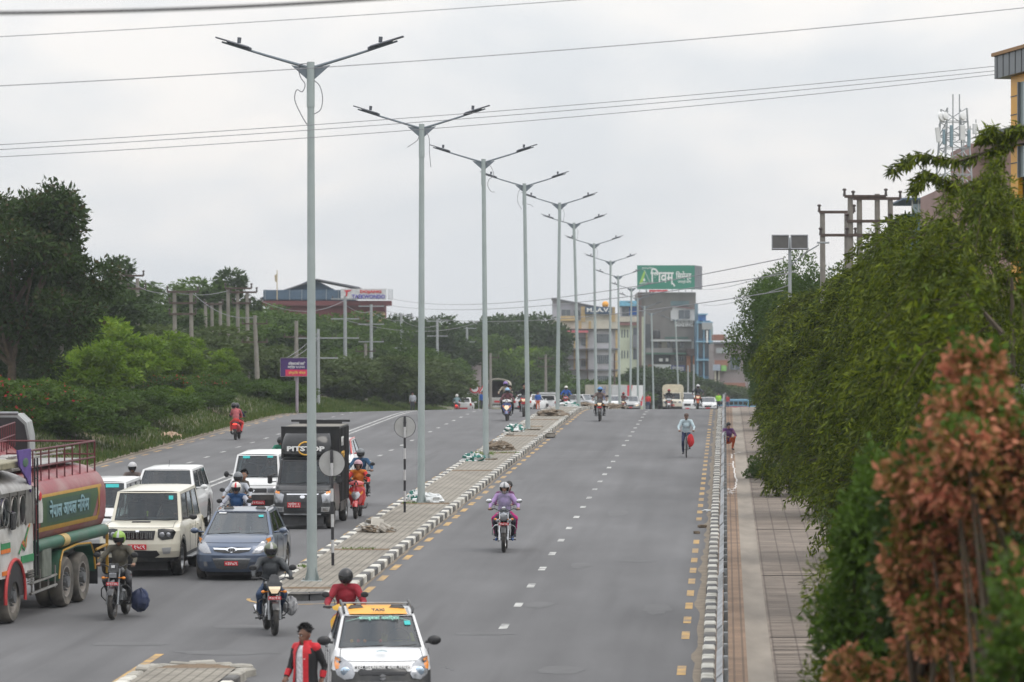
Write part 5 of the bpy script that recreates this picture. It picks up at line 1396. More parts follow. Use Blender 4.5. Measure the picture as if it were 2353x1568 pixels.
# ---- white van with black bumper
t = vthing('van', -7.27, 108.0, 3.68, ROADRZ, 'white microvan with a black lower bumper, left of the black box truck', 'van', G_CARS)
k = car(t, 3.68, 1.48, 1.82, PWHITE, LOWK, front=[(.24, .05, .92), (.34, 0, .98), (.50, -.01, 1.0), (.64, .0, 1.0), (.80, .03, 1.0), (.90, .09, .98)], D=.34,
		cowl=(-1.28, 1.10, .92), wtop=(-.78, 1.72, .80), rtop=(1.70, 1.76, .80), rbase=(1.80, 1.05, .94), Dr=.1, rear=[(.3, .02, .96), (.6, 0, 1), (1.0, .0, .99)],
		wheels=((-1.12, .28, .16), (1.18, .28, .16)), arch=.33, sides=((.04, .28), (.32, .62), (.66, .95)), bulge=.07, crown=.06, black_rows=3)
k['decal']('headlight', [(.52, .83), (.90, .86), (.93, .78), (.86, .70), (.54, .70)], LAMPG, .012, sym=True)
k['decal']('grille', [(-.50, .82), (.50, .82), (.50, .70), (-.50, .70)], BLACKG, .010)
k['decal']('badge', [(-.05, .76), (0, .80), (.05, .76), (0, .715)], CHROME, .02)
k['decal']('air_intake', [(-.5, .50), (.5, .50), (.46, .42), (-.46, .42)], BLACK, .01)
plate(t, (.12, -1.90, .42), .42, .11, REDP, 'बा ७ च ४०८५'); k['mirror'](-1.0, 1.18, BLACK, .13, (.06, .05, .09)); k['wipers'](); k['sticker'](.24, .90, .10, .04); k['sticker'](.80, .92, .08, .035); k['seams']((-.75, -.1), .35, 1.05)
inside(t, 'person', 'driver behind the windshield of the white microvan', (.30, -.30, .86), dict(top=cloth('greytop', (.12, .13, .15)), bottom=cloth('dark', (.03, .03, .04))), hair='short')

# ---- white SUV with dark windshield, and the smaller white van left of it
t = vthing('suv', -9.27, 100.6, 4.3, ROADRZ, 'white SUV with a dark windshield behind the cream SUV', 'car', G_CARS)
k = car(t, 4.3, 1.78, 1.72, PWHITE, LOWK, D=.5, front=[(.25, .05, .93), (.4, 0, .98), (.6, 0, 1), (.78, .0, 1), (.9, .05, 1), (.98, .12, .97)], cowl=(-1.0, 1.10, .9), wtop=(-.42, 1.62, .74), rtop=(1.75, 1.64, .74), rbase=(2.0, 1.1, .9),
		gc=.25, wheels=((-1.3, .35, .22), (1.3, .35, .22)), arch=.42, sides=((.05, .36), (.40, .66), (.70, .94)), sglass=SIDEG, bulge=.08, black_rows=1)
k['decal']('headlight', [(.56, .88), (.9, .93), (.93, .80), (.6, .76)], LAMPG, .012, sym=True); k['decal']('grille', [(-.45, .9), (.45, .9), (.4, .72), (-.4, .72)], BLACKG, .01); k['mirror'](-.78, 1.18, PWHITE); k['wipers']()
b = MB(); b.tube([(.02, -.3, 1.68), (.03, -.22, 1.86)], .006, 5); b.obj('antenna', BLACK, t, 0)
plate(t, (0, -2.18, .5), .4, .11, REDP, None)
t = vthing('van', -10.08, 93.2, 3.4, ROADRZ, 'small white van with teal windshield strip, half hidden behind the maroon tank', 'van', G_CARS)
k = car(t, 3.4, 1.45, 1.80, PWHITE, LOWK, D=.34, front=[(.24, .05, .92), (.34, 0, .98), (.50, -.01, 1.0), (.64, .0, 1.0), (.80, .03, 1.0), (.90, .09, .98)], cowl=(-1.28, 1.10, .92), wtop=(-.78, 1.70, .80), rtop=(1.55, 1.72, .80), rbase=(1.65, 1.05, .94), Dr=.1,
		wheels=((-1.1, .28, .16), (1.1, .28, .16)), arch=.33, sides=((.04, .28), (.32, .62), (.66, .95)), sglass=SIDEG, bulge=.07, crown=.05)
k['decal']('headlight', [(.56, .80), (.9, .84), (.93, .72), (.6, .70)], LAMPG, .012, sym=True); k['sticker'](.72, .86, .16, .05); k['mirror'](-.98, 1.2, BLACK); k['wipers']()
# ---- white and red car behind the black truck
t = vthing('car', -6.02, 126.0, 3.8, ROADRZ, 'white and red car almost hidden behind the black box truck', 'car', G_CARS)
k = car(t, 3.8, 1.6, 1.5, PWHITE, PWHITE, roofm=PWHITE, cowl=(-.98, .98, .90), wtop=(-.22, 1.42, .72), rtop=(1.25, 1.44, .7), rbase=(1.72, .98, .86))
k['decal']('headlight', [(.56, .60), (.9, .74), (.95, .64), (.62, .54)], LAMPG, .012, sym=True); k['mirror'](-.74, 1.03, paintmat('red', (.45, .02, .02)))
for s_ in (-1, 1):
	b = MB(); b.tube([(s_ * .66, -.85, 1.0), (s_ * .555, -.22, 1.44), (s_ * .55, 1.2, 1.45)], .03, 6); b.obj('roof_stripe', paintmat('red', (.45, .02, .02)), t, 50)

# ---- taxi
TRZ = .085
t = vthing('taxi', -1.93, 57.4, 3.43, TRZ, 'white taxi with a yellow roof panel and black roof rails, nearest car', 'taxi', G_CARS)
PYEL = mat('taxi_yellow', (0.74, 0.33, 0.004), .55, var=.04, coat=.1); PTW = paintmat('taxi_white', (0.66, 0.67, 0.68), .12)
k = car(t, 3.43, 1.50, 1.47, PTW, LOWK, front=[(.16, .06, .92), (.24, 0, .97), (.36, -.02, .99), (.47, -.01, 1.0), (.57, .03, 1.0), (.66, .07, 1.0), (.74, .13, .985), (.80, .22, .965)], D=.52,
		cowl=(-.93, .97, .91), wtop=(-.28, 1.40, .74), rtop=(1.05, 1.42, .73), rbase=(1.52, .98, .88), wheels=((-1.08, .28, .155), (1.16, .28, .155)), arch=.33, sides=((.10, .50), (.54, .92)), roofm=PTW, bulge=.13, black_rows=5, winset=(.04, .04, .03, .03), crown=.045)
k['decal']('headlight', [(.60, .56), (.55, .63), (.62, .76), (.84, .86), (.965, .86), (.975, .76), (.90, .60), (.76, .54)], LAMPG, .012, sym=True, thick=.02)
k['decal']('indicator', [(.87, .83), (.965, .85), (.972, .76), (.93, .68), (.86, .70)], AMBER, .026, sym=True)
for s_ in (-1, 1):
	b = MB(); x_ = s_ * k['wf'](.66) * .74; b.ell((x_, k['yf'](.74, .66) - .03, .665), (.075, .02, .065), 16, 8); b.obj('reflector', mat('reflector', (.5, .62, .75), .1, .8), t, 60)
k['decal']('grille', [(-.46, .70), (.46, .70), (.50, .66), (.46, .615), (-.46, .615), (-.50, .66)], BLACKG, .010)
k['decal']('air_intake', [(-.50, .52), (.50, .52), (.62, .40), (.50, .28), (-.50, .28), (-.62, .40)], mat('mesh_dark', (.10, .105, .11), .5, .4, scale=80, var=.5), .006)
k['decal']('bumper_bar', [(-.52, .50), (.52, .50), (.50, .46), (-.50, .46)], LOWK, .02)
k['decal']('hood_edge', [(-.55, .745), (.55, .745), (.56, .71), (-.56, .71)], BLACKG, .012)
text('श्री गुरुसेवेती दया मयल', .075, WTXT, t, Matrix.Translation((0, k['yf'](0, .73) - .018, .728)) @ Matrix.Rotation(R(-25), 4, 'X') @ FRONT, .002, .86, bold=.0015)
# emblem: two interlocked angular strokes
b = MB(); ye = k['yf'](0, .585) - .02
for s_ in (1, -1):
	b.loft([[(s_ * .055, ye, .585 + s_ * .022), (s_ * .0, ye, .585 + s_ * .052), (s_ * -.055, ye, .585 + s_ * .02), (s_ * -.02, ye, .585 + s_ * .0)], [(s_ * .055, ye - .01, .585 + s_ * .022), (s_ * .0, ye - .01, .585 + s_ * .052), (s_ * -.055, ye - .01, .585 + s_ * .02), (s_ * -.02, ye - .01, .585 + s_ * .0)]])
b.obj('badge', CHROME, t, 0)
plate(t, (0.0, -1.765, .40), .46, .12, BLACKG, 'बा १ ज ३४०६')
k['mirror'](-.60, 1.04, BLACK, .09, (.085, .06, .075)); k['seams']((-.62, .30, 1.1), .35, .92); k['handles'](.82, (.14, .9), BLACK); k['wipers'](); k['sticker'](.87, .76, .05, .045)
Mg = k['gframe'](.5, .91); text('आमाबुबाको आशिर्वाद', .085, mat('lettering_mint', (.35, .72, .60), .6, var=.02), k['glass'], Mg, .001, .62, bold=.001)
for s_ in (-1, 1):
	b = MB(); Mw = k['gframe'](.5 + s_ * .33, .90)
	for j in range(4): b.add([(s_ * (-.09 + .0 * j), .02 - .0 * j, 0), (s_ * (.02 + .03 * j), -.03 - .012 * j, 0), (s_ * (.035 + .03 * j), -.04 - .012 * j, 0), (s_ * (-.09), .008, 0)], [(0, 1, 2, 3)], 0, Mw)
	b.obj('windshield_wing', mat('lettering_mint', (.35, .72, .60), .6), k['glass'], 0, fix=False)
# yellow roof panel, rails and crossbar
b = MB(); rows = []
for v in range(9):
	q = v / 8; row = []
	for j in range(9):
		u = .10 + .8 * j / 8
		fa = Vector((lerp(-.74, .74, u) * .75, -.28 - .13 * 4 * u * (1 - u), 1.40)); fb = Vector((lerp(-.73, .73, u) * .75, 1.05 + .06 * 4 * u * (1 - u), 1.42)); p = fa.lerp(fb, q * .97)
		p.z += .045 * (1 - (2 * u - 1) ** 4) * (.35 + .65 * math.sin(math.pi * q * .97)) + .009
		row.append(tuple(p))
	rows.append(row)
b.loft(rows, closed=False, cap=False); b.obj('roof_panel', PYEL, t, 60)
text('TAXI', .11, BLACKG, t, Matrix.Translation((0, -.27, 1.475)) @ Matrix.Rotation(R(22), 4, 'X'), .004, .2, bold=.004)
for s_ in (-1, 1):
	b = MB(); b.tube([(s_ * .52, -.30, 1.43), (s_ * .53, -.18, 1.50), (s_ * .53, .85, 1.53), (s_ * .52, .98, 1.46)], .02, 7); b.obj('roof_rail', BLACK, t, 50)
b = MB(); b.box((0, .70, 1.505), (1.08, .05, .022), b=.008); b.obj('cross_bar', STEEL, t, 30)
b = MB(); b.box((.0, -1.08, 1.00), (.30, .04, .03)); 
Mh_ = Matrix.Translation((.0, -1.38, .945)) @ Matrix.Rotation(R(6), 4, 'X')
b = MB(); 
for kx in range(-3, 4): b.box((kx * .025, .02 * math.sin(kx * 2), .0), (.012, .07, .003), 0, Mh_)
b.tube([Mh_ @ Vector((-.08, -.02, .006)), Mh_ @ Vector((0, .05, .006)), Mh_ @ Vector((.08, -.02, .006))], .006, 5); b.obj('hood_decal', mat('decal_blue', (.35, .48, .52), .5), t, 0)
b = MB()
for j in range(3): b.box((.50 + .03 * j, -1.30 - .10 * j, .915), (.09 - .02 * j, .02, .004), 0, rotm(R(8), R(4), .3))
b.obj('hood_decal', BLACKG, t, 0)
for xx, m_ in ((-.32, REDP), (-.22, AMBER), (.02, REDL), (-.42, PYEL)):
	b = MB(); b.ell((xx, -.62, 1.03), (.028, .03, .03), 8, 6); b.obj('dashboard_toy', m_, t, 50)
TAXI = t
inside(t, 'person', 'taxi driver in a yellow green shirt behind the wheel', (.33, .22, .58), dict(top=cloth('olive', (.28, .26, .05)), bottom=cloth('dark', (.03, .03, .04))), hair='short')

# ---- black box truck
def mini_truck_black():
	t = thing('box_truck', (0, 0, 0), ROADRZ, 'black box truck with a ringed logo on its wind deflector, facing the viewer', 'truck', None, SLOPE)
	cx, cy = front_at(-5.60, 102.6, 1.9); t.location = (cx, cy, gz(cx, cy))
	k = car(t, 1.9, 1.62, 1.86, PBLACK, LOWK, front=[(.34, .06, .93), (.42, .0, .98), (.58, -.02, 1.0), (.74, .0, 1.0), (.86, .03, 1.0), (.98, .08, .99), (1.04, .14, .97)], D=.32, cowl=(-.45, 1.20, .93), wtop=(-.10, 1.82, .84), rtop=(.80, 1.86, .84), rbase=(.90, 1.15, .98), Dr=.05,
			rear=[(.4, 0, 1), (.8, 0, 1), (1.1, 0, 1)], gc=.4, wheels=((-.42, .33, .2),), arch=.40, sides=((.12, .80),), black_rows=3, rwin=False, rearbulge=0, seats=False, bulge=.09, sglass=CGLASS, spokes=0)
	k['decal']('headlight', [(.62, .93), (.94, 1.02), (.96, .84), (.90, .70), (.66, .70)], LAMPG, .012, sym=True, thick=.015)
	k['decal']('indicator', [(.78, 1.0), (.93, 1.03), (.94, .97), (.78, .94)], AMBER, .02, sym=True)
	k['decal']('grille', [(-.52, .90), (.52, .90), (.50, .73), (-.50, .73)], mat('grille_mesh', (.05, .052, .055), .45, .3, var=.6, scale=60), .010)
	k['decal']('grille_bar', [(-.54, .955), (.54, .955), (.52, .92), (-.52, .92)], CHROME, .02)
	k['decal']('badge', [(-.09, .87), (-.05, .91), (.05, .91), (.09, .87), (.05, .83), (-.05, .83)], CHROME, .024)
	k['decal']('fog_lamp', [(.62, .60), (.90, .60), (.88, .47), (.62, .47)], PSILV, .010, sym=True)
	k['decal']('fog_lamp', [(.68, .57), (.84, .57), (.84, .50), (.68, .50)], LAMPG, .02, sym=True)
	k['decal']('air_intake', [(-.52, .58), (.52, .58), (.5, .48), (-.5, .48)], mat('grille_mesh', (.05, .052, .055), .45, .3), .01)
	plate(t, (-.22, -1.0, .655), .36, .14, REDP, 'प्रदेश ३', two='०१ च ४०३')
	text('INTRA', .05, CHROME, t, Matrix.Translation((-.42, -.88, 1.0)) @ FRONT, .003, .22, name='lettering'); text('V30', .05, CHROME, t, Matrix.Translation((.50, -.86, 1.0)) @ FRONT, .003, .14)
	k['wipers']()
	for s_ in (-1, 1):
		b = MB(); b.box((s_ * .93, -.42, 1.32), (.13, .06, .24), b=.03); b.tube([(s_ * .78, -.3, 1.25), (s_ * .93, -.4, 1.24)], .014, 6); b.tube([(s_ * .78, -.3, 1.45), (s_ * .93, -.4, 1.42)], .014, 6); b.obj('side_mirror', BLACK, t, 30)
	b = MB(); b.box((0, .05, 1.16), (1.4, .3, .12), b=.04); b.obj('dashboard', INTER, t, 30)
	for s_ in (-1, 1): b = MB(); b.box((s_ * .36, .62, 1.35), (.46, .14, .62), b=.05); b.obj('seat', SEATM, t, 40)
	# wind deflector
	b = MB(); rows = []
	for z_, y_, w_ in ((1.90, -.06, .70), (1.97, -.12, .70), (2.2, -.10, .68), (2.42, .02, .64), (2.52, .16, .60)):
		rows.append([(w_ * math.sin(a), y_ + .30 * (1 - math.cos(a)), z_) for a in [R(-80 + 160 * j / 12) for j in range(13)]])
	b.loft(rows, closed=False, cap=False); b.add([(-.7, .35, 1.9), (.7, .35, 1.9), (.6, .5, 2.52), (-.6, .5, 2.52)], [(0, 1, 2, 3)]); d = b.obj('wind_deflector', BLACKG, t, 40)
	b = MB()
	def on(x_, z_): 
		y_ = float(np.interp(z_, [1.9, 1.97, 2.2, 2.42], [-.06, -.12, -.10, .02])); return (x_, y_ + .30 * (1 - math.sqrt(max(0, 1 - (x_ / .69) ** 2))) - .012, z_)
	ring = [on(.0 + .20 * math.cos(a), 2.13 + .17 * math.sin(a)) for a in [R(40 + 280 * j / 30) for j in range(31)]]
	for p, q in zip(ring, ring[1:]): b.tube([p, q], .022, 6)
	b.obj('logo_ring', mat('logo_gold', (.72, .40, .05), .5), d, 60)
	text('PITSTOP', .17, WTXT, d, Matrix.Translation((0, -.16, 2.12)) @ FRONT @ Matrix.Shear('XY', 4, (.2, 0)), .006, 1.02, bold=.008)
	# cargo box, its roof frame, ribs and side lettering
	b = MB(); b.box((0, 2.42, 1.62), (1.56, 2.7, 2.06), 0); b.obj('cargo_box', mat('box_black', (.013, .014, .016), .45, var=.2, dirt=((.08, .075, .065), .35, 2)), t, 0)
	b = MB()
	for x_ in (-.77, .77): b.box((x_, 1.055, 1.62), (.05, .03, 2.1))
	b.box((0, 1.055, 2.66), (1.60, .03, .05)); b.obj('box_frame', BLACK, t, 0); b = MB(); b.box((0, 3.74, 2.75), (1.64, .05, .06)); b.box((0, 3.74, 2.69), (1.2, .03, .1)); b.obj('roof_rail', BLACK, t, 0)
	b = MB(); b.box((0, 2.42, 2.662), (1.5, 2.6, .012)); b.obj('roof_sheet', mat('roof_dust', (.16, .15, .13), .8), t, 0)
	for kx in range(7):
		b = MB(); b.box((.79, 1.3 + kx * .38, 1.62), (.03, .04, 2.0)); b.obj('side_rib', BLACK, t, 0)
	SID = Matrix.Rotation(R(90), 4, 'Z') @ FRONT
	text('PIT', .34, WTXT, t, Matrix.Translation((.812, 1.75, 2.25)) @ SID, .003, .6, bold=.008); text('STOP', .34, mat('logo_gold', (.72, .40, .05), .5), t, Matrix.Translation((.812, 1.85, 1.85)) @ SID, .003, .8, bold=.008)
	b = MB(); b.box((0, 2.3, .50), (.7, 2.8, .16)); b.box((.76, 2.0, .50), (.04, 1.0, .3)); b.obj('chassis', LOWK, t, 0)
	for s_ in (-1, 1): wheel(t, (s_ * .70, 3.0, .33), .33, .2, rim_m=STEEL, rimk=.6)
	b = MB(); b.tube([(-.5, -.95, .40), (.5, -.95, .40)], .02, 6); b.obj('tow_bar', STEEL, t, 40)
	inside(t, 'person', 'driver in a pale shirt inside the cab of the black box truck', (.36, .42, 1.10), dict(top=cloth('pale', (.42, .4, .36)), bottom=cloth('dark', (.03, .03, .04))), hair='short')
mini_truck_black()

# ---- the decorated tanker
def stripes_rail(name, parent, x_, y0, y1, z0, z1, m, n, rails=2):
	b = MB()
	for k in range(rails): zz = lerp(z0, z1, (k + 1) / rails); b.tube([(x_, y0, zz), (x_, y1, zz)], .02, 6)
	for k in range(n + 1): yy = lerp(y0, y1, k / n); b.tube([(x_, yy, z0), (x_, yy, z1)], .017, 6)
	return b.obj(name, m, parent, 0)
M_maroon = mat('tank_maroon', (0.22, 0.028, 0.035), .5, var=.12, coat=.2, dirt=((.30, .20, .18), .6, 1.1), bump=.15)
M_tgreen = mat('tank_green', (0.018, 0.10, 0.06), .5, var=.15, dirt=((.12, .11, .09), .4, 2)); M_band = mat('band_green', (0.03, 0.075, 0.022), .5, var=.1); M_bandy = mat('band_yellow', (0.38, 0.21, 0.02), .5, var=.1)
M_cabw = mat('cab_white', (0.50, 0.50, 0.48), .5, var=.08, dirt=((.2, .17, .13), .45, 2)); M_purple = mat('banner_purple', (0.09, 0.05, 0.22), .7, var=.2); M_redr = mat('rail_maroon', (0.10, 0.015, 0.02), .5, var=.15)
M_alu = mat('polished_tin', (0.36, 0.35, 0.33), .35, .85, var=.25, scale=5, dirt=((.15, .12, .1), .5, 3)); M_orange = mat('deco_orange', (.62, .16, .02), .5); M_sky = mat('deco_cyan', (.05, .30, .45), .5)
def big_wheel(t, c, outer=1):
	w_ = wheel(t, c, .51, .27, rim_m=mat('dusty_rim', (.24, .22, .2), .7, .2, var=.2), rimk=.60, tyre_m=mat('dusty_tyre', (.075, .07, .062), .9, var=.3, scale=5, dirt=((.26, .23, .19), .7, 2)))
	b = MB(); s_ = 1 if c[0] > 0 else -1
	for k in range(8):
		a = 2 * math.pi * k / 8; b.tube([(c[0] + s_ * .05, c[1] + .17 * math.cos(a), c[2] + .17 * math.sin(a)), (c[0] + s_ * .13, c[1] + .17 * math.cos(a), c[2] + .17 * math.sin(a))], .02, 6)
	b.tube([(c[0], c[1], c[2]), (c[0] + s_ * .16, c[1], c[2])], .11, 12); b.obj('hub', STEEL, w_, 40)
def tanker(loc, rz, rx, label, full=True):
	t = thing('tanker_truck', loc, rz, label, 'tanker', 'tanker trucks', rx)
	X1 = 1.2
	for s_ in (-1, 1):
		big_wheel(t, (s_ * 1.06, 0, .51))
		for yy in (3.9, 5.15): big_wheel(t, (s_ * 1.06, yy, .51)); big_wheel(t, (s_ * .76, yy, .51))
	# tank: elliptical shell with painted bands
	sg = lambda v: math.copysign(abs(v) ** .66, v)
	def tp(a, y, k=1.0): return (1.16 * k * sg(math.sin(a)), y, 1.98 - .80 * k * sg(math.cos(a)))
	y0, y1 = 1.75, 7.1
	b = MB(); n = 40; mi = []
	rings = [[tp(2 * math.pi * k / n, y_, q) for k in range(n)] for y_, q in ((y0 - .12, .62), (y0 - .06, .86), (y0, 1), (y0 + .01, 1), (2.4, 1), (3.5, 1), (4.6, 1), (5.8, 1), (y1 - .01, 1), (y1, 1), (y1 + .07, .86), (y1 + .13, .62))]
	b.loft(rings)
	b.obj('tank', M_maroon, t, 40)
	for s_ in (1, -1):
		def band(name, z0, z1, ya, yb, m, off=.006, parent=t, slant=0.0):
			g = MB(); rows = []
			for i in range(7):
				zz = lerp(z0, z1, i / 6); q = (zz - 1.98) / .80; x_ = 1.16 * (max(0, 1 - abs(q) ** 3.03)) ** .33 + off
				rows.append([(s_ * x_, ya, zz), (s_ * x_, lerp(ya, yb, .5), zz), (s_ * x_, yb - slant * (1 - i / 6), zz)])
			g.loft(rows, closed=False, cap=False); return g.obj(name, m, parent, 60)
		band('band', 1.70, 2.28, y0 + .3, y1 - .5, M_band, .006, slant=.55)
		band('band', 2.28, 2.34, y0 + .2, y1 - .3, M_bandy, .008); band('band', 1.61, 1.70, y0 + .2, y1 - .6, M_bandy, .008)
		band('band', 1.70, 2.28, y1 - .62, y1 - .42, M_bandy, .007, slant=.30)
		band('name_panel', 1.77, 2.21, y0 + .75, y1 - 1.25, mat('band_dark', (.02, .06, .035), .5), .009)
		SID = (Matrix.Rotation(R(90), 4, 'Z') if s_ > 0 else Matrix.Rotation(R(-90), 4, 'Z')) @ FRONT
		text('नेपाल आयल निगम', .36, mat('lettering_blue', (.20, .33, .36), .6), t, Matrix.Translation((s_ * 1.185, (y0 + y1) / 2 - .3, 1.98)) @ SID, .004, 3.0, bold=.010)
		band('white_panel', 1.80, 2.50, y0 + .02, y0 + .42, M_cabw, .012)
	b = MB(); b.ell((1.18, y0 + .22, 2.33), (.01, .10, .09), 12, 8); b.obj('emblem', REDP, t, 40)
	g = MB(); rows = []
	for i in range(5):
		zz = lerp(1.22, 1.45, i / 4); q = (zz - 1.98) / .80; rows.append([(1.16 * (max(0, 1 - abs(q) ** 3.03)) ** .33 + .006, y_, zz) for y_ in (y0, 4, y1 - .1)])
	g.loft(rows, closed=False, cap=False); g.obj('band', M_tgreen, t, 60)
	# top deck, railing, hatches, blue jerrycans
	b = MB(); b.box((0, (y0 + y1) / 2, 2.84), (1.3, y1 - y0 - .1, .05)); b.obj('top_deck', M_alu, t, 0)
	for x_ in (-.95, .95): stripes_rail('railing', t, x_, y0 - .1, y1 - .1, 2.55, 3.22, M_redr, 9, 2)
	b = MB(); b.tube([(-.95, y1 - .1, 3.22), (.95, y1 - .1, 3.22)], .02, 6); b.tube([(-.95, y1 - .1, 2.95), (.95, y1 - .1, 2.95)], .017, 6); b.tube([(.95, y1 - .1, 2.5), (.95, y1 - .1, 3.24)], .02, 6); b.obj('railing', M_redr, t, 0)
	b = MB(); b.tube([(.75, y0 - .5, 3.12), (.75, y1 - 1.0, 3.12)], .02, 6); b.tube([(.55, y0 - .5, 3.02), (.55, y1 - 1.2, 3.02)], .02, 6); b.obj('ladder', M_alu, t, 0)
	for yy in (2.7, 4.2): b = MB(); b.lathe([(.02, 0), (.3, 0), (.3, .14), (.25, .18), (.02, .18)], 18, 0, Matrix.Translation((0, yy, 2.86))); b.obj('hatch', M_alu, t, 40)
	# chassis, side pipe, mudguards, toolbox
	b = MB(); 
	for x_ in (-.4, .4): b.box((x_, 3.2, .98), (.1, 8.2, .24))
	b.box((0, y1 + .1, .98), (2.2, .12, .16)); b.obj('chassis', LOWK, t, 0)
	b = MB(); b.tube([(1.10, 1.7, 1.34), (1.12, 7.0, 1.36)], .13, 14); b.tube([(-1.10, 1.7, 1.34), (-1.12, 7.0, 1.36)], .13, 14); b.obj('side_pipe', M_tgreen, t, 50)
	b = MB(); b.tube([(1.12, 3.55, 1.345), (1.12, 3.95, 1.347)], .134, 14); b.obj('pipe_band', mat('band_tan', (.45, .32, .12), .6), t, 50)
	for s_ in (-1, 1):
		b = MB(); out = [(3.15, .62), (3.25, .95), (3.45, 1.16), (4.5, 1.22), (5.6, 1.18), (5.85, .95), (5.95, .62)]
		b.loft([[(s_ * .85, y_, z_), (s_ * 1.22, y_, z_), (s_ * 1.22, y_, z_ - .05), (s_ * .85, y_, z_ - .05)] for y_, z_ in out]); b.obj('mudguard', M_tgreen, t, 30)
		b = MB(); 
		for p, q in zip(out, out[1:]): b.tube([(s_ * 1.225, p[0], p[1]), (s_ * 1.225, q[0], q[1])], .022, 5)
		b.obj('mudguard_trim', M_bandy, t, 0)
		b = MB(); b.box((s_ * 1.0, 2.35, 1.02), (.42, .62, .62), b=.02); b.obj('toolbox', mat('toolbox_grey', (.16, .18, .15), .6, .3, var=.2), t, 30)
		b = MB()
		for zz in (.46, .66): b.tube([(s_ * 1.18, 1.2, zz), (s_ * 1.18, 3.1, zz + .05)], .03, 6)
		for yy in (1.3, 1.9, 2.5, 3.0): b.tube([(s_ * 1.18, yy, .46), (s_ * 1.18, yy, .9)], .022, 6)
		b.obj('side_guard', M_alu, t, 0)
		b = MB(); b.box((s_ * 1.05, 6.05, .6), (.4, .02, .6)); b.obj('mud_flap', BLACK, t, 0)
		b = MB(); b.tube([(s_ * 1.18, 5.95, .8), (s_ * 1.18, 7.1, .85)], .03, 6); b.tube([(s_ * 1.18, 6.2, 1.0), (s_ * 1.18, 7.1, 1.05)], .028, 6); b.box((s_ * 1.18, 7.1, .95), (.05, .05, 1.0)); b.obj('rear_guard', M_bandy, t, 0)
	# cab
	b = MB(); b.loft([[(-1.2, -.9, .9), (1.2, -.9, .9), (1.2, 1.35, .9), (-1.2, 1.35, .9)], [(-1.2, -.95, 1.85), (1.2, -.95, 1.85), (1.2, 1.35, 1.85), (-1.2, 1.35, 1.85)]])
	b.v = [(x, y, z) for x, y, z in b.v]
	b.obj('cab_lower', M_cabw, t, 0)
	for s_ in (-1, 1):
		b = MB()  # wheel arch ring and a flat black sheet painting the well's shade
		ring = [(s_ * 1.225, .68 * math.cos(a), .5 + .72 * math.sin(a)) for a in [R(-8 + 196 * j / 20) for j in range(21)]]
		b.tube(ring, .035, 6); b.obj('arch_trim', mat('arch_red', (.42, .03, .03), .5), t, 50)
		b = MB(); b.loft([[(s_ * 1.212, .66 * math.cos(a), .5 + .70 * math.sin(a)) for a in [R(180 * j / 16) for j in range(17)]]] * 1 + [[(s_ * 1.214, .3 * math.cos(a), .5 + .3 * math.sin(a)) for a in [R(180 * j / 16) for j in range(17)]]], closed=False, cap=False); b.obj('well_shade', BLACK, t, 0)
		# door picture: green stripe, arrow strokes
		for q_ in ((.9, 1.18, .85), (-.6, 1.52, .6)): b = MB(); b.box((s_ * 1.21, q_[0], q_[1]), (.02, q_[2], .14)); b.obj('door_stripe', mat('deco_green', (.02, .2, .07), .5), t, 0)
		for q_ in ((-.6, 1.42, .6), (-.58, 1.0, .5)): b = MB(); b.box((s_ * 1.212, q_[0], q_[1]), (.02, q_[2], .08)); b.obj('door_stripe', M_orange, t, 0)
		b = MB(); b.box((s_ * 1.212, -.6, 1.6), (.02, .6, .05)); b.obj('door_stripe', M_cabw, t, 0)
		for col, o_ in ((REDP, 0), (M_bandy, .05), (mat('deco_green', (.02, .2, .07), .5), -.06)):
			b = MB(); pts = [(.35, 1.36), (.55, 1.50), (.72, 1.40), (.80, 1.62), (1.0, 1.80)]
			for p, q in zip(pts, pts[1:]): b.box((0, 0, 0), (.008, math.dist(p, q) + .04, .045), 0, Matrix.Translation((s_ * (1.218 + abs(o_) * .05), (p[0] + q[0]) / 2 + o_, (p[1] + q[1]) / 2 + o_ * .6)) @ Matrix.Rotation(math.atan2(q[1] - p[1], q[0] - p[0]), 4, 'X'))
			b.obj('door_arrow', col, t, 0)
		b = MB()
		for j in range(6): b.box((s_ * 1.212, 1.12, .98 + j * .05 - .3), (.03, .4, .022))
		b.obj('louvre_panel', M_alu, t, 0)
	# upper cab as window frames with glass
	b = MB(); pil = [(-1.16, -.92), (1.16, -.92), (1.2, -.28), (1.2, .28), (1.2, .82), (1.2, 1.32), (-1.2, 1.32), (-1.2, .82), (-1.2, .28), (-1.2, -.28)]
	for x_, y_ in pil: b.box((x_ * .985, y_, 2.18), (.09, .10, .7))
	b.box((0, .2, 1.87), (2.38, 2.28, .05)); b.box((0, .2, 2.50), (2.42, 2.34, .12)); b.box((0, 1.30, 2.2), (2.3, .05, .66)); b.box((1.18, 1.07, 2.2), (.05, .5, .66)); b.box((-1.18, 1.07, 2.2), (.05, .5, .66)); b.obj('cab_frame', M_alu, t, 0)
	for s_ in (-1, 1):
		for ya, yb in ((-.86, -.33), (-.23, .23), (.33, .77)):
			b = MB(); 
			if ya < -.3: b.box((s_ * 1.175, (ya + yb) / 2, 2.17), (.01, yb - ya, .58)); b.obj('cab_window', CGLASS, t, 0)
			b = MB(); b.tube([(s_ * 1.215, lerp(ya, yb, .5) + (yb - ya) / 2 * math.cos(a), 2.15 + .28 * math.sin(a) * (1.0)) for a in [2 * math.pi * j / 16 for j in range(17)]], .014, 5, cap=False); b.obj('window_rim', M_alu, t, 0)
		b = MB(); b.box((s_ * 1.27, -.28, 1.98), (.06, .28, .34), b=.03); b.tube([(s_ * 1.2, -.5, 2.2), (s_ * 1.3, -.3, 2.05)], .013, 5); b.obj('side_mirror', BLACK, t, 30)
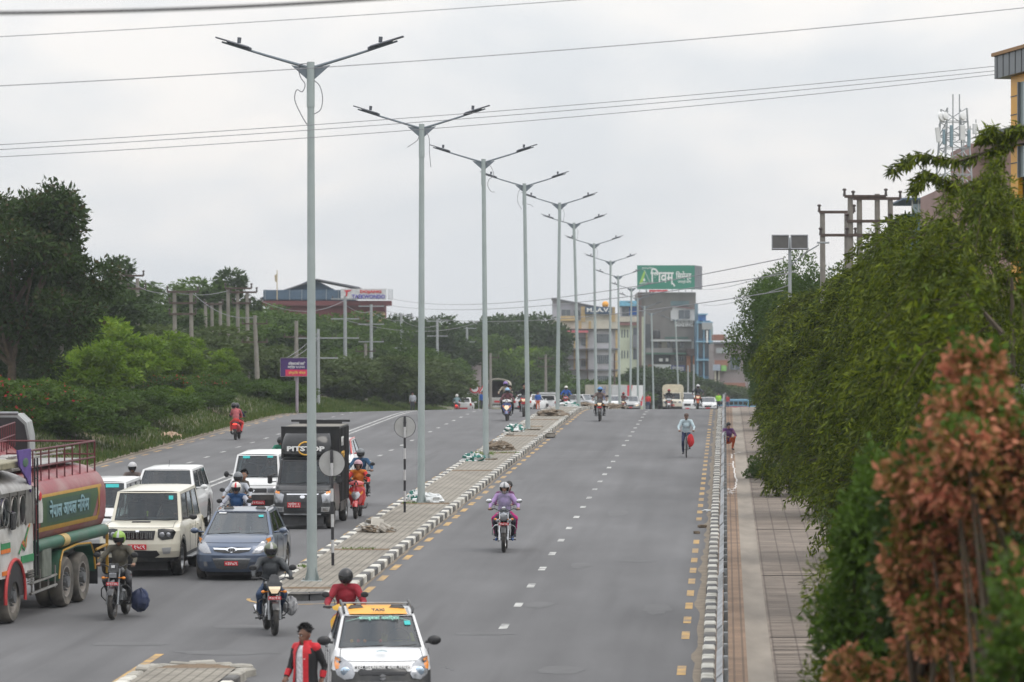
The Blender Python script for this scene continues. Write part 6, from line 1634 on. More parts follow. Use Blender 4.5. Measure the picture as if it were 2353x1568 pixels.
	b = MB(); b.box((0, -.95, 2.17), (2.2, .012, .6)); b.obj('windshield', CGLASS, t, 0)
	b = MB(); b.box((0, -.5, 1.92), (2.1, .5, .1)); b.box((.5, .8, 2.1), (.6, .15, .6)); b.obj('seat', INTER, t, 0)
	# bulging tin roof visor and box over the cab
	b = MB(); rows = []
	for y_ in (-1.12, -.7, .2, 1.1): rows.append([(1.26 * math.sin(a), y_ + (.10 if y_ < -1 else 0), 2.52 + .42 * math.cos(a) * (1 if y_ > -1 else .9)) for a in [R(-90 + 180 * j / 14) for j in range(15)]])
	b.loft(rows); b.obj('cab_roof', M_alu, t, 40)
	b = MB(); b.box((0, .1, 3.02), (2.3, 2.0, .14), b=.02); b.obj('roof_rack', mat('rack_yellow_grey', (.22, .20, .13), .6, var=.3), t, 0)
	for s_ in (-1, 1):
		b = MB(); b.prism([(1.12, 3.30), (.20, 3.30), (.35, 2.98), (.85, 2.72), (1.12, 2.45)], 'x', s_ * 1.20, s_ * 1.235); b.obj('banner', M_purple, t, 0)
		b = MB(); b.ell((s_ * 1.24, .72, 3.05), (.01, .2, .09), 12, 6); b.obj('banner_motif', M_tgreen, t, 0)
		b = MB()
		for yy in (1.42, 1.62): b.tube([(s_ * 1.22, yy, .8), (s_ * 1.22, yy, 3.1)], .022, 6)
		for zz in (1.2, 1.7, 2.2, 2.7): b.tube([(s_ * 1.22, 1.42, zz), (s_ * 1.22, 1.62, zz)], .014, 5)
		b.obj('side_ladder', BLACK, t, 0)
	# front: bumper, lamps
	b = MB(); b.box((0, -1.08, .62), (2.4, .22, .34), b=.05); b.obj('bumper', mat('bumper_purple', (.10, .05, .25), .5), t, 30)
	b = MB(); b.box((0, -.975, 1.12), (1.7, .05, .4)); b.obj('grille', mat('grille_yellow', (.5, .3, .04), .5), t, 0)
	for s_ in (-1, 1): headlamp(t, (s_ * .95, -.98, 1.0), .11)
	return t
TY, TX = 73.75, -10.72
TAN = tanker((TX, TY, gz(TX, TY)), -.15, SLOPE, 'decorated tanker with a maroon and green lettered tank, nearest truck at the left edge')
o = inside(TAN, 'person', 'person with an arm resting in the cab window of the decorated tanker', (.86, .38, 1.60), dict(top=cloth('mauve', (.10, .06, .14)), bottom=cloth('dark', (.03, .03, .04))), hair='short')

def tanker_away():
	x, y = -13.5, 95.5
	t = thing('tanker_truck', (x, y, gz(x, y)), math.pi + .03, 'second tanker behind the decorated one, driving away, maroon tank and black rounded cab shield', 'tanker', 'tanker trucks', -SLOPE)
	for s_ in (-1, 1):
		for yy in (-4.2, 1.2, 2.5): big_wheel(t, (s_ * 1.06, yy, .51))
	n = 32; tp = lambda a, y, k: (1.12 * k * math.sin(a), y, 2.02 - .72 * k * math.cos(a))
	b = MB(); b.loft([[tp(2 * math.pi * k / n, y_, q) for k in range(n)] for y_, q in ((3.85, .6), (3.78, .86), (3.7, 1), (0, 1), (-2.4, 1), (-2.5, .86), (-2.56, .6))]); b.obj('tank', M_maroon, t, 40)
	for x_ in (-.9, .9): stripes_rail('railing', t, x_, -2.4, 3.6, 2.5, 3.12, M_redr, 11, 2)
	for yy in (3.6,): b = MB(); b.tube([(-.9, yy, 3.12), (.9, yy, 3.12)], .02, 6); b.tube([(-.9, yy, 2.85), (.9, yy, 2.85)], .02, 6); b.obj('railing', M_redr, t, 0)
	b = MB(); 
	for x_ in (-.4, .4): b.box((x_, -.6, .98), (.1, 9.0, .24))
	b.obj('chassis', LOWK, t, 0)
	# rounded shield around the cab back, white side fairing
	prof = [(-1.24, 1.0), (-1.24, 2.7), (-1.16, 3.1), (-.95, 3.3), (.95, 3.3), (1.16, 3.1), (1.24, 2.7), (1.24, 1.0)]
	b = MB(); b.loft([[(x_, -2.75, z_) for x_, z_ in prof], [(x_, -4.3, z_) for x_, z_ in prof]]); b.obj('cab', mat('cab_dull', (.30, .31, .31), .5, dirt=((.1, .1, .09), .6, 2)), t, 30)
	b = MB(); b.loft([[(x_ * .96, -2.72, lerp(2.0, z_, .95)) for x_, z_ in prof], [(x_ * .96, -2.76, lerp(2.0, z_, .95)) for x_, z_ in prof]]); b.obj('cab_back', BLACK, t, 30)
	b = MB(); b.box((0, -2.8, 3.34), (1.9, .16, .08), b=.02); b.box((.4, -2.8, 3.42), (.16, .2, .1), b=.02); b.obj('top_rail', STEEL, t, 0)
	for s_ in (-1, 1): b = MB(); b.box((s_ * 1.25, -3.6, 2.0), (.02, .8, .4)); b.obj('cab_window', SIDEG, t, 0)
	b = MB(); b.box((0, 3.9, .9), (2.2, .1, .2)); b.obj('rear_bumper', M_cabw, t, 0)
tanker_away()
# ================================================================ riders and far traffic
BLUEP = paintmat('bike_blue', (.03, .06, .2)); REDB = paintmat('bike_red', (.45, .012, .015), .1); YELB = paintmat('scooter_yellow', (.68, .38, .01), .08); WHB = paintmat('bike_white', (.6, .6, .6)); BLKB = PBLACK
DEN = cloth('denim', (.03, .055, .11)); NAVY = cloth('navy', (.012, .02, .06)); DARK = cloth('dark', (.03, .03, .04)); BLKC = cloth('black', (.012, .012, .014)); GLV = cloth('glove', (.02, .02, .02))
HELM = {k: mat('helmet_' + k, c, .34, .0, var=.05, coat=.08) for k, c in dict(black=(.012, .012, .014), grey=(.12, .13, .14), silver=(.42, .42, .43), white=(.6, .58, .54), pink=(.4, .22, .26), blue=(.05, .2, .45), lightblue=(.25, .42, .6), purple=(.2, .12, .35), red=(.3, .03, .03), olive=(.12, .14, .09), lime=(.2, .35, .04)).items()}
def put(px, wy, rz, fn, *a, off=.66, **k):
	"""two wheeler whose front wheel touches the road under photo pixel (px, wy); wy may be ('Y', depth)"""
	if isinstance(wy, tuple): y = wy[1]; x = wx(px, y)
	else: x, y = gpix(px, wy)
	s_ = 1
	cx = x - math.sin(rz) * off; cy = y + math.cos(rz) * off
	return fn((cx, cy, gz(cx, cy) + .004), rz, *a, **k)
def rider(bk, label, pose, mats, **k):
	o, mh = person('person', tuple(bk.location), bk.rotation_euler.z, label, pose, mats, group='riders and pillion passengers', rx=bk.rotation_euler.x, **k)
	return o
RZ = ROADRZ
# left foreground
bk = put(258.5, 1424.5, RZ - .04, motorcycle, 'black commuter motorcycle with square lamp, in front of the tanker and cream SUV', BLKB, 'box', txt='बा ९९ प ३४५', group='motorcycles and scooters')
rider(bk, 'rider in olive jacket and lime trimmed helmet, in front of the tanker and cream SUV', 'moto', dict(top=cloth('olive_grey', (.075, .068, .05)), bottom=cloth('charcoal', (.04, .04, .045)), shoe=BLACK), helmet=('open', HELM['lime'], HELM['silver']), voxel=.014)
crumple('cloth_bag', (bk.location.x + .40, bk.location.y + .1, bk.location.z + .32), (.18, .16, .22), [mat('bag_navy', (.02, .03, .075), .7, var=.3)], 'navy cloth bag hanging low beside the rider in olive jacket', 'bag', 4.4, None, .6, full=True)
b = MB(); q = Vector((bk.location.x + .36, bk.location.y + .1, bk.location.z + .44)); b.tube([q + Vector((-.12, 0, 0)), q + Vector((-.14, .02, .2)), q + Vector((-.16, .05, .34))], .014, 5)
o = b.obj('bag_strap', NAVY, bpy.data.objects['cloth_bag'], 0); o.matrix_parent_inverse = Matrix.LocRotScale(bpy.data.objects['cloth_bag'].location, bpy.data.objects['cloth_bag'].rotation_euler, None).inverted()
# black jacket rider near the median nose
bk = put(631, 1461, .17, motorcycle, 'black motorcycle with lit orange lamp turning past the median nose', BLKB, 'cowl', lit=True, txt='बा ८८ प २३', accent=BLACKG, group='motorcycles and scooters', lean=0.0)
rider(bk, 'rider in black jacket, jeans and gold tinted visor helmet, turning past the median nose', 'moto', dict(top=cloth('leather', (.035, .04, .045), .6), bottom=DEN, shoe=BLACK, glove=GLV), helmet=('full', HELM['olive'], HELM['silver']), voxel=.014)
crumple('plastic_bag', (bk.location.x + .36, bk.location.y - .02, bk.location.z + .5), (.13, .12, .16), [mat('grey_plastic', (.32, .32, .33), .5)], 'grey plastic bag hanging beside the leg of the rider in black jacket', 'bag', 9.4, None, 1.0, full=True)
# woman on yellow scooter behind the taxi
bk = put(792, ('Y', 64.9), .02, scooter, 'yellow and black scooter directly behind the taxi', YELB, YELB, group='motorcycles and scooters')
rider(bk, 'woman in a dark red patterned dress and black helmet on the yellow scooter', 'scoot', dict(top=cloth('crimson', (.25, .012, .025)), bottom=cloth('crimson', (.25, .012, .025)), collar=REDP), helmet=('full', HELM['black']), voxel=.014, bulk=1.12)
b = MB()
bk_loc = bk.location
# riders between the hatchback and the van
bk = put(535, ('Y', 93.6), RZ, motorcycle, 'motorcycle just behind the grey hatchback, mostly hidden by its roof', BLUEP, 'cowl', group='motorcycles and scooters')
rider(bk, 'rider in navy vest over grey sleeves, red striped white helmet, behind the grey hatchback', 'moto', dict(top=cloth('navyblue', (.015, .06, .16)), sleeve=cloth('lightgrey', (.36, .37, .42)), bottom=DEN), helmet=('open', HELM['white'], REDP))
bk = put(540, ('Y', 98.9), RZ, motorcycle, 'second motorcycle in front of the white microvan, carrying two people', BLKB, 'cowl', group='motorcycles and scooters')
rider(bk, 'rider in pale blue grey shirt and dark helmet in front of the white microvan', 'moto', dict(top=cloth('palegrey', (.36, .38, .42)), bottom=DARK), helmet=('open', HELM['grey']))
rider(bk, 'pillion passenger in a dark jacket looking out behind the pale shirted rider', 'pillion', dict(top=cloth('brown', (.06, .05, .04)), bottom=DARK), hair='short')
# grey helmet behind the white SUVs
bk = put(296, ('Y', 105.6), RZ, motorcycle, 'motorcycle hidden behind the small white van, only its rider showing', BLKB, 'cowl', group='motorcycles and scooters')
rider(bk, 'rider in grey helmet looking over the roof of the small white van', 'moto', dict(top=cloth('taupe', (.14, .11, .10)), bottom=DARK), helmet=('open', HELM['silver']))
# red scooter and the rider behind
bk = put(817, 1193, RZ, scooter, 'red and black sporty scooter right of the black box truck', REDB, REDB, txt=None, group='motorcycles and scooters', lens=mat('lamp_chrome', (.5, .5, .52), .2, .7), off=.62)
rider(bk, 'woman in an orange and red dress, sunglasses and pale helmet on the red scooter', 'scoot', dict(top=cloth('orange', (.58, .17, .015)), sleeve=cloth('scarlet', (.5, .03, .025)), bottom=cloth('scarlet', (.5, .03, .025))), helmet=('open', HELM['pink'], None, False), voxel=.014)
b = MB()
bk = put(826, ('Y', 113.8), RZ + .04, motorcycle, 'dark motorcycle behind the red scooter', BLKB, 'cowl', group='motorcycles and scooters')
rider(bk, 'rider in a blue denim jacket and grey helmet behind the red scooter', 'moto', dict(top=cloth('denimjacket', (.025, .075, .15)), bottom=DARK), helmet=('full', HELM['grey']))
bk = put(640, ('Y', 123.5), RZ, motorcycle, 'motorcycle hidden behind the white microvan roof', BLKB, 'cowl', group='motorcycles and scooters')
rider(bk, 'rider in green just showing between the microvan roof and the black truck', 'moto', dict(top=cloth('green', (.02, .16, .1)), bottom=DARK), helmet=('open', HELM['black']))
# windshield cruiser with two people
bk = put(1157.5, 1270, RZ + .03, motorcycle, 'chrome and black cruiser with tall clear windshield and pillion in the open right lanes', BLKB, 'round', windshield=True, group='motorcycles and scooters', txt='बा १०२ प ४८')
rider(bk, 'rider in a lilac shirt and silver open helmet behind the clear windshield', 'moto', dict(top=cloth('lilac', (.33, .22, .42)), bottom=cloth('slate', (.03, .03, .045)), shoe=mat('shoe_blue', (.03, .09, .25), .6)), helmet=('open', HELM['silver'], HELM['grey'], False), voxel=.014)
rider(bk, 'pillion woman in a magenta and purple dress behind the lilac shirted rider', 'pillion', dict(top=cloth('plum', (.12, .035, .10)), bottom=cloth('magenta', (.42, .01, .15))), hair='long', voxel=.015)
# cyclist
def cyc():
	x, y = gpix(1577.6, 1052.8); rz = RZ + .03
	cx = x - math.sin(rz) * .52; cy = y + math.cos(rz) * .52
	t = bicycle((cx, cy, gz(cx, cy)), rz, 'dark roadster bicycle ridden near the right kerb', BLKB)
	person('person', tuple(t.location), rz, 'cyclist in a pale blue shirt, dark cap and face mask', 'cycle', dict(top=cloth('paleblue', (.42, .52, .56)), bottom=NAVY, glove=SKIND, skin=SKIND, lip=cloth('mask', (.3, .42, .5))), hair='cap', voxel=.016, group='riders and pillion passengers', rx=SLOPE)
	m = Matrix.LocRotScale(t.location, t.rotation_euler, None); p = m @ Vector((.16, -.30, .66))
	crumple('cloth_bag', tuple(p), (.13, .08, .24), [cloth('redbag', (.5, .02, .025))], 'bright red bag hanging from the handlebar of the bicycle', 'bag', 2.2, None, .5, full=True)
cyc()
# crest riders
bk = put(1377.5, 969, RZ, motorcycle, 'motorcycle with lit lamp just below the crest in the lanes right of the median', BLKB, 'cowl', lit=True, group='motorcycles and scooters')
rider(bk, 'rider in a brown plaid shirt and blue black helmet just below the crest', 'moto', dict(top=cloth('plaid', (.16, .12, .11)), bottom=BLKC), helmet=('full', HELM['blue']), voxel=.02)
bk = put(1164, 968, RZ, scooter, 'blue and white scooter with lit lamp left of the fourth lamp post', BLUEP, WHB, lit=True, group='motorcycles and scooters', off=.62)
rider(bk, 'scooter rider in pink and black with a light blue helmet', 'scoot', dict(top=cloth('pinkblack', (.12, .05, .06)), bottom=BLKC), helmet=('open', HELM['lightblue']), voxel=.02)
rider(bk, 'pillion passenger close behind the light blue helmet', 'pillion', dict(top=cloth('greenblack', (.03, .04, .03)), bottom=BLKC), hair='short', voxel=.02)
bk = put(1160, ('Y', 200), RZ, motorcycle, 'motorcycle right behind the blue and white scooter', BLKB, 'cowl', group='motorcycles and scooters')
rider(bk, 'rider in beige with a purple helmet behind the blue and white scooter', 'moto', dict(top=cloth('beige', (.3, .26, .2)), bottom=DARK), helmet=('open', HELM['purple']), voxel=.02)
bk = put(1203, 958.5, RZ, motorcycle, 'black motorcycle with bright lamp half hidden by the fourth lamp post', BLKB, 'cowl', lit=True, accent=REDB, group='motorcycles and scooters')
rider(bk, 'rider all in black left of the fourth lamp post', 'moto', dict(top=BLKC, bottom=BLKC), hair='short', voxel=.02)
bk = put(1300, ('Y', 262), RZ, motorcycle, 'red motorcycle coming over the crest between two lamp posts', REDB, 'cowl', group='motorcycles and scooters')
rider(bk, 'rider in a bright blue shirt and cream helmet coming over the crest', 'moto', dict(top=cloth('royal', (.02, .10, .38)), bottom=DARK), helmet=('open', HELM['white']), voxel=.025)
bk = put(1537, ('Y', 292), RZ, motorcycle, 'white faced motorcycle in front of the cream canopy pickup', WHB, 'cowl', group='motorcycles and scooters')
rider(bk, 'rider in a black jacket and dark red helmet before the cream canopy pickup', 'moto', dict(top=BLKC, bottom=DARK), helmet=('open', HELM['red']), voxel=.025)
bk = put(1603.7, ('Y', 250), RZ, motorcycle, 'orange black motorcycle with a bright headlight at the crest near the right kerb', mat('paint_orange', (.35, .09, .02), .4), 'cowl', lit=True, group='motorcycles and scooters')
rider(bk, 'rider in dark clothes with silver helmet above the bright headlight', 'moto', dict(top=cloth('slategrey', (.04, .045, .055)), bottom=DARK), helmet=('open', HELM['silver']), voxel=.025)
bk = put(1432, ('Y', 330), RZ, motorcycle, 'far motorcycle with a yellow lit lamp beside the white sedans', BLKB, 'cowl', lit=True, group='motorcycles and scooters')
rider(bk, 'far rider in dark red beside the white sedans', 'moto', dict(top=cloth('darkred', (.14, .04, .04)), bottom=DARK), helmet=('open', HELM['red']), voxel=.03)
# going away on the left carriageway
def away(px, wy, fn, *a, off=.66, **k):
	if isinstance(wy, tuple): y = wy[1]; x = wx(px, y)
	else: x, y = gpix(px, wy)
	rz = math.pi + RZ; cx = x - .0555 * .0; cy = y + off
	return fn((cx, cy, gz(cx, cy) + .004), rz, *a, rx=-SLOPE, **k)
bk = away(543, 1003, scooter, 'red scooter with lit tail lamp riding away on the left carriageway', REDB, REDB, rear=True, group='motorcycles and scooters')
rider(bk, 'rider in dark blue on the red scooter riding away', 'scoot', dict(top=NAVY, bottom=DARK), helmet=('full', HELM['black']), voxel=.02)
rider(bk, 'pillion passenger in red and pink on the scooter riding away', 'pillion', dict(top=cloth('rose', (.45, .12, .13)), bottom=cloth('scarlet', (.5, .03, .025))), helmet=('open', HELM['black'], None, False), voxel=.02, sc=.95)
bk = away(1050, ('Y', 318), scooter, 'far red scooter with lit tail lamp beside the white hatchback', REDB, REDB, rear=True, group='motorcycles and scooters')
rider(bk, 'far rider in a pale teal top and white scarf seen from behind', 'scoot', dict(top=cloth('teal', (.2, .3, .32)), bottom=DARK), helmet=('open', HELM['white'], None, False), voxel=.03)

# ---- pedestrian at the bottom
JR = cloth('jacket_red', (.52, .012, .022), .7)
px_, py_ = (703 - 1176.5) * 53.8 / F, 53.8
TEE = cloth('tee', (.55, .54, .56))
o, mh = person('person', (px_, py_, gz(px_, py_)), R(-38), 'young man with tousled black hair in a red and black jacket over a white shirt', 'walk', dict(top=JR, sleeve=BLKC, bottom=BLKC, shoe=WTXT, skin=SKIND), hair='short', voxel=.010, rx=0, yaw=-.15, sc=.98)
def jacket(par):
	"""open jacket: a shell round chest and hips with the front left open, collar, red cuffs"""
	b = MB(); rows = []
	for z, rx_, ry_, op in ((.80, .205, .165, 24), (.90, .20, .160, 23), (1.05, .185, .148, 22), (1.20, .198, .150, 20), (1.32, .205, .145, 18), (1.40, .175, .118, 15), (1.45, .10, .09, 22), (1.50, .085, .095, 28)):
		row = []
		for j in range(25):
			a = R(op + (360 - 2 * op) * j / 24)
			wob = 1 + .03 * mnoise.noise(Vector((j * .5, z * 6, 2)))
			row.append((rx_ * wob * math.sin(a), -ry_ * wob * math.cos(a) - .01, z))
		rows.append(row)
	b.loft(rows, closed=False, cap=False)
	for i, f in enumerate(b.f):
		c = sum((Vector(b.v[q]) for q in f), Vector()) / 4
		b.m[i] = 1 if (abs(c.x) > .135 and c.z < 1.34) or (c.z > 1.24 and abs(c.x) > .15) else 0
	b.obj('jacket', [JR, BLKC], par, 60)
	b = MB(); rows = []
	for z, rx_, ry_ in ((.86, .165, .128), (1.05, .163, .130), (1.25, .182, .133), (1.36, .150, .118), (1.43, .085, .082)):
		rows.append([(rx_ * math.sin(a), -ry_ * math.cos(a) - .012, z) for a in [R(-55 + 110 * j / 10) for j in range(11)]])
	b.loft(rows, closed=False, cap=False); b.obj('shirt', mat('tee_print', (.55, .54, .56), .9, var=.35, scale=22), par, 60)
	for s_, e, h in ((1, (.25, .12, 1.14), (.25, .04, .90)), (-1, (-.25, -.04, 1.13), (-.23, -.20, .92))):
		e, h = Vector(e), Vector(h); b = MB(); b.tube([e.lerp(h, .30), e.lerp(h, .68)], [.052, .042], 14); b.obj('cuff', JR, par, 60)
	text('NF', .03, WTXT, par, Matrix.Translation((.10, -.150, 1.24)) @ FRONT, .001)
jacket(o)
# ---- person sitting at the guard rail and far pedestrians
x, y = P(150.5, .84)[:2]
o, _ = person('person', (x, y, zr(y) + .14), RZ + .3, 'woman in an orange and purple dress crouching beside the guard rail', 'squat', dict(top=cloth('purple', (.09, .03, .13)), bottom=cloth('orange2', (.5, .1, .03)), sleeve=cloth('plum', (.12, .035, .10))), hair='long', voxel=.02, sc=1.0)
o, _ = person('person', (wx(1671, 400), 400, zr(400) + .15), RZ, 'far pedestrian in red on the pavement beyond the guard rail', 'stand', dict(top=cloth('darkred2', (.28, .03, .03)), bottom=DEN), hair='short', voxel=.03)
o, _ = person('person', (wx(1651, 345), 345, zr(345) + .0), RZ, 'far worker in a lime safety vest near the right kerb', 'stand', dict(top=cloth('hivis', (.3, .6, .05)), bottom=DARK), hair='short', voxel=.03)
o, _ = person('person', (wx(1109, 300), 300, zr(300) + cf(-20)), RZ, 'far pedestrian in blue near the open backed truck', 'stand', dict(top=cloth('royal', (.02, .10, .38)), bottom=DARK), hair='short', voxel=.03)
o, _ = person('person', (wx(1236, 330), 330, zr(330)), RZ, 'far pedestrian in blue and orange between the two white SUVs', 'stand', dict(top=cloth('royal', (.02, .10, .38)), bottom=cloth('orange2', (.5, .1, .03))), hair='short', voxel=.03)
o, _ = person('person', (wx(1489, 360), 360, zr(360)), RZ, 'far person in red beside the lamp post right of the container truck', 'stand', dict(top=cloth('scarlet', (.5, .03, .025)), bottom=DEN), hair='short', voxel=.03)
o, _ = person('person', (wx(948, 300), 300, zr(300) + cf(-23)), RZ, 'far pedestrian in a pale shirt at the left road edge', 'stand', dict(top=cloth('palegrey', (.36, .38, .42)), bottom=DARK), hair='short', voxel=.03)

# ---- far vehicles
def far_car(px, y, L, W, H, paint, label, rz=RZ, kind='car', lit=False, cat='car', bootopen=False, yaw=0.0):
	x = wx(px, y); aw = abs(rz) > 1.5
	t = thing(kind, (x, y, gz(x, y)), rz + yaw, label, cat, 'far cars around the crest')
	hz = H * .66
	k = car(t, L, W, H, paint, LOWK, D=.45, front=[(.22, .05, .93), (.4, 0, .98), (.6 * H / 1.5, 0, 1), (.72 * H / 1.5, .03, 1), (.84 * H / 1.5, .1, .97)], cowl=(-L * .24, hz, .9), wtop=(-L * .06, H - .08, .76), rtop=(L * .34, H - .06, .74), rbase=(L * .46, hz, .88),
			rear=[(.26, .04, .94), (.45, 0, 1.0), (.7 * H / 1.5, 0, 1.0), (hz - .03, .04, .97)], wheels=((-L * .32, .32, .2), (L * .32, .32, .2)), arch=.38, seats=False, spokes=0, wheel_n=16, sglass=SIDEG, cladding=.08, black_rows=1)
	k['decal']('headlight', [(.58, .62 * H / 1.5), (.9, .72 * H / 1.5), (.94, .62 * H / 1.5), (.62, .52 * H / 1.5)], LITW if lit else LAMPG, .012, sym=True); k['decal']('grille', [(-.4, .66 * H / 1.5), (.4, .66 * H / 1.5), (.36, .5 * H / 1.5), (-.36, .5 * H / 1.5)], BLACKG, .01); k['mirror'](-L * .17, hz + .05, paint)
	plate(t, (0, -L / 2 - .03, .42), .4, .11, REDP, None)
	for s_ in (-1, 1):
		b = MB(); b.box((s_ * W * .42, L / 2 - .06, hz - .14), (.16, .16, .22), b=.03); b.obj('tail_light', REDL, t, 30)
	b = MB(); b.box((0, L / 2 + .01, .5), (W * .5, .02, .14)); b.obj('rear_plate', REDP if aw else BLACK, t, 0)
	b = MB(); b.box((0, L / 2 + .0, .36), (W * .82, .06, .2), b=.03); b.obj('rear_bumper', LOWK, t, 0)
	if bootopen:
		b = MB(); b.loft([[(-W * .40, L * .36, H - .02), (W * .40, L * .36, H - .02), (W * .40, L * .36, H + .03), (-W * .40, L * .36, H + .03)], [(-W * .42, L * .36 + .9, H + .22), (W * .42, L * .36 + .9, H + .22), (W * .42, L * .36 + .9, H + .10), (-W * .42, L * .36 + .9, H + .10)]]); b.obj('tailgate', paint, t, 30)
	return t
AW = math.pi + RZ
far_car(1067, 338, 3.7, 1.62, 1.5, PWHITE, 'far white hatchback seen from behind, left of the open backed truck', AW)
far_car(1222, 335, 4.3, 1.75, 1.62, PWHITE, 'far white SUV between the fourth lamp post and the SUV with its tailgate up', AW, yaw=-.35)
far_car(1260, 352, 4.4, 1.82, 1.62, PWHITE, 'far white SUV with its tailgate raised', AW, bootopen=True)
far_car(1349, 300, 4.0, 1.65, 1.35, PSILV, 'far pale car just beyond the crest beside the seventh lamp', RZ, yaw=.6)
far_car(1417, 345, 4.2, 1.75, 1.5, PWHITE, 'far white car between the eighth and ninth lamp posts', RZ)
far_car(1449, 352, 4.2, 1.75, 1.5, PSILV, 'far silver sedan with lit lamps in front of the container truck', RZ, lit=True)
far_car(1627, 372, 4.2, 1.75, 1.5, PWHITE, 'far white car right of the bright headlight, near the right kerb', RZ)
far_car(1580, 392, 4.8, 1.75, 2.05, PWHITE, 'far white minibus between the cream canopy pickup and the bright headlight', RZ, kind='van', cat='van')
# military style truck with open canvas back
def canvas_truck():
	y = 360; x = wx(1146.5, y)
	t = thing('army_truck', (x, y, gz(x, y)), AW, 'truck with open arched canvas back and pale tailgate, driving away', 'truck')
	arch = lambda k, y_: [(1.12 * k * math.cos(a) if abs(math.cos(a)) < .98 else 1.12 * k * math.cos(a), y_, 1.25 + (1.55 * k + .42 * k * 0) * 1.0 + .45 * k * math.sin(a)) for a in [R(180 * j / 12) for j in range(13)]]
	b = MB(); rows = []
	for y_ in (-1.2, 1, 3.0): rows.append([(-1.12, y_, 1.2)] + list(reversed(arch(1, y_))) + [(1.12, y_, 1.2)])
	b.loft(rows, closed=False, cap=False); rows = []
	for y_ in (-1.2, 1, 2.98): rows.append([(-1.06, y_, 1.2)] + list(reversed(arch(.95, y_))) + [(1.06, y_, 1.2)])
	b.loft(rows, closed=False, cap=False); b.tube([(-1.12, 3.0, 1.2)] + list(reversed(arch(1, 3.0))) + [(1.12, 3.0, 1.2)], .06, 5); b.obj('canvas_cover', mat('canvas', (.36, .33, .27), .9, var=.2), t, 40)
	b = MB(); b.box((0, -1.2, 2.1), (2.1, .05, 1.9)); b.obj('inner_wall', mat('dark_canvas', (.06, .04, .03), .9), t, 0)
	b = MB(); b.box((0, 3.02, 1.22), (2.2, .06, .62)); b.box((0, .9, .95), (2.2, 4.3, .1)); b.obj('tailgate', M_cabw, t, 0)
	for s_ in (-1, 1):
		b = MB(); b.box((s_ * .8, 3.05, .78), (.3, .05, .12)); b.obj('tail_light', REDL, t, 0)
		wheel(t, (s_ * .95, 1.6, .48), .48, .26, rim_m=STEEL); wheel(t, (s_ * .95, -2.5, .48), .48, .26, rim_m=STEEL)
	b = MB(); b.box((0, 3.06, 1.15), (.5, .02, .16)); b.obj('number_plate', REDP, t, 0)
	b = MB(); b.box((0, -2.4, 1.6), (2.1, 1.9, 1.5), b=.15); b.box((0, .3, .7), (.8, 5.5, .2)); b.obj('cab', M_cabw, t, 30)
canvas_truck()
def canopy_pickup():
	y = 348; x = wx(1545.5, y)
	t = thing('pickup_truck', (x, y, gz(x, y)), RZ, 'cream pickup with a tall cream canopy facing the viewer', 'truck')
	k = car(t, 2.4, 1.75, 1.78, PCREAM, LOWK, D=.3, front=[(.36, .05, .93), (.5, 0, 1), (.8, 0, 1), (1.0, .02, 1), (1.06, .08, .97)], cowl=(-.35, 1.15, .88), wtop=(0, 1.72, .82), rtop=(1.05, 1.75, .82), rbase=(1.12, 1.1, .92), Dr=.05, gc=.4, wheels=((-.6, .36, .22),), arch=.44, sides=((.1, .85),), seats=False, rwin=False, spokes=0, black_rows=1)
	k['decal']('headlight', [(.62, .98), (.9, .98), (.9, .80), (.62, .80)], LAMPG, .012, sym=True); k['mirror'](-.2, 1.25, BLACK)
	for i in range(6): k['decal']('grille_slot', [(-.4 + .14 * i, .96), (-.33 + .14 * i, .96), (-.33 + .14 * i, .80), (-.4 + .14 * i, .80)], BLACKG, .012)
	b = MB(); pr = [(-.95, .9), (-.95, 2.2), (-.85, 2.42), (-.6, 2.5), (.6, 2.5), (.85, 2.42), (.95, 2.2), (.95, .9)]
	b.loft([[(x_, 1.2, z_) for x_, z_ in pr], [(x_, 4.2, z_) for x_, z_ in pr]]); b.obj('canopy', mat('cream_canvas', (.52, .47, .36), .85, var=.12), t, 30)
	for s_ in (-1, 1): wheel(t, (s_ * .74, 3.0, .36), .36, .22)
	plate(t, (0, -1.24, .62), .4, .12, REDP, None)
canopy_pickup()
def container_truck():
	y = 425; x = wx(1436, y)
	t = thing('container_truck', (x, y, gz(x, y)), RZ + .75, 'container truck with beige side and white red striped end, seen beyond the median lamps', 'truck')
	b = MB(); b.box((0, 3.2, 2.0), (2.3, 4.4, 2.2)); b.obj('container', mat('beige_box', (.5, .46, .38), .7, dirt=((.3, .27, .22), .4, 1)), t, 0)
	b = MB(); b.box((0, -.4, 1.9), (2.35, 2.6, 2.3)); b.obj('front_body', PWHITE, t, 0)
	b = MB(); b.loft([[(-1.18, -1.72, .8), (-.9, -1.72, .8), (-.4, -1.72, 3.04), (-1.18, -1.72, 3.04)], [(-1.18, -1.73, .8), (-.9, -1.73, .8), (-.4, -1.73, 3.04), (-1.18, -1.73, 3.04)]]); b.loft([[(.5, -1.72, .8), (1.0, -1.72, .8), (1.18, -1.72, 1.9), (1.1, -1.72, 1.9)], [(.5, -1.73, .8), (1.0, -1.73, .8), (1.18, -1.73, 1.9), (1.1, -1.73, 1.9)]]); b.obj('red_stripe', REDP, t, 0)
	text('ABC', .8, mat('lettering_cobalt', (.03, .09, .4), .6), t, Matrix.Translation((-1.16, 2.2, 2.2)) @ Matrix.Rotation(R(-90), 4, 'Z') @ FRONT @ Matrix.Rotation(R(90), 4, 'Z'), .01)
	for s_ in (-1, 1):
		for yy in (-.6, 3.4, 4.4): wheel(t, (s_ * 1.0, yy, .48), .48, .26)
	b = MB(); b.box((0, 2.2, .8), (.8, 6, .25)); b.obj('chassis', LOWK, t, 0)
container_truck()
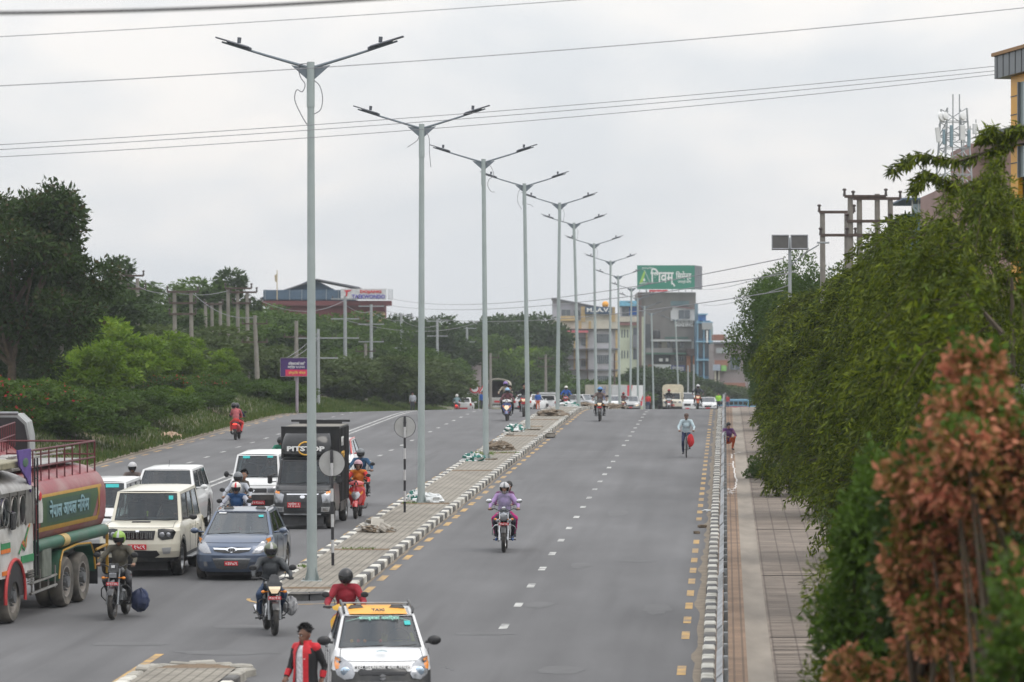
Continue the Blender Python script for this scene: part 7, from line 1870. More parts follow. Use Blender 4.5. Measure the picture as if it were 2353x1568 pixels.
def far_bus():
	y = 470; x = wx(1690, y)
	t = thing('bus', (x, y, gz(x, y)), RZ + .8, 'far blue and red striped bus at the end of the pavement', 'bus'); t.scale = (.6, .6, .6)
	b = MB(); b.box((0, 0, 1.6), (2.4, 9.5, 2.5), b=.15); b.obj('body', mat('bus_blue', (.12, .28, .4), .5), t, 30)
	for s_ in (-1, 1):
		b = MB(); b.box((s_ * 1.205, 0, 1.2), (.03, 9.3, .35)); b.obj('stripe', REDP, t, 0)
		for i in range(7): b = MB(); b.box((s_ * 1.205, -3.9 + 1.3 * i, 2.05), (.03, 1.1, .7)); b.obj('window', SIDEG, t, 0)
		for yy in (-3, 3): wheel(t, (s_ * 1.0, yy, .48), .48, .26)
	b = MB(); b.box((0, -4.77, 2.0), (2.1, .03, .9)); b.obj('windshield', SIDEG, t, 0)
far_bus()
# ================================================================ poles, wires, signs, buildings
M_pole = mat('concrete_pole', (0.22, 0.205, 0.18), .9, var=.15, scale=3); M_xarm = mat('rusty_arm', (0.08, 0.055, 0.045), .8, var=.3); M_spole = mat('steel_pole', (0.33, 0.35, 0.36), .5, .3, var=.1)
M_ins = mat('insulator', (.05, .035, .03), .4)
def zpt(px, py, y): return Vector((wx(px, y), y, wz(py, y)))
def upole(px, top, y, label, arms=(), mat_=None, r_=(.16, .11), armw=1.6, lean=0.0, extra_down=0, ins=True, name='utility_pole'):
	"""arms: heights below the top in metres"""
	x = wx(px, y); z = land(y, side(y, x)) - .1; H = wz(top, y) - z
	t = thing(name, (x, y, z), ROADRZ, label, 'utility pole', 'utility poles')
	b = MB(); b.tube([(0, 0, 0), (lean, 0, H)], r_, 8); b.obj('pole', mat_ or M_pole, t, 50)
	for a in arms:
		b = MB(); b.box((lean, -.02, H - a), (armw, .09, .09)); b.obj('cross_arm', M_xarm if mat_ is None else M_spole, t, 0)
		if ins:
			for xx in (-.45, 0, .45):
				b = MB(); b.tube([(lean + armw * xx, 0, H - a + .03), (lean + armw * xx, 0, H - a + .26)], [.05, .03], 6); b.obj('insulator', M_ins, t, 40)
	return t
def hframe(pts, top, y, label, bars, gp=.35):
	"""a transformer frame: several concrete poles joined by arms"""
	x0 = wx(sum(p[0] for p in pts) / len(pts), y); z = land(y, side(y, x0)) - .2
	t = thing('pole_frame', (x0, y, z), 0, label, 'utility pole', 'pole frames')
	for px, tp in pts:
		b = MB(); xx = wx(px, y) - x0; H = wz(tp, y) - z; b.tube([(xx, 0, 0), (xx - .06, 0, H)], [.15, .11], 8); b.obj('pole', M_pole, t, 50)
	for xa, xb, py in bars:
		b = MB(); za = wz(py, y) - z; b.box(((wx(xa, y) + wx(xb, y)) / 2 - x0, -.1, za), (wx(xb, y) - wx(xa, y), .1, .12)); b.obj('cross_arm', M_xarm, t, 0)
		n = max(2, int((wx(xb, y) - wx(xa, y)) / 1.0) + 1)
		for k in range(n):
			xx = lerp(wx(xa, y), wx(xb, y), k / (n - 1)) - x0; b = MB(); b.tube([(xx, -.1, za), (xx, -.1, za + .28)], [.07, .04], 6); b.ell((xx, -.1, za + .28), (.09, .09, .06), 8, 5); b.obj('insulator', M_ins, t, 40)
	return t
hframe([(265, 628), (279, 626), (318, 640)], 0, 240, 'three concrete poles with cross arms behind the big left tree', [(250, 330, 634), (255, 335, 664)])
hframe([(403, 668), (441, 668)], 0, 235, 'pair of concrete poles with three cross arms above the pale green shrubs', [(385, 455, 671), (390, 450, 697), (390, 450, 722)])
hframe([(526, 664), (548, 668), (570, 672)], 0, 250, 'trio of slim poles with crowded arms left of the blue roof', [(518, 578, 663), (530, 590, 672), (535, 575, 697)])
hframe([(474, 694), (489, 696), (508, 693)], 0, 270, 'far trio of short poles between the pair and the crowded trio', [(470, 512, 699)])
upole(140, 585, 190, 'single concrete pole at the right side of the big left tree', (.3, 2.0))
upole(593, 725, 230, 'leaning concrete pole below the blue roofed hall', (.5, 1.6), lean=-.2)
upole(681, 738, 240, 'concrete pole behind the purple advertising board', (1.0, 2.6))
upole(731, 756, 250, 'steel pole right of the purple advertising board', (.6, 1.9), M_spole, (.13, .10), 2.6)
for px, top, y, lab in ((793, 683, 300, 'tall steel pole left of the yellow tower wall'), (853, 700, 330, 'tall steel pole in front of the yellow tower wall'), (922, 722, 362, 'steel pole midway between tower wall and second lamp post'), (1005, 735, 400, 'steel pole just right of the second lamp post'), (1073, 752, 440, 'farthest steel pole before the third lamp post')):
	upole(px, top, y, lab, (.15, 1.7, 3.2)[:2 if px > 1000 else 3], M_spole, (.17, .12), 2.2)
upole(840, 790, 300, 'short concrete pole between two tall steel poles', (.6,)); upole(1127, 812, 350, 'short concrete pole behind the third lamp post', (.4,)); upole(1254, 815, 380, 'short concrete pole right of the fourth lamp post', (.4, 1.2)); upole(1412, 812, 460, 'dark pole before the cream office block', (1.0,), M_xarm, (.12, .1), 1.4)
upole(1581, 840, 470, 'thin grey pole before the orange pillars, left one', (), M_spole, (.12, .1), ins=False); upole(1594, 838, 470, 'thin grey pole before the orange pillars, right one', (), M_spole, (.12, .1), ins=False)
hframe([(1893, 488), (1949, 486)], 0, 165, 'pair of concrete poles joined by two arms right of the solar lamp', [(1882, 1962, 488), (1885, 1965, 541)])
hframe([(1957, 449), (1978, 455), (2019, 446), (2049, 456)], 0, 160, 'group of four concrete poles with switch gear right of the solar lamp', [(1940, 2035, 452), (1960, 2068, 457), (1945, 2045, 509), (1945, 2055, 541)])
# wires: hanging cables over the whole road
def cable(p, q, sag, r_, label, m=None, n=24):
	p, q = Vector(p), Vector(q); b = MB()
	b.tube([p.lerp(q, i / n) - Vector((0, 0, sag * 4 * (i / n) * (1 - i / n))) for i in range(n + 1)], r_, 5)
	return tag(b.obj('overhead_cable', m or M_wirel, None, 60), label, 'cable', 'overhead cables')
Yc = 62
cable(zpt(-60, 31, 26), zpt(1000, -12, 29), .03, .013, 'thick dark cable at the top left above all other wires', M_wire)
cable(zpt(-200, 95, 60), zpt(2600, -110, 66), .12, .006, 'thin wire entering left just under the thick dark cable')
cable(zpt(-200, 207, 60), zpt(2700, -20, 66), .18, .007, 'single wire passing behind the top of the nearest lamp')
cable(zpt(-200, 344, 74), zpt(2500, 130, 82), .16, .007, 'upper wire of the parallel three crossing the second lamp arms')
cable(zpt(-200, 355, 74.3), zpt(2500, 140, 82.3), .17, .007, 'middle wire of the parallel three crossing the second lamp arms')
cable(zpt(-200, 371, 74.6), zpt(2500, 146, 82.6), .22, .007, 'lowest wire of the parallel three crossing the second lamp arms')
for a, c, sg, y0, y1, lab in (((893, 686), (1800, 594), 1.2, 440, 150, 'wire from the sign tower to the tree beside the solar lamp, topmost'), ((880, 700), (1830, 625), 1.0, 440, 150, 'second wire from the sign tower towards the solar lamp'), ((880, 713), (1800, 668), 1.3, 440, 160, 'third wire from the sign tower towards the right trees'), ((790, 735), (1100, 740), 1.0, 300, 440, 'wire sagging between the steel poles above the shrubs'),
							 ((1612, 665), (1815, 618), .3, 520, 150, 'wire right of the green billboard, upper'), ((1612, 700), (1815, 655), .4, 520, 150, 'wire right of the green billboard, lower'),
							 ((318, 640), (526, 668), .6, 240, 250, 'wire linking the three poles to the crowded trio'), ((279, 630), (403, 670), .5, 240, 235, 'wire linking the three poles to the pair of poles'), ((441, 672), (593, 728), .6, 235, 230, 'wire from the pair of poles to the leaning pole'), ((570, 676), (793, 690), 1.0, 250, 300, 'wire from the crowded trio to the tall steel pole'), ((793, 700), (853, 716), .3, 300, 330, 'short wire between the two tall steel poles at the tower'), ((853, 716), (922, 736), .3, 330, 362, 'short wire from the tower pole towards the second lamp'), ((922, 736), (1005, 748), .4, 362, 400, 'short wire passing behind the second lamp post')):
	cable(zpt(*a, y0), zpt(*c, y1), sg, .02, lab)
for i, (a, c) in enumerate((((643, 830), (730, 765)), ((668, 824), (735, 772)))):
	cable(zpt(*a, 225), zpt(*c, 250), .2, .015, ('stay wire slanting behind the purple board, left', 'stay wire slanting behind the purple board, right')[i])

# purple advertising board on its post
def purple():
	y = 215; x = wx(682, y); z = land(y, side(y, x)) - .05
	t = thing('advertising_board', (x, y, z), ROADRZ, 'purple and pink advertising board on a post at the left verge', 'sign')
	zc = wz(844, y) - z; b = MB(); b.tube([(0, .08, 0), (0, .08, zc + .4)], .085, 8); b.obj('post', mat('mauve_post', (.30, .26, .30), .6), t, 50)
	b = MB(); b.box((-.1, 0, zc), (1.64, .12, 1.05), b=.02); p = b.obj('panel', mat('board_purple', (.055, .02, .13), .5), t, 0)
	b = MB(); b.box((0.02, -.065, zc - .32), (1.3, .01, .36)); b.obj('pink_band', mat('board_pink', (.62, .03, .10), .5), p, 0)
	b = MB(); 
	for c_, d_ in (((-.1, -.065, zc + .52), (1.66, .03, .03)), ((-.1, -.065, zc - .52), (1.66, .03, .03)), ((-.92, -.065, zc), (.03, .03, 1.05)), ((.72, -.065, zc), (.03, .03, 1.05))): b.box(c_, d_)
	b.obj('frame', M_alu, t, 0)
	text('विज्ञापनको लागि', .2, WTXT, t, Matrix.Translation((-.02, -.07, zc + .18)) @ FRONT, .003, .95, bold=.004); text('सम्पर्क ९८५१०४२', .17, WTXT, t, Matrix.Translation((-.02, -.07, zc + .0)) @ FRONT, .003, .95, bold=.003)
	text('होर्डिङ बोर्ड', .16, mat('lettering_gold', (.7, .5, .1), .6), t, Matrix.Translation((.02, -.075, zc - .32)) @ FRONT, .003, .95, bold=.003)
purple()
def traffic_signs():
	y = 335; x = wx(1100, y); z = gz(x, y) - .1
	t = thing('traffic_sign', (x, y, z), ROADRZ, 'round and triangular red bordered signs on one post left of the canvas truck', 'road sign')
	h = wz(893, y) - z
	b = MB(); b.tube([(0, .04, 0), (0, .04, h + .3)], .04, 6); b.obj('post', M_spole, t, 50)
	b = MB(); b.lathe([(.01, 0), (.42, 0), (.42, .02), (.01, .02)], 24, 0, rotm(R(90), 0, 0, (-.34, 0, h))); b.obj('round_sign', REDP, t, 0)
	b = MB(); b.lathe([(.01, 0), (.31, 0), (.31, .01), (.01, .01)], 24, 0, rotm(R(90), 0, 0, (-.34, -.022, h))); b.obj('sign_face', WTXT, t, 0)
	b = MB(); b.box((-.34, -.04, h), (.4, .008, .06), 0, rotm(0, 0, 0)); b.tube([(-.5, -.04, h - .12), (-.18, -.04, h + .12)], .03, 4); b.obj('symbol', BLACK, t, 0)
	b = MB(); b.prism([(-.05, h - .42), (.85, h - .42), (.4, h + .36)], 'y', -.02, 0); b.obj('triangle_sign', REDP, t, 0)
	b = MB(); b.prism([(.12, h - .33), (.68, h - .33), (.4, h + .16)], 'y', -.03, -.021); b.obj('sign_face', WTXT, t, 0)
	b = MB(); b.box((.4, -.035, h - .15), (.08, .008, .28)); b.obj('symbol', BLACK, t, 0)
	b = MB(); b.box((.55, 0, h - .75), (.5, .02, .5)); b.obj('plate', mat('plate_purple', (.12, .06, .25), .5), t, 0)
traffic_signs()
def solar_lamp():
	y = 130; x = wx(1815, y); z = zr(y) + .1
	t = thing('solar_lamp', (x, y, z), ROADRZ, 'solar street lamp with two panels and a white dome camera above the right hedge', 'street lamp')
	Hh = wz(560, y) - z
	b = MB(); b.tube([(0, 0, 0), (0, 0, Hh + .2)], [.075, .055], 10); b.obj('post', M_spole, t, 50)
	for s_ in (-1, 1):
		b = MB(); b.box((0, 0, 0), (.60, .04, .56), 0, rotm(R(-22), 0, 0, (s_ * .32, -.05, Hh + .04)), b=.01); f = b.obj('solar_panel', mat('panel_back', (.045, .043, .04), .6), t, 0)
		b = MB()
		for q in ((0, .25, .60, .03), (0, -.25, .60, .03)): b.box((0, -.03, q[1]), (q[2], .02, q[3]), 0, rotm(R(-22), 0, 0, (s_ * .32, -.05, Hh + .04)))
		for q in (-.285, .285): b.box((q, -.03, 0), (.03, .02, .5), 0, rotm(R(-22), 0, 0, (s_ * .32, -.05, Hh + .04)))
		b.obj('panel_frame', STEEL, f, 0)
	b = MB(); b.tube([(0, 0, Hh - .75), (.55, -.1, Hh - .30), (.98, -.15, Hh - .05)], .025, 6); b.box((1.12, -.17, Hh + .02), (.42, .14, .06), 0, b=.01); b.obj('lamp_arm', M_spole, t, 30)
	zc = wz(710, y) - z
	b = MB(); b.ell((.06, -.1, zc), (.16, .15, .17), 12, 8); b.obj('control_box', BLACK, t, 50)
	b = MB(); b.tube([(0, -.05, zc + .12), (-.2, -.1, zc + .14), (-.34, -.1, zc + .08)], .035, 7); b.ell((-.36, -.1, zc - .03), (.11, .11, .13), 14, 8); b.obj('camera', PWHITE, t, 50)
solar_lamp()

# ---------------- buildings
def bmat(n, c, **k): return mat('wall_' + n, c, .85, var=.08, scale=.6, dirt=((c[0] * .55, c[1] * .52, c[2] * .5), .5, .35), detail=6, **k)
WIN = glassmat('building_glass', (.07, .09, .11), .15)
class Bld:
	"""a building laid out on a front plane at depth y from photo measurements turned into metres"""
	def __init__(s, name, y, px0, px1, ptop, depth, m, label, cat='building', rz=0.0, zbase=None):
		s.y = y; s.x0, s.x1 = wx(px0, y), wx(px1, y); s.cx = (s.x0 + s.x1) / 2; s.zb = zr(y) - .5 if zbase is None else zbase
		s.t = thing(name, (s.cx, y, s.zb), rz, label, cat); s.H = wz(ptop, y) - s.zb; s.d = depth
		b = MB(); b.box((0, depth / 2, s.H / 2), (s.x1 - s.x0, depth, s.H)); b.obj('wall', m, s.t, 0)
	def box(s, name, px0, px1, p0, p1, out=.12, m=None, dep=None, parent=None, base=0.0):
		"""photo rectangle; out = how far it stands proud of the wall"""
		a, c = wx(px0, s.y) - s.cx, wx(px1, s.y) - s.cx; z0, z1 = wz(p1, s.y) - s.zb, wz(p0, s.y) - s.zb
		b = MB(); dep = dep or out + .15; b.box(((a + c) / 2, -out + dep / 2 + base, (z0 + z1) / 2), (abs(c - a), dep, z1 - z0)); return b.obj(name, m, parent or s.t, 0)
	def win(s, px0, px1, p0, p1, panes=2, frame=None, out=.05):
		f = s.box('window', px0 - .4, px1 + .4, p0 - .4, p1 + .4, out, frame or M_cabw)
		s.box('pane', px0, px1, p0, p1, out + .03, WIN, .03, f)
		for k in range(1, panes): q = lerp(px0, px1, k / panes); s.box('mullion', q - .25, q + .25, p0, p1, out + .05, frame or M_cabw, .04, f)
		return f
	def txt(s, str_, px0, px1, pc, h, m, out, bold=.03):
		a, c = wx(px0, s.y) - s.cx, wx(px1, s.y) - s.cx
		return text(str_, h, m, s.t, Matrix.Translation(((a + c) / 2, -out, wz(pc, s.y) - s.zb)) @ FRONT, .02, c - a, bold=bold)
cream, lav, yel = bmat('cream', (.55, .52, .44)), bmat('lavender', (.36, .36, .40)), bmat('yellow', (.50, .37, .19))
greyd = bmat('slab_grey', (.16, .17, .19))
def office():
	B = Bld('office_block', 570, 1285, 1419, 756, 14, bmat('pale', (.47, .47, .50)), 'cream and lavender office block with yellow trim and a dark blue rooftop sign')
	B.box('parapet', 1262, 1420, 737, 756, .9, cream, 14); B.box('parapet_trim', 1352, 1358, 738, 756, 1.0, yel); B.box('parapet_trim', 1330, 1336, 738, 756, 1.0, yel)
	b = MB(); yy = B.y; q = lambda px, py: (wx(px, yy) - B.cx, wz(py, yy) - B.zb)
	b.prism([q(1270, 738), q(1398, 738), q(1398, 711), q(1270, 686)], 'y', 1.0, 9); b.obj('roof_room', lav, B.t, 0)
	b = MB(); b.prism([q(1268, 687), q(1400, 712), q(1400, 709), q(1268, 684)], 'y', .4, 10); b.obj('roof_sheet', greyd, B.t, 0)
	B.box('side_block', 1336, 1420, 722, 738, .5, cream, 8)
	B.win(1290, 1311, 712, 726, 2); B.win(1318, 1333, 713, 726, 2); B.box('balcony', 1288, 1326, 727, 738, 1.6, yel, 1.5); B.box('column', 1335, 1345, 705, 740, 1.0, yel); B.box('column', 1405, 1413, 706, 740, 1.0, yel)
	B.box('sign_panel', 1344, 1406, 706, 722, 1.3, mat('sign_navy', (.03, .07, .13), .5)); B.txt('M.I.A.V.I', 1348, 1404, 713.5, .8, WTXT, 1.34)
	b = MB(); b.ell((wx(1391, yy) - B.cx, .2, wz(700, yy) - B.zb), (.5, .5, .5), 16, 10); b.obj('balloon', mat('balloon_orange', (.75, .33, .02), .5), B.t, 60)
	for py in (756, 802, 850): B.box('floor_slab', 1280, 1424, py - 1, py + 2.5, .6, greyd, 1.0)
	for i, py in enumerate((768, 816, 864)):
		B.win(1371, 1399, py, py + 20, 6); B.win(1282, 1300, py, py + 19, 2)
		B.box('stair_bay', 1301, 1352, py - 9, py + 34, -.05, bmat('bay', (.30, .29, .31)), .3)
		B.box('stair_window', 1335, 1349, py + 8, py + 26, .12, WIN); B.box('railing', 1302, 1350, py + 9, py + 10, .9, M_xarm)
	for px in (1302, 1350): B.box('frame_column', px - 1, px + 1.2, 802, 900, 1.6, M_xarm)
	for py in (803, 826, 850): B.box('frame_beam', 1301, 1352, py, py + 1.6, 1.6, M_xarm)
	for px in (1318, 1346): B.box('yellow_column', px, px + 4, 765, 850, .4, yel)
	B.box('awning', 1300, 1351, 760, 765, 1.5, mat('awning_pink', (.5, .12, .14), .6)); B.box('yellow_column', 1414, 1419, 740, 900, .3, yel); B.box('shop_sign', 1370, 1400, 886, 893, .8, mat('sign_lilac', (.25, .22, .42), .6))
office()
def greenblock():
	B = Bld('apartment_block', 600, 1424, 1482, 728, 14, bmat('pale_green', (.50, .55, .42)), 'pale green apartment block with a sky blue rooftop between office and billboard buildings')
	B.box('blue_roof', 1424, 1466, 692, 704, 1.6, mat('sheet_skyblue', (.16, .42, .58), .6), 12); B.box('roof_room', 1428, 1464, 704, 728, .0, lav, 9); B.win(1430, 1444, 706, 726, 2, greyd); B.box('blue_curtain', 1446, 1465, 706, 724, .15, mat('curtain_blue', (.02, .13, .45), .7))
	B.box('terrace', 1420, 1466, 728, 740, 1.0, cream, 1.5); B.box('red_slab', 1420, 1462, 741, 748, .8, bmat('brick_slab', (.30, .16, .15)))
	for py in (758, 806):
		for px in (1428, 1434, 1441): B.box('window', px, px + 2.6, py, py + 18, .05, WIN)
		B.win(1455, 1466, py - 4, py + 20, 2, greyd)
	B.box('stair_column', 1468, 1474, 700, 880, .7, bmat('brown', (.16, .11, .10)))
	B.box('box_window', 1454, 1468, 770, 800, .9, greyd)
greenblock()
def billboard_building():
	gw = bmat('raw_concrete', (.20, .19, .18), bump=.3)
	B = Bld('brick_building', 620, 1466, 1599, 672, 16, gw, 'tall grey unplastered building with terraces, carrying the green billboard')
	B.box('white_room', 1541, 1602, 714, 737, .6, bmat('white', (.56, .57, .58))); b = MB(); q = lambda px, py: (wx(px, B.y) - B.cx, wz(py, B.y) - B.zb)
	b.prism([q(1544, 714), q(1602, 714), q(1602, 711), q(1546, 704)], 'y', -.6, 3); b.obj('white_room_gable', bmat('white', (.56, .57, .58)), B.t, 0)
	b = MB(); b.prism([q(1546, 705), q(1604, 712), q(1604, 710.5), q(1546, 703.5)], 'y', -.9, 3.2); b.obj('roof_sheet', mat('sheet_maroon', (.2, .08, .08), .7), B.t, 0)
	B.win(1559, 1585, 713, 733, 2, M_cabw, .7); B.box('teal_wall', 1541, 1583, 692, 703, .2, bmat('faded_teal', (.14, .22, .24)))
	B.txt('ALKA NATURAL BAR', 1551, 1593, 739, .75, WTXT, .25, .02); B.txt('MASSAGE SERVICE', 1551, 1592, 747, .75, WTXT, .25, .02)
	b = MB(); b.lathe([(.05, 0), (.62, 0), (.62, 1.1), (.45, 1.35), (.05, 1.45)], 20, 0, Matrix.Translation((wx(1508, B.y) - B.cx, -1.2, wz(779, B.y) - B.zb))); b.obj('water_tank', BLACK, B.t, 40)
	B.box('lean_to_roof', 1528, 1580, 775, 779, 1.8, mat('sheet_green', (.05, .12, .10), .7)); B.box('left_shaft', 1483, 1494, 745, 800, .2, bmat('dark_shaft', (.09, .10, .11)))
	B.box('terrace_slab', 1495, 1587, 781, 785, 2.0, bmat('white', (.56, .57, .58)), 2.2); B.box('terrace_room', 1500, 1590, 786, 806, .3, bmat('dull', (.26, .25, .24)))
	for px in (1502, 1530, 1545, 1562): B.box('terrace_opening', px, px + 9, 786, 800, .4, WIN)
	B.box('cream_panel', 1520, 1533, 786, 803, .5, cream); B.box('balcony_rail', 1484, 1544, 800, 812, 1.6, bmat('rail_grey', (.28, .27, .27)), .15)
	B.box('green_slab', 1483, 1576, 811, 815, 1.9, mat('slab_green', (.07, .15, .11), .8), 2.1); B.box('recess_shade', 1500, 1540, 815, 836, .1, bmat('dark_shaft', (.09, .10, .11))); B.win(1549, 1571, 820, 830, 4, M_cabw, .3)  # the recess is a flat dark panel, its shade put into the colour
	for px in (1514, 1529): B.box('laundry', px, px + (8 if px < 1520 else 6), 824, 831, 1.2, WTXT, .04)
	B.box('white_balcony', 1498, 1541, 838, 848, 1.7, bmat('white', (.56, .57, .58)), .2); B.box('brick_edge', 1489, 1498, 838, 905, .5, bmat('brick', (.28, .13, .09)))
	B.box('signboard', 1541, 1573, 840, 857, 1.2, mat('sign_blueviolet', (.09, .10, .28), .6)); B.txt('मोटर पार्टस', 1544, 1570, 848, .9, WTXT, 1.3, .02)
	org = bmat('orange', (.50, .20, .09))
	for px in (1577, 1592): B.box('orange_pillar', px, px + 9, 818, 905, .8, org, 1.2)
	B.box('orange_wall', 1541, 1577, 858, 905, .3, org); B.box('dark_bay', 1550, 1562, 862, 905, .4, bmat('brick', (.28, .13, .09))); B.box('white_strip', 1589, 1594, 785, 805, .6, bmat('white', (.56, .57, .58))); B.box('brown_block', 1577, 1596, 802, 818, 1.2, bmat('brown', (.16, .11, .10)))
	B.box('left_column', 1466, 1474, 672, 905, .5, bmat('brown', (.16, .11, .10))); B.box('stair_window', 1468, 1476, 706, 716, .6, BLACK)
	for px in (1484, 1492, 1500): B.box('roof_stub', px, px + 3, 667, 672, .3, gw)
billboard_building()
def bluebuilding():
	B = Bld('blue_building', 612, 1601, 1632, 737, 12, bmat('steel_blue', (.10, .20, .30)), 'narrow blue building with a glazed balcony front right of the billboard building')
	lb = mat('trim_lightblue', (.20, .38, .52), .6)
	for py in (740, 784, 826, 870): B.box('balcony_slab', 1599, 1637, py, py + 3, 1.3, lb, 1.4)
	for px in (1602, 1616, 1630): B.box('column', px, px + 2, 737, 905, 1.0, lb)
	for py in (746, 790, 832, 876):
		for px in (1605, 1619): B.box('window', px, px + 9, py, py + 32, .1, WIN)
	B.box('roof_tower', 1598, 1604, 697, 737, .0, bmat('tower_blue', (.18, .26, .32)), 3); B.box('roof_hut', 1604, 1622, 722, 737, .5, mat('hut_blue', (.03, .14, .38), .6), 4); B.box('roof_cap', 1604, 1626, 721, 724, .9, lb, 4); B.box('side_wall', 1632, 1638, 750, 905, .5, bmat('pale_side', (.36, .44, .44)), 8); B.box('laundry', 1622, 1626, 760, 788, 1.4, WTXT, .05); B.box('railing', 1612, 1636, 742, 758, 1.5, M_spole, .08)
bluebuilding()
def billboard():
	y = 618; x0, x1 = wx(1464, y), wx(1596, y); zb_ = wz(672, 620)
	t = thing('billboard', ((x0 + x1) / 2, y, zb_), 0, 'large green billboard with white writing on the grey building roof', 'billboard')
	w_ = x1 - x0; z0, z1 = wz(665, y) - zb_, wz(610, y) - zb_
	b = MB(); b.box((0, 0, (z0 + z1) / 2), (w_, .3, z1 - z0)); p = b.obj('panel', mat('board_green', (.012, .20, .13), .5, var=.06, scale=.5), t, 0)
	b = MB(); b.prism([(-.1, z0), (3.2, z0), (3.2, z1), (-.1, z1)], 'x', w_ / 2, w_ / 2 + .1)
	for k in range(5): b.box((w_ / 2 + .08 + k * .32, .3 + k * .9, (z0 + z1) / 2), (.1, .1, z1 - z0))
	b.obj('side_lattice', mat('lattice_grey', (.17, .18, .20), .6), t, 0)
	b = MB(); b.add([(w_ / 2, .15, z0), (w_ / 2 + 1.4, 4, z0), (w_ / 2 + 1.4, 4, z1 - .1), (w_ / 2, .15, z1)], [(0, 1, 2, 3)]); b.obj('side_panel', mat('lattice_grey', (.17, .18, .20), .6), t, 0)
	b = MB()
	for k in range(9): b.box((-w_ / 2 + .4 + k * (w_ - .8) / 8, .3, z0 / 2 - .1), (.09, .09, z0 + .2))
	b.obj('support', M_spole, t, 0)
	zc = (z0 + z1) / 2
	f = Matrix.Translation((0, -.17, 0)) @ FRONT
	text('िशवम्', 2.5, WTXT, p, Matrix.Translation((-.62, -.17, zc - .05)) @ FRONT, .02, 3.95, bold=.05)
	text('िसमेन्ट', 1.3, WTXT, p, Matrix.Translation((2.85, -.17, zc + .15)) @ FRONT, .02, 2.5, bold=.03)
	text('भरपर्दो साथ', .5, WTXT, p, Matrix.Translation((2.95, -.17, zc - .75)) @ FRONT, .02, 2.2, bold=.01); text('गुणस्तरीय', .35, WTXT, p, Matrix.Translation((-3.0, -.17, zc + 1.45)) @ FRONT, .02, 1.8)
	lg = mat('logo_lime', (.30, .52, .07), .5); b = MB(); b.prism([(-4.3, zc - 1.0), (-3.45, zc + 1.15), (-3.3, zc + .75), (-3.75, zc - .8)], 'y', -.18, -.16); b.obj('logo', lg, p, 0)
	b = MB(); b.tube([(-3.45, -.18, zc + 1.15), (-2.6, -.18, zc - .75), (-4.3, -.18, zc - 1.0)], .04, 4); b.prism([(-3.7, zc - .45), (-3.45, zc - .1), (-3.3, zc - .5), (-3.5, zc - .7)], 'y', -.18, -.16); b.tube([(-4.2, -.18, zc - 1.05), (-1.9, -.18, zc - .85)], .03, 4); b.obj('logo', WTXT, p, 0)
	b = MB(); b.box((-1.2, -.2, z0 - .25), (3.0, .05, .3)); b.obj('red_strip', REDP, t, 0)
billboard()
def farright():
	B = Bld('terrace_building', 560, 1640, 1720, 790, 14, bmat('dusty', (.27, .24, .24)), 'low grey and brick terrace building at the right end of the road')
	B.box('roof_brick', 1640, 1665, 769, 782, .2, bmat('brick', (.28, .13, .09)), 6); B.box('brick_band', 1642, 1672, 828, 842, .4, bmat('brick', (.28, .13, .09))); B.win(1677, 1700, 820, 850, 2, M_cabw, .3); B.box('brick_low', 1662, 1712, 880, 905, .6, bmat('brick', (.28, .13, .09)))
	B.box('signboard', 1638, 1654, 838, 852, 1.4, mat('sign_teal_red', (.30, .35, .42), .6)); B.box('signboard', 1656, 1668, 840, 853, 1.4, mat('sign_green2', (.20, .42, .12), .6)); B.box('slab', 1638, 1714, 786, 790, .8, greyd)
	for px in (1642, 1650): B.box('column', px, px + 3, 852, 890, .9, cream)
	b = MB(); q = lambda px, py: (wx(px, B.y) - B.cx, wz(py, B.y) - B.zb)
	b.tube([(q(1665, 778)[0], 1, q(1665, 778)[1]), (q(1705, 768)[0], 1, q(1705, 768)[1])], .12, 5)
	for k in range(5): a = q(1668 + 8 * k, 776 - 2 * k); b.tube([(a[0], 1, a[1]), (a[0], 1, wz(790, B.y) - B.zb)], .06, 4)
	b.obj('roof_truss', M_xarm, B.t, 0); B.box('railing', 1645, 1672, 800, 812, .9, M_spole, .08)
farright()
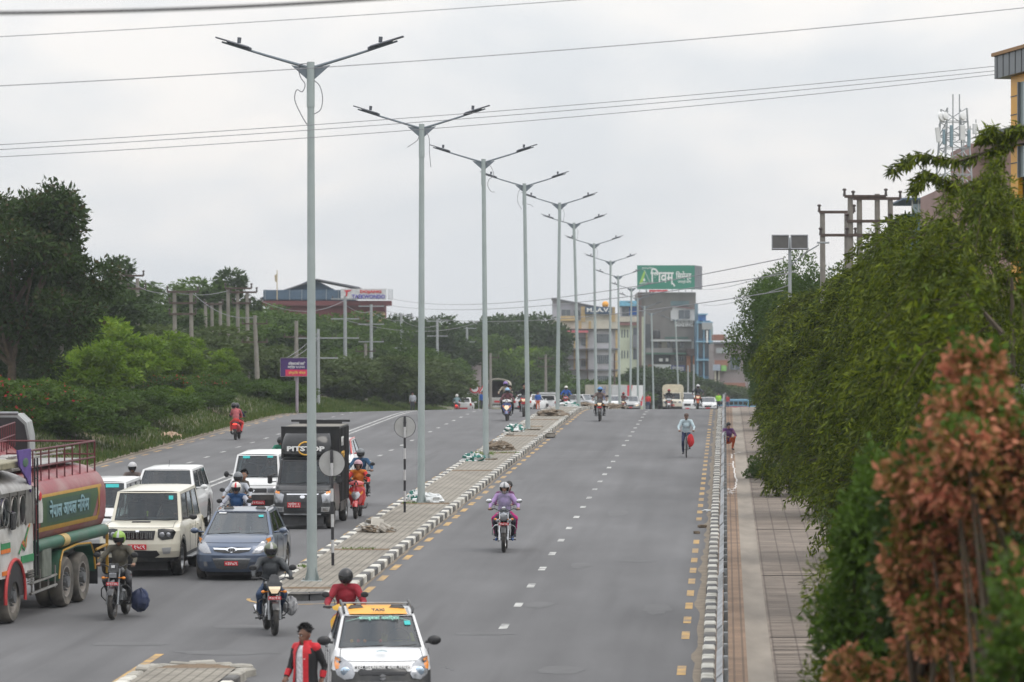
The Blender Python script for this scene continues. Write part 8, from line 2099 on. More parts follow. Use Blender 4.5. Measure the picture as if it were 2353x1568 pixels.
def hall():
	y = 430; zb_ = wz(760, y)
	B = Bld('sports_hall', y, 618, 880, 692, 12, bmat('maroon_wall', (.20, .055, .06)), 'hall on the wooded hill with a blue gabled roof shelter and a white sign', zbase=zb_)
	b = MB(); q = lambda px, py: (wx(px, y) - B.cx, wz(py, y) - B.zb)
	bl = mat('sheet_blue', (.035, .09, .16), .5)
	b.prism([q(600, 692), q(825, 692), q(808, 686), q(728, 645), q(712, 643)], 'y', .6, 11); b.obj('gable_wall', bl, B.t, 0)
	b = MB(); b.prism([q(598, 685), q(728, 641), q(728, 643.5), q(598, 688)], 'y', -.6, 11.5); b.prism([q(728, 641), q(826, 660), q(826, 664), q(728, 644)], 'y', -.6, 11.5); b.obj('roof', greyd, B.t, 0)
	B.box('glass_rail', 606, 812, 667, 689, .8, mat('rail_blue', (.06, .11, .17), .4), .06)
	for px in range(610, 812, 28): B.box('rail_post', px, px + 1, 666, 690, .9, M_spole)
	B.box('cornice', 600, 900, 692, 703, 1.0, bmat('maroon_cornice', (.16, .05, .055)), 2.2)
	b = MB(); b.tube([(q(638, 650)[0], -1, q(638, 690)[1]), (q(638, 650)[0], -1, q(638, 622)[1])], .06, 6); b.add([(q(638, 0)[0], -1, q(0, 630)[1]), (q(636, 0)[0] - .2, -1, q(0, 634)[1]), (q(636, 0)[0] - .15, -.9, q(0, 648)[1]), (q(638, 0)[0], -1, q(0, 650)[1])], [(0, 1, 2, 3)]); b.obj('flag_pole', mat('pole_cream', (.5, .42, .3), .7), B.t, 0)
	B.box('tower_wall', 848, 881, 703, 800, .2, yel, 6); B.box('tower_top', 846, 884, 700, 716, .6, bmat('maroon_cornice', (.16, .05, .055)), 6.5); B.win(862, 876, 722, 733, 2, M_cabw, .3)
	y2 = y - 1.5; x0, x1 = wx(783, y2), wx(888, y2)
	t = thing('sign_board', ((x0 + x1) / 2, y2, wz(690, y2)), 0, 'white board reading TAEKWONDO on the corner of the hall', 'sign')
	w_ = x1 - x0; h_ = (689 - 664) * y2 / F
	b = MB(); b.box((0, 0, h_ / 2 + .05), (w_, .2, h_)); p = b.obj('panel', mat('board_white', (.55, .56, .57), .6), t, 0)
	text('TAEKWONDO', .62, mat('lettering_violet', (.10, .08, .40), .6), p, Matrix.Translation((.55, -.13, h_ * .30)) @ FRONT, .02, 3.7, bold=.02); text('DOJANG', .42, mat('lettering_scarlet', (.55, .05, .05), .6), p, Matrix.Translation((.8, -.13, h_ * .76)) @ FRONT, .02, 2.4, bold=.02)
	b = MB(); b.prism([(-2.2, h_ * .9), (-1.3, h_ * .95), (-1.5, h_ * .8), (-1.75, h_ * .75), (-1.85, h_ * .35), (-2.0, h_ * .35), (-1.95, h_ * .7)], 'y', -.14, -.11); b.obj('logo', REDP, p, 0)
	b = MB()
	for k in range(4): b.box((w_ / 2 + .2 + k * .14, .2 + k * .5, h_ / 2 + .05), (.06, .06, h_))
	b.obj('side_frame', M_spole, t, 0)
hall()
def smallhouses():
	for px0, px1, tp, y, m, lab in ((930, 985, 838, 420, 'brick', 'brick house with grey roof half hidden by trees behind the second lamp'), (1052, 1105, 806, 440, 'pinkish', 'pale pink shed with red roof edge among trees left of the third lamp')):
		B = Bld('small_house', y, px0, px1, tp, 6, bmat(m, (.28, .13, .09) if m == 'brick' else (.42, .36, .37)), lab)
		B.box('roof', px0 - 3, px1 + 3, tp - 3, tp, .8, bmat('maroon_cornice', (.16, .05, .055)) if m != 'brick' else greyd, 7.5); B.win(px0 + 30, px0 + 42, tp + 10, tp + 18, 2)
smallhouses()
def yellow_corner():
	y = 80; x = wx(2285, y); z = zr(y)
	t = thing('corner_building', (x, y, z), -1.40, 'yellow and grey clad glass fronted building corner at the right edge', 'building')
	Z = lambda py: wz(py, y) - z
	clad = mat('cladding_grey', (.16, .175, .19), .45, .4, var=.06); yc = mat('cladding_yellow', (.62, .30, .01), .4, var=.05); g = mat('facade_sky_glass', (.30, .36, .36), .12, .2, var=.2, scale=.5)  # glass colour lightened to stand in for the reflected sky
	W_ = 9
	b = MB(); b.box((W_ / 2, .2 + 3, (Z(130) + Z(182)) / 2), (W_, 6.4, Z(130) - Z(182))); b.obj('fascia', clad, t, 0)
	b = MB(); b.box((W_ / 2 - .02, 3.2, Z(130) + .03), (W_ + .1, 6.5, .07)); b.obj('roof_edge', mat('rust_edge', (.28, .16, .07), .7), t, 0)
	for k in range(14): b = MB(); b.box((.2 + k * .42, -.005, (Z(130) + Z(182)) / 2), (.012, .01, Z(130) - Z(182))); b.obj('fascia_joint', BLACK, t, 0)
	b = MB(); b.box((W_ / 2 + .5, 3.2, Z(182) / 2), (W_ - .7, 5.8, Z(182))); b.obj('wall', bmat('shop_grey', (.28, .27, .26)), t, 0)
	b = MB(); b.box((.85, .22, Z(182) - Z(182) / 4 - 0), (.5, .10, Z(182) / 2)); b.obj('yellow_column', yc, t, 0)
	b = MB(); b.box((W_ / 2 + .5, .22, Z(192)), (W_ - .9, .10, .28)); b.obj('yellow_beam', yc, t, 0)
	for za, zb2 in ((200, 300), (345, 415)):
		b = MB(); b.box((W_ / 2 + .6, .2, (Z(za) + Z(zb2)) / 2), (W_ - 1.0, .1, Z(za) - Z(zb2))); gl = b.obj('window', g, t, 0)
		for k in range(6): b = MB(); b.box((1.3 + k * 1.2, .12, (Z(za) + Z(zb2)) / 2), (.05, .05, Z(za) - Z(zb2))); b.obj('mullion', clad, gl, 0)
	b = MB(); b.box((W_ / 2, .4, (Z(302) + Z(330)) / 2), (W_ + .05, 1.0, Z(302) - Z(330))); b.obj('lower_band', clad, t, 0); b = MB(); b.box((W_ / 2, .25, Z(336)), (W_, .5, .1)); b.obj('soffit', bmat('brown', (.16, .11, .10)), t, 0)
	for py in (228, 270, 380): b = MB(); b.box((.85, .165, Z(py)), (.5, .01, .02)); b.obj('column_joint', BLACK, t, 0)
	B = Bld('pink_building', 150, 2165, 2420, 432, 8, bmat('pink', (.30, .20, .18)), 'pinkish brown building behind the weeping tree carrying the antenna tower')
	B.box('upper_block', 2225, 2420, 330, 432, .0, bmat('pink', (.30, .20, .18)), 6); b = MB(); q = lambda px, py: (wx(px, 150) - B.cx, wz(py, 150) - B.zb); b.prism([q(2235, 360), q(2310, 372), q(2310, 352), q(2262, 330), q(2240, 338)], 'y', -.4, .0); b.obj('roof_curve', bmat('brown', (.16, .11, .10)), B.t, 0)
	B.box('window', 2278, 2300, 365, 400, .1, BLACK); B.box('slab', 2160, 2240, 430, 440, .5, bmat('maroon_cornice', (.16, .05, .055)), 1)
	b = MB(); 
	for k in range(8): a = q(2250 + 8 * k, 330); b.tube([(a[0], 0, a[1]), (a[0], 0, a[1] + .5)], .02, 4)
	b.tube([(q(2250, 0)[0], 0, q(0, 330)[1] + .5), (q(2310, 0)[0], 0, q(0, 330)[1] + .5)], .02, 4); b.obj('roof_railing', M_xarm, B.t, 0)
	B = Bld('glass_house', 190, 2080, 2205, 492, 8, bmat('teal_wall', (.10, .16, .16)), 'low building with a glazed roof terrace behind the group of four poles')
	B.box('glass_rail', 2095, 2205, 470, 492, .2, mat('pale_glass', (.30, .38, .42), .2), .1)
	for px in range(2095, 2206, 14): B.box('rail_post', px, px + 1.5, 458, 492, .3, M_cabw)
	B.box('roof', 2072, 2206, 456, 460, .6, mat('roof_slate', (.10, .15, .22), .6), 7)
	# antenna tower
	yy = 146; x = wx(2192, yy); z0 = wz(432, yy)
	t = thing('antenna_tower', (x, yy, z0), .2, 'steel lattice tower with white antenna panels and dishes above the right trees', 'antenna')
	b = MB(); Hh = wz(250, yy) - z0; w_ = .55
	for sx, sy in ((-1, -1), (1, -1), (1, 1), (-1, 1)): b.tube([(sx * w_, sy * w_, 0), (sx * w_ * .7, sy * w_ * .7, Hh)], .035, 5)
	for k in range(6):
		z_ = Hh * k / 6; z2 = Hh * (k + 1) / 6; w0, w1 = w_ * (1 - .3 * k / 6), w_ * (1 - .3 * (k + 1) / 6)
		for (a, c) in (((-1, -1), (1, -1)), ((1, -1), (1, 1)), ((1, 1), (-1, 1)), ((-1, 1), (-1, -1))): b.tube([(a[0] * w0, a[1] * w0, z_), (c[0] * w1, c[1] * w1, z2)], .02, 4); b.tube([(a[0] * w0, a[1] * w0, z_), (c[0] * w0, c[1] * w0, z_)], .02, 4)
	b.obj('lattice', M_spole, t, 0)
	for xx in (-.04, .22): b = MB(); b.tube([(xx, 0, Hh * .6), (xx, 0, Hh + .55)], .025, 5); b.obj('mast', M_spole, t, 0)
	for (px, p0, p1, w2, rx_) in ((2144, 295, 330, .17, .12), (2176, 290, 340, .12, 0), (2203, 290, 325, .20, 0), (2232, 285, 310, .16, 0), (2158, 300, 335, .10, 0), (2218, 300, 340, .12, 0)):
		xx = wx(px, yy) - x; za, zc_ = wz(p1, yy) - z0, wz(p0, yy) - z0
		b = MB(); b.box((0, 0, 0), (w2, .1, zc_ - za), 0, rotm(0, -rx_, 0, (xx, -.5, (za + zc_) / 2)), b=.02); b.obj('antenna_panel', PWHITE if w2 > .13 else mat('panel_blue_grey', (.2, .28, .32), .5), t, 0)
		b = MB(); b.tube([(xx + .08, -.4, za - .4), (xx + .08, -.4, zc_ + .15)], .022, 4); b.tube([(xx + .08, -.4, za + .2), (0, -.2, za + .2)], .02, 4); b.obj('antenna_mount', M_spole, t, 0)
	for px, py, r_ in ((2150, 272, .2), (2158, 270, .16), (2200, 270, .17)):
		b = MB(); b.lathe([(.02, 0), (r_ * .7, .01), (r_, .06), (r_ * .9, .12), (.03, .14)], 18, 0, rotm(R(80), 0, .5, (wx(px, yy) - x, -.5, wz(py, yy) - z0))); b.obj('dish', PWHITE, t, 40)
yellow_corner()
# ================================================================ trees, hedges, grass
M_bark = mat('bark', (0.085, 0.065, 0.045), .95, var=.3, scale=5, bump=.6)
G1 = [(.030, .062, .014), (.055, .105, .022), (.085, .15, .03)]
LEAF = dict(
 dark=leafmat('leaf_dark', [(0.021, 0.042, 0.010), (0.034, 0.065, 0.013), (0.052, 0.088, 0.016)], trans=.25),
 mid=leafmat('leaf_mid', [(0.034, 0.069, 0.010), (0.058, 0.108, 0.013), (0.090, 0.152, 0.019)]),
 light=leafmat('leaf_light', [(.070, .125, .008), (.125, .215, .012), (.21, .30, .022)], trans=.4),
 olive=leafmat('leaf_olive', [(0.048, 0.075, 0.021), (0.070, 0.101, 0.028), (0.088, 0.123, 0.034)]),
 weep=leafmat('leaf_weeping', [(0.011, 0.020, 0.002), (0.025, 0.046, 0.004), (0.168, 0.210, 0.011), (0.034, 0.050, 0.005), (0.094, 0.136, 0.008), (0.016, 0.030, 0.004)], trans=.25, big=.9),
 red=leafmat('leaf_red', [(.42, .13, .08), (.60, .25, .15), (0.14, 0.12, 0.02), (.54, .19, .115)], big=2.5),
 bronze=leafmat('leaf_bronze', [(0.040, 0.028, 0.012), (0.048, 0.056, 0.012), (0.072, 0.040, 0.019)]),
 flower=leafmat('bougainvillea', [(.45, .03, .06), (.5, .06, .05)]))
def crown_pts(g, blobs, n):
	"""points on and in a set of clumps (centre, radii); denser near their skin"""
	vol = np.array([b[1][0] * b[1][1] * b[1][2] for b in blobs]) ** .67; cnt = np.maximum(1, (n * vol / vol.sum()).astype(int))
	P_, D_ = [], []
	for (c, r_), k in zip(blobs, cnt):
		d = unit(g.normal(size=(k, 3))); rad = g.uniform(.25, 1.0, k) ** .45 * (1 + .12 * g.normal(size=k))
		P_.append(np.array(c) + d * np.array(r_) * rad[:, None]); D_.append(d)
	return np.concatenate(P_), np.concatenate(D_)
def mk_tree(name, seed, H, W_, cb, leaf, n, ls, label, cat='tree', group=None, parts=None, limbs=7, openness=.5, lw=.5, second=None, trunk_r=.16, nb=None, squash=1.0):
	"""trunk > limbs, crown of leaf clumps. cb: height where the crown begins"""
	g = np.random.default_rng(seed); t = thing(name, (0, 0, 0), 0, label, cat, group)
	cz = (H + cb) / 2; rz_ = (H - cb) / 2; nb = nb or 26
	blobs = []
	for i in range(nb):
		d = unit(g.normal(size=3)); d[2] = d[2] * .9 + .1; q = g.uniform(.35, .95)
		c = np.array([d[0] * W_ * q, d[1] * W_ * q, cz + d[2] * rz_ * q * .95]); s_ = g.uniform(.22, .42) * (1.15 - openness * .5)
		blobs.append((c, (W_ * s_, W_ * s_, rz_ * s_ * squash * g.uniform(.6, .9))))
	P_, D_ = crown_pts(g, blobs, n)
	dr = unit(D_ * .7 + g.normal(size=P_.shape) * .55 + np.array([0, 0, -.12]))
	cr_ = leaves_obj('crown', P_, dr, ls, ls * lw, LEAF[leaf], t, seed, flat=.25)
	if second:
		k = g.permutation(len(P_))[:int(n * second[1])]; sel = P_[k]; m = sel[:, 2] > cb
		fl = leaves_obj('blossom', sel[m] * 1.02, unit(g.normal(size=sel[m].shape)), ls * .8, ls * .6, LEAF[second[0]], t, seed + 1)
	b = MB(); rr = random.Random(seed); top = Vector((rr.uniform(-.3, .3), rr.uniform(-.2, .2), cb + (H - cb) * .45))
	b.tube([(0, 0, -.5), (0.05, 0, cb * .5), (top.x * .6, top.y * .6, cb), tuple(top)], [trunk_r * 1.3, trunk_r, trunk_r * .8, trunk_r * .4], 9)
	for i in range(limbs):
		bl = blobs[rr.randrange(len(blobs))][0]; st = Vector((0, 0, 0)).lerp(top, rr.uniform(.45, .95)); e = Vector(bl); md = st.lerp(e, .5) + Vector((0, 0, -.15 * (e - st).length * .3))
		b.tube([st, md, e], [trunk_r * .45, trunk_r * .28, trunk_r * .08], 6)
	b.obj('trunk', M_bark, t, 60)
	return t
def dup(t, loc, rz, sc, label, group=None):
	r_ = t.copy(); C.objects.link(r_); r_.location = loc; r_.rotation_euler = (0, 0, rz); r_.scale = sc if isinstance(sc, tuple) else (sc,) * 3; r_['label'] = label
	if group: r_['group'] = group
	for ch in t.children:
		c = ch.copy(); C.objects.link(c); c.parent = r_
	return r_
class Proto:
	"""the first planting moves the tree itself, later ones copy it"""
	def __init__(s, t, H): s.t, s.H, s.used = t, H, False
	def put(s, px, top, y, label, wk=1.0, rz=None, group=None, z=None, hmin=1.5):
		y = 478 if y < 478 and y > 150 and px < 1450 and side(y, wx(px, y)) > -25.2 else y; x = wx(px, y); z = land(y, side(y, x)) - .1 if z is None else z
		h = max(hmin, wz(top, y) - z); k = h / s.H; sc = (k * wk, k * wk, k); rz = random.uniform(0, 6.28) if rz is None else rz
		if not s.used:
			s.used = True; s.t.location = (x, y, z); s.t.rotation_euler = (0, 0, rz); s.t.scale = sc; s.t['label'] = label
			if group: s.t['group'] = group
			return s.t
		return dup(s.t, (x, y, z), rz, sc, label, group)
GT = 'trees on the left slope'
# big dark tree at the left edge
big = mk_tree('broadleaf_tree', 11, 13.0, 4.6, 1.0, 'dark', 27000, .34, 'big dark tree filling the left edge, tallest of the left side', group=GT, nb=52, openness=.95, lw=.38, trunk_r=.3, limbs=22, second=('bronze', .12), squash=.8)
x = wx(28, 165); big.location = (x, 165, land(165, side(165, x)) - .3); big.scale = (.92, .92, (wz(358, 165) - big.location.z) / 13.0)
pA = Proto(mk_tree('broadleaf_tree', 21, 8, 3.6, .8, 'mid', 13000, .34, 'x x x x', nb=34), 8)
pB = Proto(mk_tree('broadleaf_tree', 22, 8, 3.4, .6, 'dark', 12000, .36, 'x x x x', nb=30), 8)
pC = Proto(mk_tree('leafy_shrub', 23, 5, 2.6, .1, 'light', 10000, .30, 'x x x x', 'shrub', nb=34, trunk_r=.07, openness=.8, lw=.42), 5)
pD = Proto(mk_tree('leafy_shrub', 24, 4, 2.8, .1, 'olive', 10000, .30, 'x x x x', 'shrub', nb=30, trunk_r=.07), 4)
pE = Proto(mk_tree('flowering_shrub', 25, 2.5, 2.0, .0, 'mid', 8000, .17, 'x x x x', 'shrub', nb=22, trunk_r=.05, second=('flower', .035)), 2.5)
pF = Proto(mk_tree('leafy_shrub', 26, 2.2, 1.9, .0, 'mid', 6500, .17, 'x x x x', 'shrub', nb=20, trunk_r=.05), 2.2)
pH = Proto(mk_tree('broadleaf_tree', 27, 9, 3.2, 2.0, 'dark', 9000, .34, 'x x x x', nb=20, openness=.9), 9)
# (proto, px, top, y, width factor, label)
rows = [
 (pH, 120, 560, 205, .9, 'slim blue green tree just right of the big dark tree'), (pH, 215, 580, 260, 1.2, 'dark round topped tree right of the slim blue green one'), (pH, 472, 610, 330, 1.25, 'round dark tree standing alone above the wooded ridge'),
 (pA, 250, 658, 290, 1.46, 'broad green tree behind the three poles'), (pA, 345, 626, 330, 1.68, 'high green tree on the ridge behind the three poles'), (pA, 420, 645, 340, 1.57, 'green tree on the ridge behind the pair of poles'), (pA, 520, 680, 340, 1.68, 'green tree behind the far trio of short poles'),
 (pA, 600, 680, 370, 1.68, 'green tree under the left end of the blue roof'), (pA, 670, 702, 360, 1.68, 'green tree under the middle of the blue roof'), (pA, 740, 705, 370, 1.57, 'green tree below the blue roof right of the nearest lamp'), (pA, 800, 712, 370, 1.46, 'green tree before the hall left of the tall steel pole'), (pA, 835, 735, 350, 1.46, 'green tree in front of the yellow tower wall'),
 (pB, 900, 732, 420, 1.34, 'dark tree right of the yellow tower'), (pB, 955, 718, 430, 1.46, 'dark tree with light top beside the second lamp post'), (pA, 1045, 728, 520, 1.79, 'broad green tree left of the third lamp post'), (pB, 1128, 718, 500, 1.25, 'big dark tree behind the third lamp post'), (pB, 1180, 712, 510, 1.25, 'biggest dark tree between the third and fourth lamp posts'), (pB, 1222, 738, 515, .95, 'dark tree right of the fourth lamp post'),
 (pA, 1090, 760, 450, 1.34, 'green tree before the pale pink shed'), (pB, 870, 780, 380, 1.46, 'dark green tree behind the two tall steel poles'), (pA, 980, 790, 400, 1.46, 'green tree before the brick house'), (pB, 640, 760, 300, 1.68, 'dark tree behind the purple board'), (pA, 560, 735, 290, 1.68, 'green tree behind the leaning pole'), (pA, 470, 735, 270, 1.68, 'green tree below the far trio of short poles'), (pB, 340, 702, 250, 1.57, 'dark tree in the middle of the left slope'), (pA, 720, 780, 320, 1.57, 'green tree right of the purple board, behind'), (pA, 790, 790, 340, 1.46, 'green tree low between nearest lamp and steel pole'),
 (pB, 195, 640, 220, 1.23, 'dark tree below the round topped tree'), (pA, 1200, 790, 440, 1.34, 'bright green bush tree behind the canvas truck'), (pA, 290, 720, 270, 1.5, 'green tree in the second row below the three poles'), (pB, 400, 715, 290, 1.5, 'dark tree right behind the pair of poles'), (pA, 450, 700, 300, 1.5, 'green tree left of the far trio of short poles'), (pA, 540, 700, 320, 1.6, 'green tree right behind the crowded trio of poles'), (pB, 590, 735, 290, 1.5, 'dark tree right behind the leaning pole'), (pA, 650, 745, 300, 1.5, 'green tree above the purple board'), (pA, 860, 750, 365, 1.4, 'green tree below the yellow tower wall'),
 (pA, 910, 770, 370, 1.5, 'green tree in the row right of the tower poles'), (pB, 1000, 760, 440, 1.5, 'dark tree behind the steel pole right of the second lamp'), (pB, 270, 770, 205, 1.3, 'dark tree low on the slope behind the tallest light shrub'), (pA, 180, 740, 215, 1.3, 'green tree low on the slope right of the big tree foot'), (pA, 60, 760, 200, 1.4, 'green tree behind the trunk of the big dark tree'), (pB, 20, 700, 190, 1.3, 'dark tree close behind the trunk of the big dark tree'),
]
for p, px, tp, y, wk, lab in rows: p.put(px, tp, y, lab, wk, group=GT)
GS = 'shrubs along the left verge'
sr = [(pC, 262, 717, 195, 1.23, 'tall light green shrub left of the middle of the slope'), (pC, 330, 752, 205, 1.23, 'light green shrub right of the tallest light one'), (pC, 408, 767, 215, 1.12, 'bright light green shrub below the pair of poles'), (pC, 500, 794, 230, 1.12, 'light green shrub with soft top left of the purple board'), (pC, 210, 772, 180, 1.23, 'light green shrub beside the foot of the big tree'),
 (pD, 300, 727, 222, 1.68, 'grey green tall shrub behind the light ones, left'), (pD, 390, 732, 240, 1.79, 'grey green tall shrub behind the light ones, right'), (pD, 470, 767, 250, 1.68, 'grey green shrub above the soft topped light shrub'), (pD, 555, 782, 255, 1.68, 'grey green shrub left of the purple board'), (pD, 620, 797, 258, 1.68, 'grey green shrub just behind the purple board edge'),
 (pD, 760, 812, 275, 1.68, 'grey green shrub between the nearest lamp and tall pole'), (pD, 830, 807, 290, 1.68, 'grey green shrub between two tall steel poles'), (pD, 900, 812, 310, 1.68, 'grey green shrub right of the tall steel poles'), (pD, 965, 817, 330, 1.68, 'grey green shrub behind the second lamp post'), (pD, 1035, 812, 350, 1.68, 'grey green shrub right of the second lamp post'), (pC, 1150, 787, 385, 1.46, 'brighter shrub behind the canvas truck'), (pD, 1100, 817, 370, 1.57, 'grey green shrub behind the traffic signs'),
 (pE, 30, 850, 150, 1.3, 'shrub with red blossom at the foot of the big tree, left edge'), (pE, 120, 870, 158, 1.4, 'dark shrub with few red blossoms behind the tankers'), (pE, 400, 855, 200, 1.5, 'shrub with red blossoms below the bright light green shrub'), (pE, 455, 868, 205, 1.4, 'shrub with many red blossoms left of the riding away scooter'), (pE, 730, 880, 235, 1.3, 'shrub with orange red blossoms right of the nearest lamp post'), (pE, 860, 895, 262, 1.4, 'low shrub with red blossoms below the second tall pole'), (pF, 590, 872, 222, 1.3, 'green shrub left of the purple board post'), (pF, 660, 868, 228, 1.3, 'dark shrub behind the purple board post'),
 (pF, 790, 885, 245, 1.4, 'low green shrub at the foot of the tall steel pole'), (pF, 220, 880, 168, 1.6, 'green shrub behind the tankers on the verge'), (pF, 300, 885, 180, 1.7, 'green shrub on the verge under the tallest light shrub'), (pF, 510, 880, 212, 1.3, 'green shrub left of the riding away scooter on the verge'),
 (pF, 176, 900, 156, 1.5, 'low bush on the verge just behind the tankers'), (pD, 262, 893, 165, 1.0, 'low grey green bush near the road edge behind the microvans'), (pF, 344, 888, 176, 1.5, 'low bush near the road edge above the white SUVs'), (pC, 415, 884, 187, .9, 'small light green bush near the road edge before the scooter'), (pF, 480, 886, 197, 1.5, 'low bush close behind the riding away scooter'), (pD, 600, 884, 212, 1.0, 'low grey green bush at the foot of the purple board')]
for p, px, tp, y, wk, lab in sr: p.put(px, tp, y, lab, wk, group=GS)
i = 0
words_ = ['behind the white hatchback', 'left of the traffic signs', 'behind the canvas truck', 'right of the canvas truck', 'behind the SUV with its tailgate up', 'behind the fifth lamp post', 'behind the rider in bright blue', 'behind the sixth lamp post', 'behind the seventh lamp post', 'under the cream office block', 'behind the ninth lamp post']
for px, tp in ((930, 900), (985, 880), (1190, 880), (1225, 870), (1262, 872), (1290, 866), (1312, 862), (1335, 872), (1362, 880), (1385, 888), (1412, 890)):
	pF.put(px, tp, 395 + i * 7, 'far roadside bush ' + words_[i], 2.2, group='far bushes along the road', z=zr(400) - .5); i += 1
words_ = ['behind the container truck', 'left of the container truck lamp posts', 'behind the eleventh lamp post', 'under the white balcony, left', 'under the white balcony, right', 'behind the cream canopy pickup', 'before the orange pillars', 'before the blue building', 'right of the blue building', 'before the terrace building', 'at the far end of the pavement']
i = 0
for px, tp, y in ((1438, 858, 500), (1462, 850, 505), (1490, 842, 500), (1515, 838, 505), (1540, 850, 500), (1560, 880, 530), (1580, 878, 534), (1605, 862, 536), (1640, 880, 540), (1672, 885, 542), (1700, 878, 544)):
	(pB if tp < 870 else pD).put(px, tp, y, 'far roadside tree ' + words_[i], 1.5, group='far trees below the buildings', z=zr(y) - .5); i += 1
# mid tree at the right and dark one behind
pR = Proto(mk_tree('broadleaf_tree', 31, 9, 3.1, .4, 'mid', 30000, .20, 'x x x x', nb=46), 9)
pR.put(1795, 598, 195, 'round mid green tree left of the solar lamp pole', .95, group='trees at the right'); pR.put(1880, 572, 180, 'mid green tree behind the solar lamp pole', .9, group='trees at the right'); pR.put(1760, 760, 215, 'lower green tree at the far end of the right hedge', .8, group='trees at the right'); pR.put(1745, 850, 235, 'small green tree where the hedge meets the pavement end', .9, group='trees at the right')

# weeping trees: strands of narrow leaves hanging from arching twigs
def weeping(seed, H, W_, leaf, strands, per, ls, lw, label, x, y, z, droop=1.0, group='weeping trees of the right hedge', cb=.15, second=None, low=0.0):
	g = np.random.default_rng(seed); t = thing('weeping_tree', (x, y, z), 0, label, 'tree', group)
	Ps, Ds = [], []; tw = MB()
	bun = [(g.uniform(0, 2 * np.pi), g.uniform(low, 1) ** .8, g.uniform(.62, 1.12)) for _ in range(max(24, strands // 11))]
	for s_ in range(strands):
		th, u, kk = bun[int(g.integers(len(bun)))]; th += g.normal() * .13; u = min(1.0, max(.02, u + g.normal() * .035)); zr_ = H * u
		env = W_ * (math.sin(math.pi * min(1, (1 - u) * .62 + .16)) ** .8) * (1 if u < .97 else .6) * kk
		r0 = env * g.uniform(.45, .85); p = np.array([math.cos(th) * r0, math.sin(th) * r0, zr_ * .98])
		dr = np.array([math.cos(th) * .8, math.sin(th) * .8, g.uniform(.1, .9)]); L_ = g.uniform(.4, 1.35) * (.5 + .5 * H / 8)
		pts = []; n_ = per; step = L_ / n_
		for k in range(n_):
			dr = dr + np.array([0, 0, -.15 * droop * (14 / n_)]) * 1.0; dr = dr / np.linalg.norm(dr); p = p + dr * step; pts.append(p.copy()); Ds.append(dr.copy())
		Ps += pts
		if s_ % 6 == 0: tw.tube([pts[0], pts[n_ // 2], pts[-1]], [.012, .008, .004], 4)
	Ps, Ds = np.array(Ps), np.array(Ds); k_ = 3
	Ps = np.repeat(Ps, k_, 0) + g.normal(size=(len(Ps) * k_, 3)) * .03; Ds = unit(np.repeat(Ds, k_, 0) + g.normal(size=(len(Ds) * k_, 3)) * .55)
	leaves_obj('crown', Ps, Ds, ls, lw, LEAF[leaf], t, seed)
	if second:
		k = g.permutation(len(Ps) // 3)[:int(len(Ps) / 3 * second[1])] * 3; leaves_obj('young_leaves', Ps[k], unit(g.normal(size=(len(k), 3))), ls * 1.2, lw * 1.6, LEAF[second[0]], t, seed + 5)
	tw.tube([(0, 0, -.5), (.05, .05, H * .5), (0, 0, H * .8)], [.10, .06, .02], 8)
	for q in range(9): a = g.uniform(0, 6.28); h = g.uniform(.3, .7) * H; tw.tube([(0, 0, h), (math.cos(a) * W_ * .25, math.sin(a) * W_ * .25, h + .4), (math.cos(a) * W_ * .45, math.sin(a) * W_ * .45, h + .7)], [.05, .03, .01], 5)
	tw.obj('trunk', M_bark, t, 60)
	return t
def wt(seed, y, pxc, top, W_, label, **k):
	x = wx(pxc, y); z = zr(y) - .1; H = wz(top, y) - z
	a = dict(leaf='weep', strands=int(470 * W_), per=16, ls=.15, lw=.042); a.update(k)
	weeping(seed, H, W_, a.pop('leaf'), a.pop('strands'), a.pop('per'), a.pop('ls'), a.pop('lw'), label, x, y, z, **a)
wt(41, 172, 1830, 740, 1.9, 'weeping tree of the hedge farthest along, below the solar lamp', ls=.2, lw=.045)
wt(50, 117, 1838, 770, 1.25, 'low weeping tree of the hedge right in front of the solar lamp pole', ls=.17)
wt(42, 148, 1868, 710, 2.1, 'weeping tree of the hedge below the solar lamp pole foot', ls=.19, lw=.04)
wt(43, 126, 1915, 665, 2.4, 'weeping tree of the hedge under the pair of concrete poles', ls=.18, lw=.04)
wt(44, 106, 1980, 625, 2.45, 'weeping tree of the hedge under the four concrete poles')
wt(45, 89, 2050, 590, 2.2, 'weeping tree of the hedge with dense middle height crown, left of the tall one')
wt(46, 74, 2125, 500, 2.05, 'tall weeping tree of the hedge in front of the glazed terrace', ls=.15)
wt(47, 61, 2220, 415, 1.85, 'tall weeping tree of the hedge before the antenna tower, top twigs spread wide', ls=.14, lw=.028)
wt(48, 50, 2325, 345, 1.7, 'tallest weeping tree of the hedge before the yellow corner building', ls=.13, lw=.028)
wt(49, 40, 2330, 640, 1.2, 'nearer weeping tree of yellowish green behind the red leaved shrub', ls=.12, lw=.03, strands=520, second=('light', .12))
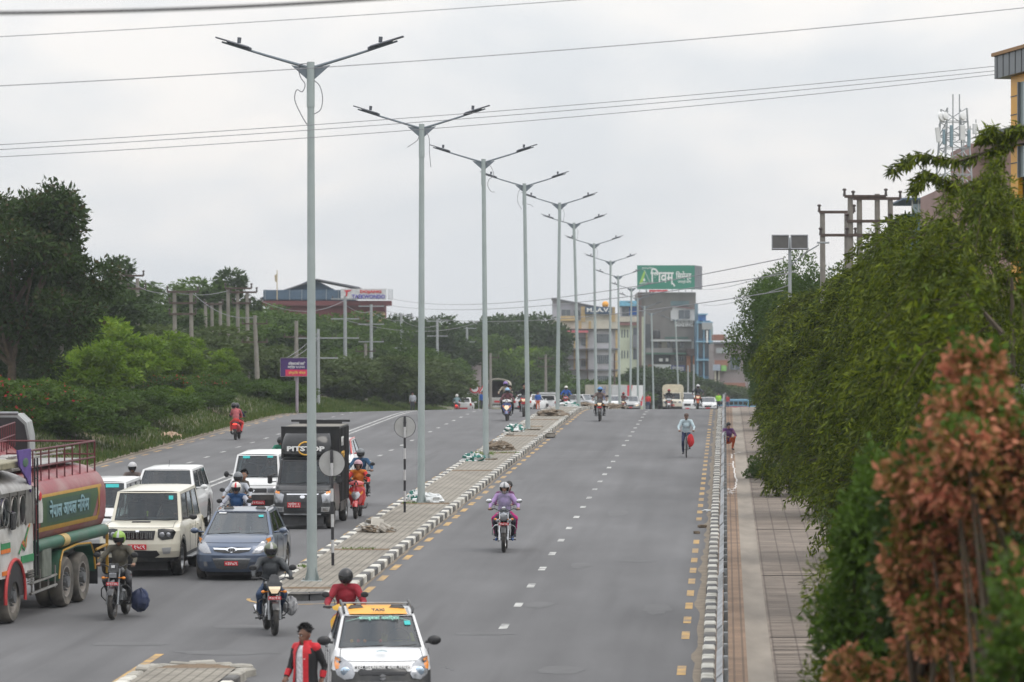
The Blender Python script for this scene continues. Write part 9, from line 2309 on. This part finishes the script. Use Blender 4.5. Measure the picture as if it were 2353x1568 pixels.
# far reaching twigs of the tall tree
b = MB(); Ps = []; Ds = []; yq = 58
for pts in (((2330, 330), (2200, 372), (2110, 355), (2052, 392)), ((2330, 300), (2260, 320), (2285, 290)), ((2300, 400), (2200, 430), (2130, 395), (2100, 440)), ((2300, 350), (2330, 300), (2352, 292))):
	q = [zpt(a, c, yq) for a, c in pts]; b.tube(q, [.03, .02, .014, .006][:len(q)], 6)
	for i in range(len(q) - 1):
		for k in range(70):
			p = q[i].lerp(q[i + 1], random.random()) + Vector((random.gauss(0, .05), random.gauss(0, .08), random.gauss(0, .03)))
			for j in range(3): Ps.append(tuple(p)); Ds.append((random.gauss(-.3, .5), random.gauss(0, .5), random.gauss(-.7, .5)))
t = thing('tree_branch', tuple(zpt(2330, 400, yq)), 0, 'long leafy branch reaching left above the hedge from the tallest weeping tree', 'branch')
o = b.obj('twig', M_bark, t, 60); l_ = leaves_obj('foliage', np.array(Ps), unit(np.array(Ds)), .16, .035, LEAF['weep'], t, 5)
for q in (o, l_): q.data.transform(Matrix.Translation(-t.location))
# red leaved tree and green one close to the camera
def bushy(seed, x, y, z, H, W_, leaf, n, ls, lw, label, second=None, cb=.1):
	t = mk_tree('red_leaved_shrub' if leaf == 'red' else 'leafy_shrub', seed, H, W_, cb, leaf, n, ls, label, 'shrub', 'shrubs close to the camera', nb=17 if leaf == 'red' else 60, lw=lw, openness=.7, trunk_r=.06, second=second, limbs=16); t.location = (x, y, z); return t
def zsh(y): return zr(y) - .1
def bs(seed, pxc, top, y, W_, leaf, n, ls, lw, label, second=None, dep=3.4):
	H_ = wz(top, y) - zsh(y); bushy(seed, wx(pxc, y), y, zsh(y), H_, W_, leaf, n, ls, lw, label, second, max(.1, H_ - dep))
bs(51, 2200, 815, 29.5, .80, 'dark', 15000, .085, .5, 'green core of the red leaved hedge corner, nearest large shrub', ('red', .10))  # dark leaves put the shade of the hollows into the core's colour
bs(52, 2225, 785, 27.5, .98, 'red', 10500, .085, .62, 'red leaved shrub at the right edge, nearest to the viewer', ('mid', .3), dep=2.0)
bs(53, 2090, 1170, 28, .52, 'red', 4600, .08, .62, 'smaller red leaved shrub left of the nearest red one', ('mid', .3), dep=1.9)
bs(54, 2380, 1230, 23, .40, 'mid', 6000, .075, .5, 'yellow green shrub in the lower right corner', ('red', .06), dep=2.2)
bs(57, 2040, 1000, 33, .60, 'mid', 11000, .10, .45, 'fresh green shrub left of the red leaves, between hedge and corner', dep=3.0)
bs(55, 1955, 1200, 38, .50, 'weep', 8000, .08, .3, 'narrow dark green shrub beside the pavement at the bottom')
# green hanging edge over the pavement and small plant
pF.put(1762, 1045, 128, 'small leafy plant at the pavement edge below the hedge', .8, group='plants at the pavement edge', hmin=.5)
# grass on the left verge: one mass of blades
g = np.random.default_rng(77); n = 60000
ya = 100 + 260 * g.random(n) ** .9; sa = -23.25 - g.random(n) ** 1.3 * 9
Pn = np.array([P(a, s_, hill(a, s_) - .03) for a, s_ in zip(ya, sa)])
Dn = unit(np.stack([g.normal(size=n) * .3, g.normal(size=n) * .3, np.ones(n)], 1))
stuff(leaves_obj('verge_grass', Pn, Dn, .30, .05, leafmat('grass_green', [(.035, .07, .012), (.055, .105, .018), (.11, .14, .035), (.03, .06, .012)], big=.35), None, 8))
n = 9000; yb2 = 60 + 200 * g.random(n); sb = 3.2 + g.random(n) * 2.5
Pn = np.array([P(a, s_, .0) for a, s_ in zip(yb2, sb)]); Dn = unit(np.stack([g.normal(size=n) * .3, g.normal(size=n) * .3, np.ones(n)], 1))
stuff(leaves_obj('hedge_grass', Pn, Dn, .3, .05, MATS['grass_green'], None, 9))
heapo = crumple('sandy_heap', (wx(393, 172), 172, land(172, side(172, wx(393, 172))) - .1), (.55, 1.1, .32), [mat('sand_tan', (.36, .26, .18), .9, var=.25)], 'sandy heap on the grass verge left of the scooter riding away', 'heap', 3.9)
# dull haze of the valley air
b = MB(); b.box((40, 740, 26), (1560, 1620, 68))
M_h = bpy.data.materials.new('haze'); M_h.use_nodes = True; nt = M_h.node_tree; nt.nodes.remove(nt.nodes['Principled BSDF'])
pv = nd(nt, 'ShaderNodeVolumePrincipled'); pv.inputs['Color'].default_value = (.90, .95, 1.0, 1); pv.inputs['Density'].default_value = .0002; pv.inputs['Anisotropy'].default_value = .2
L(nt, pv.outputs[0], nt.nodes['Material Output'].inputs['Volume'])
hz = b.obj('haze', M_h, None, 0); stuff(hz)
hz.visible_shadow = True
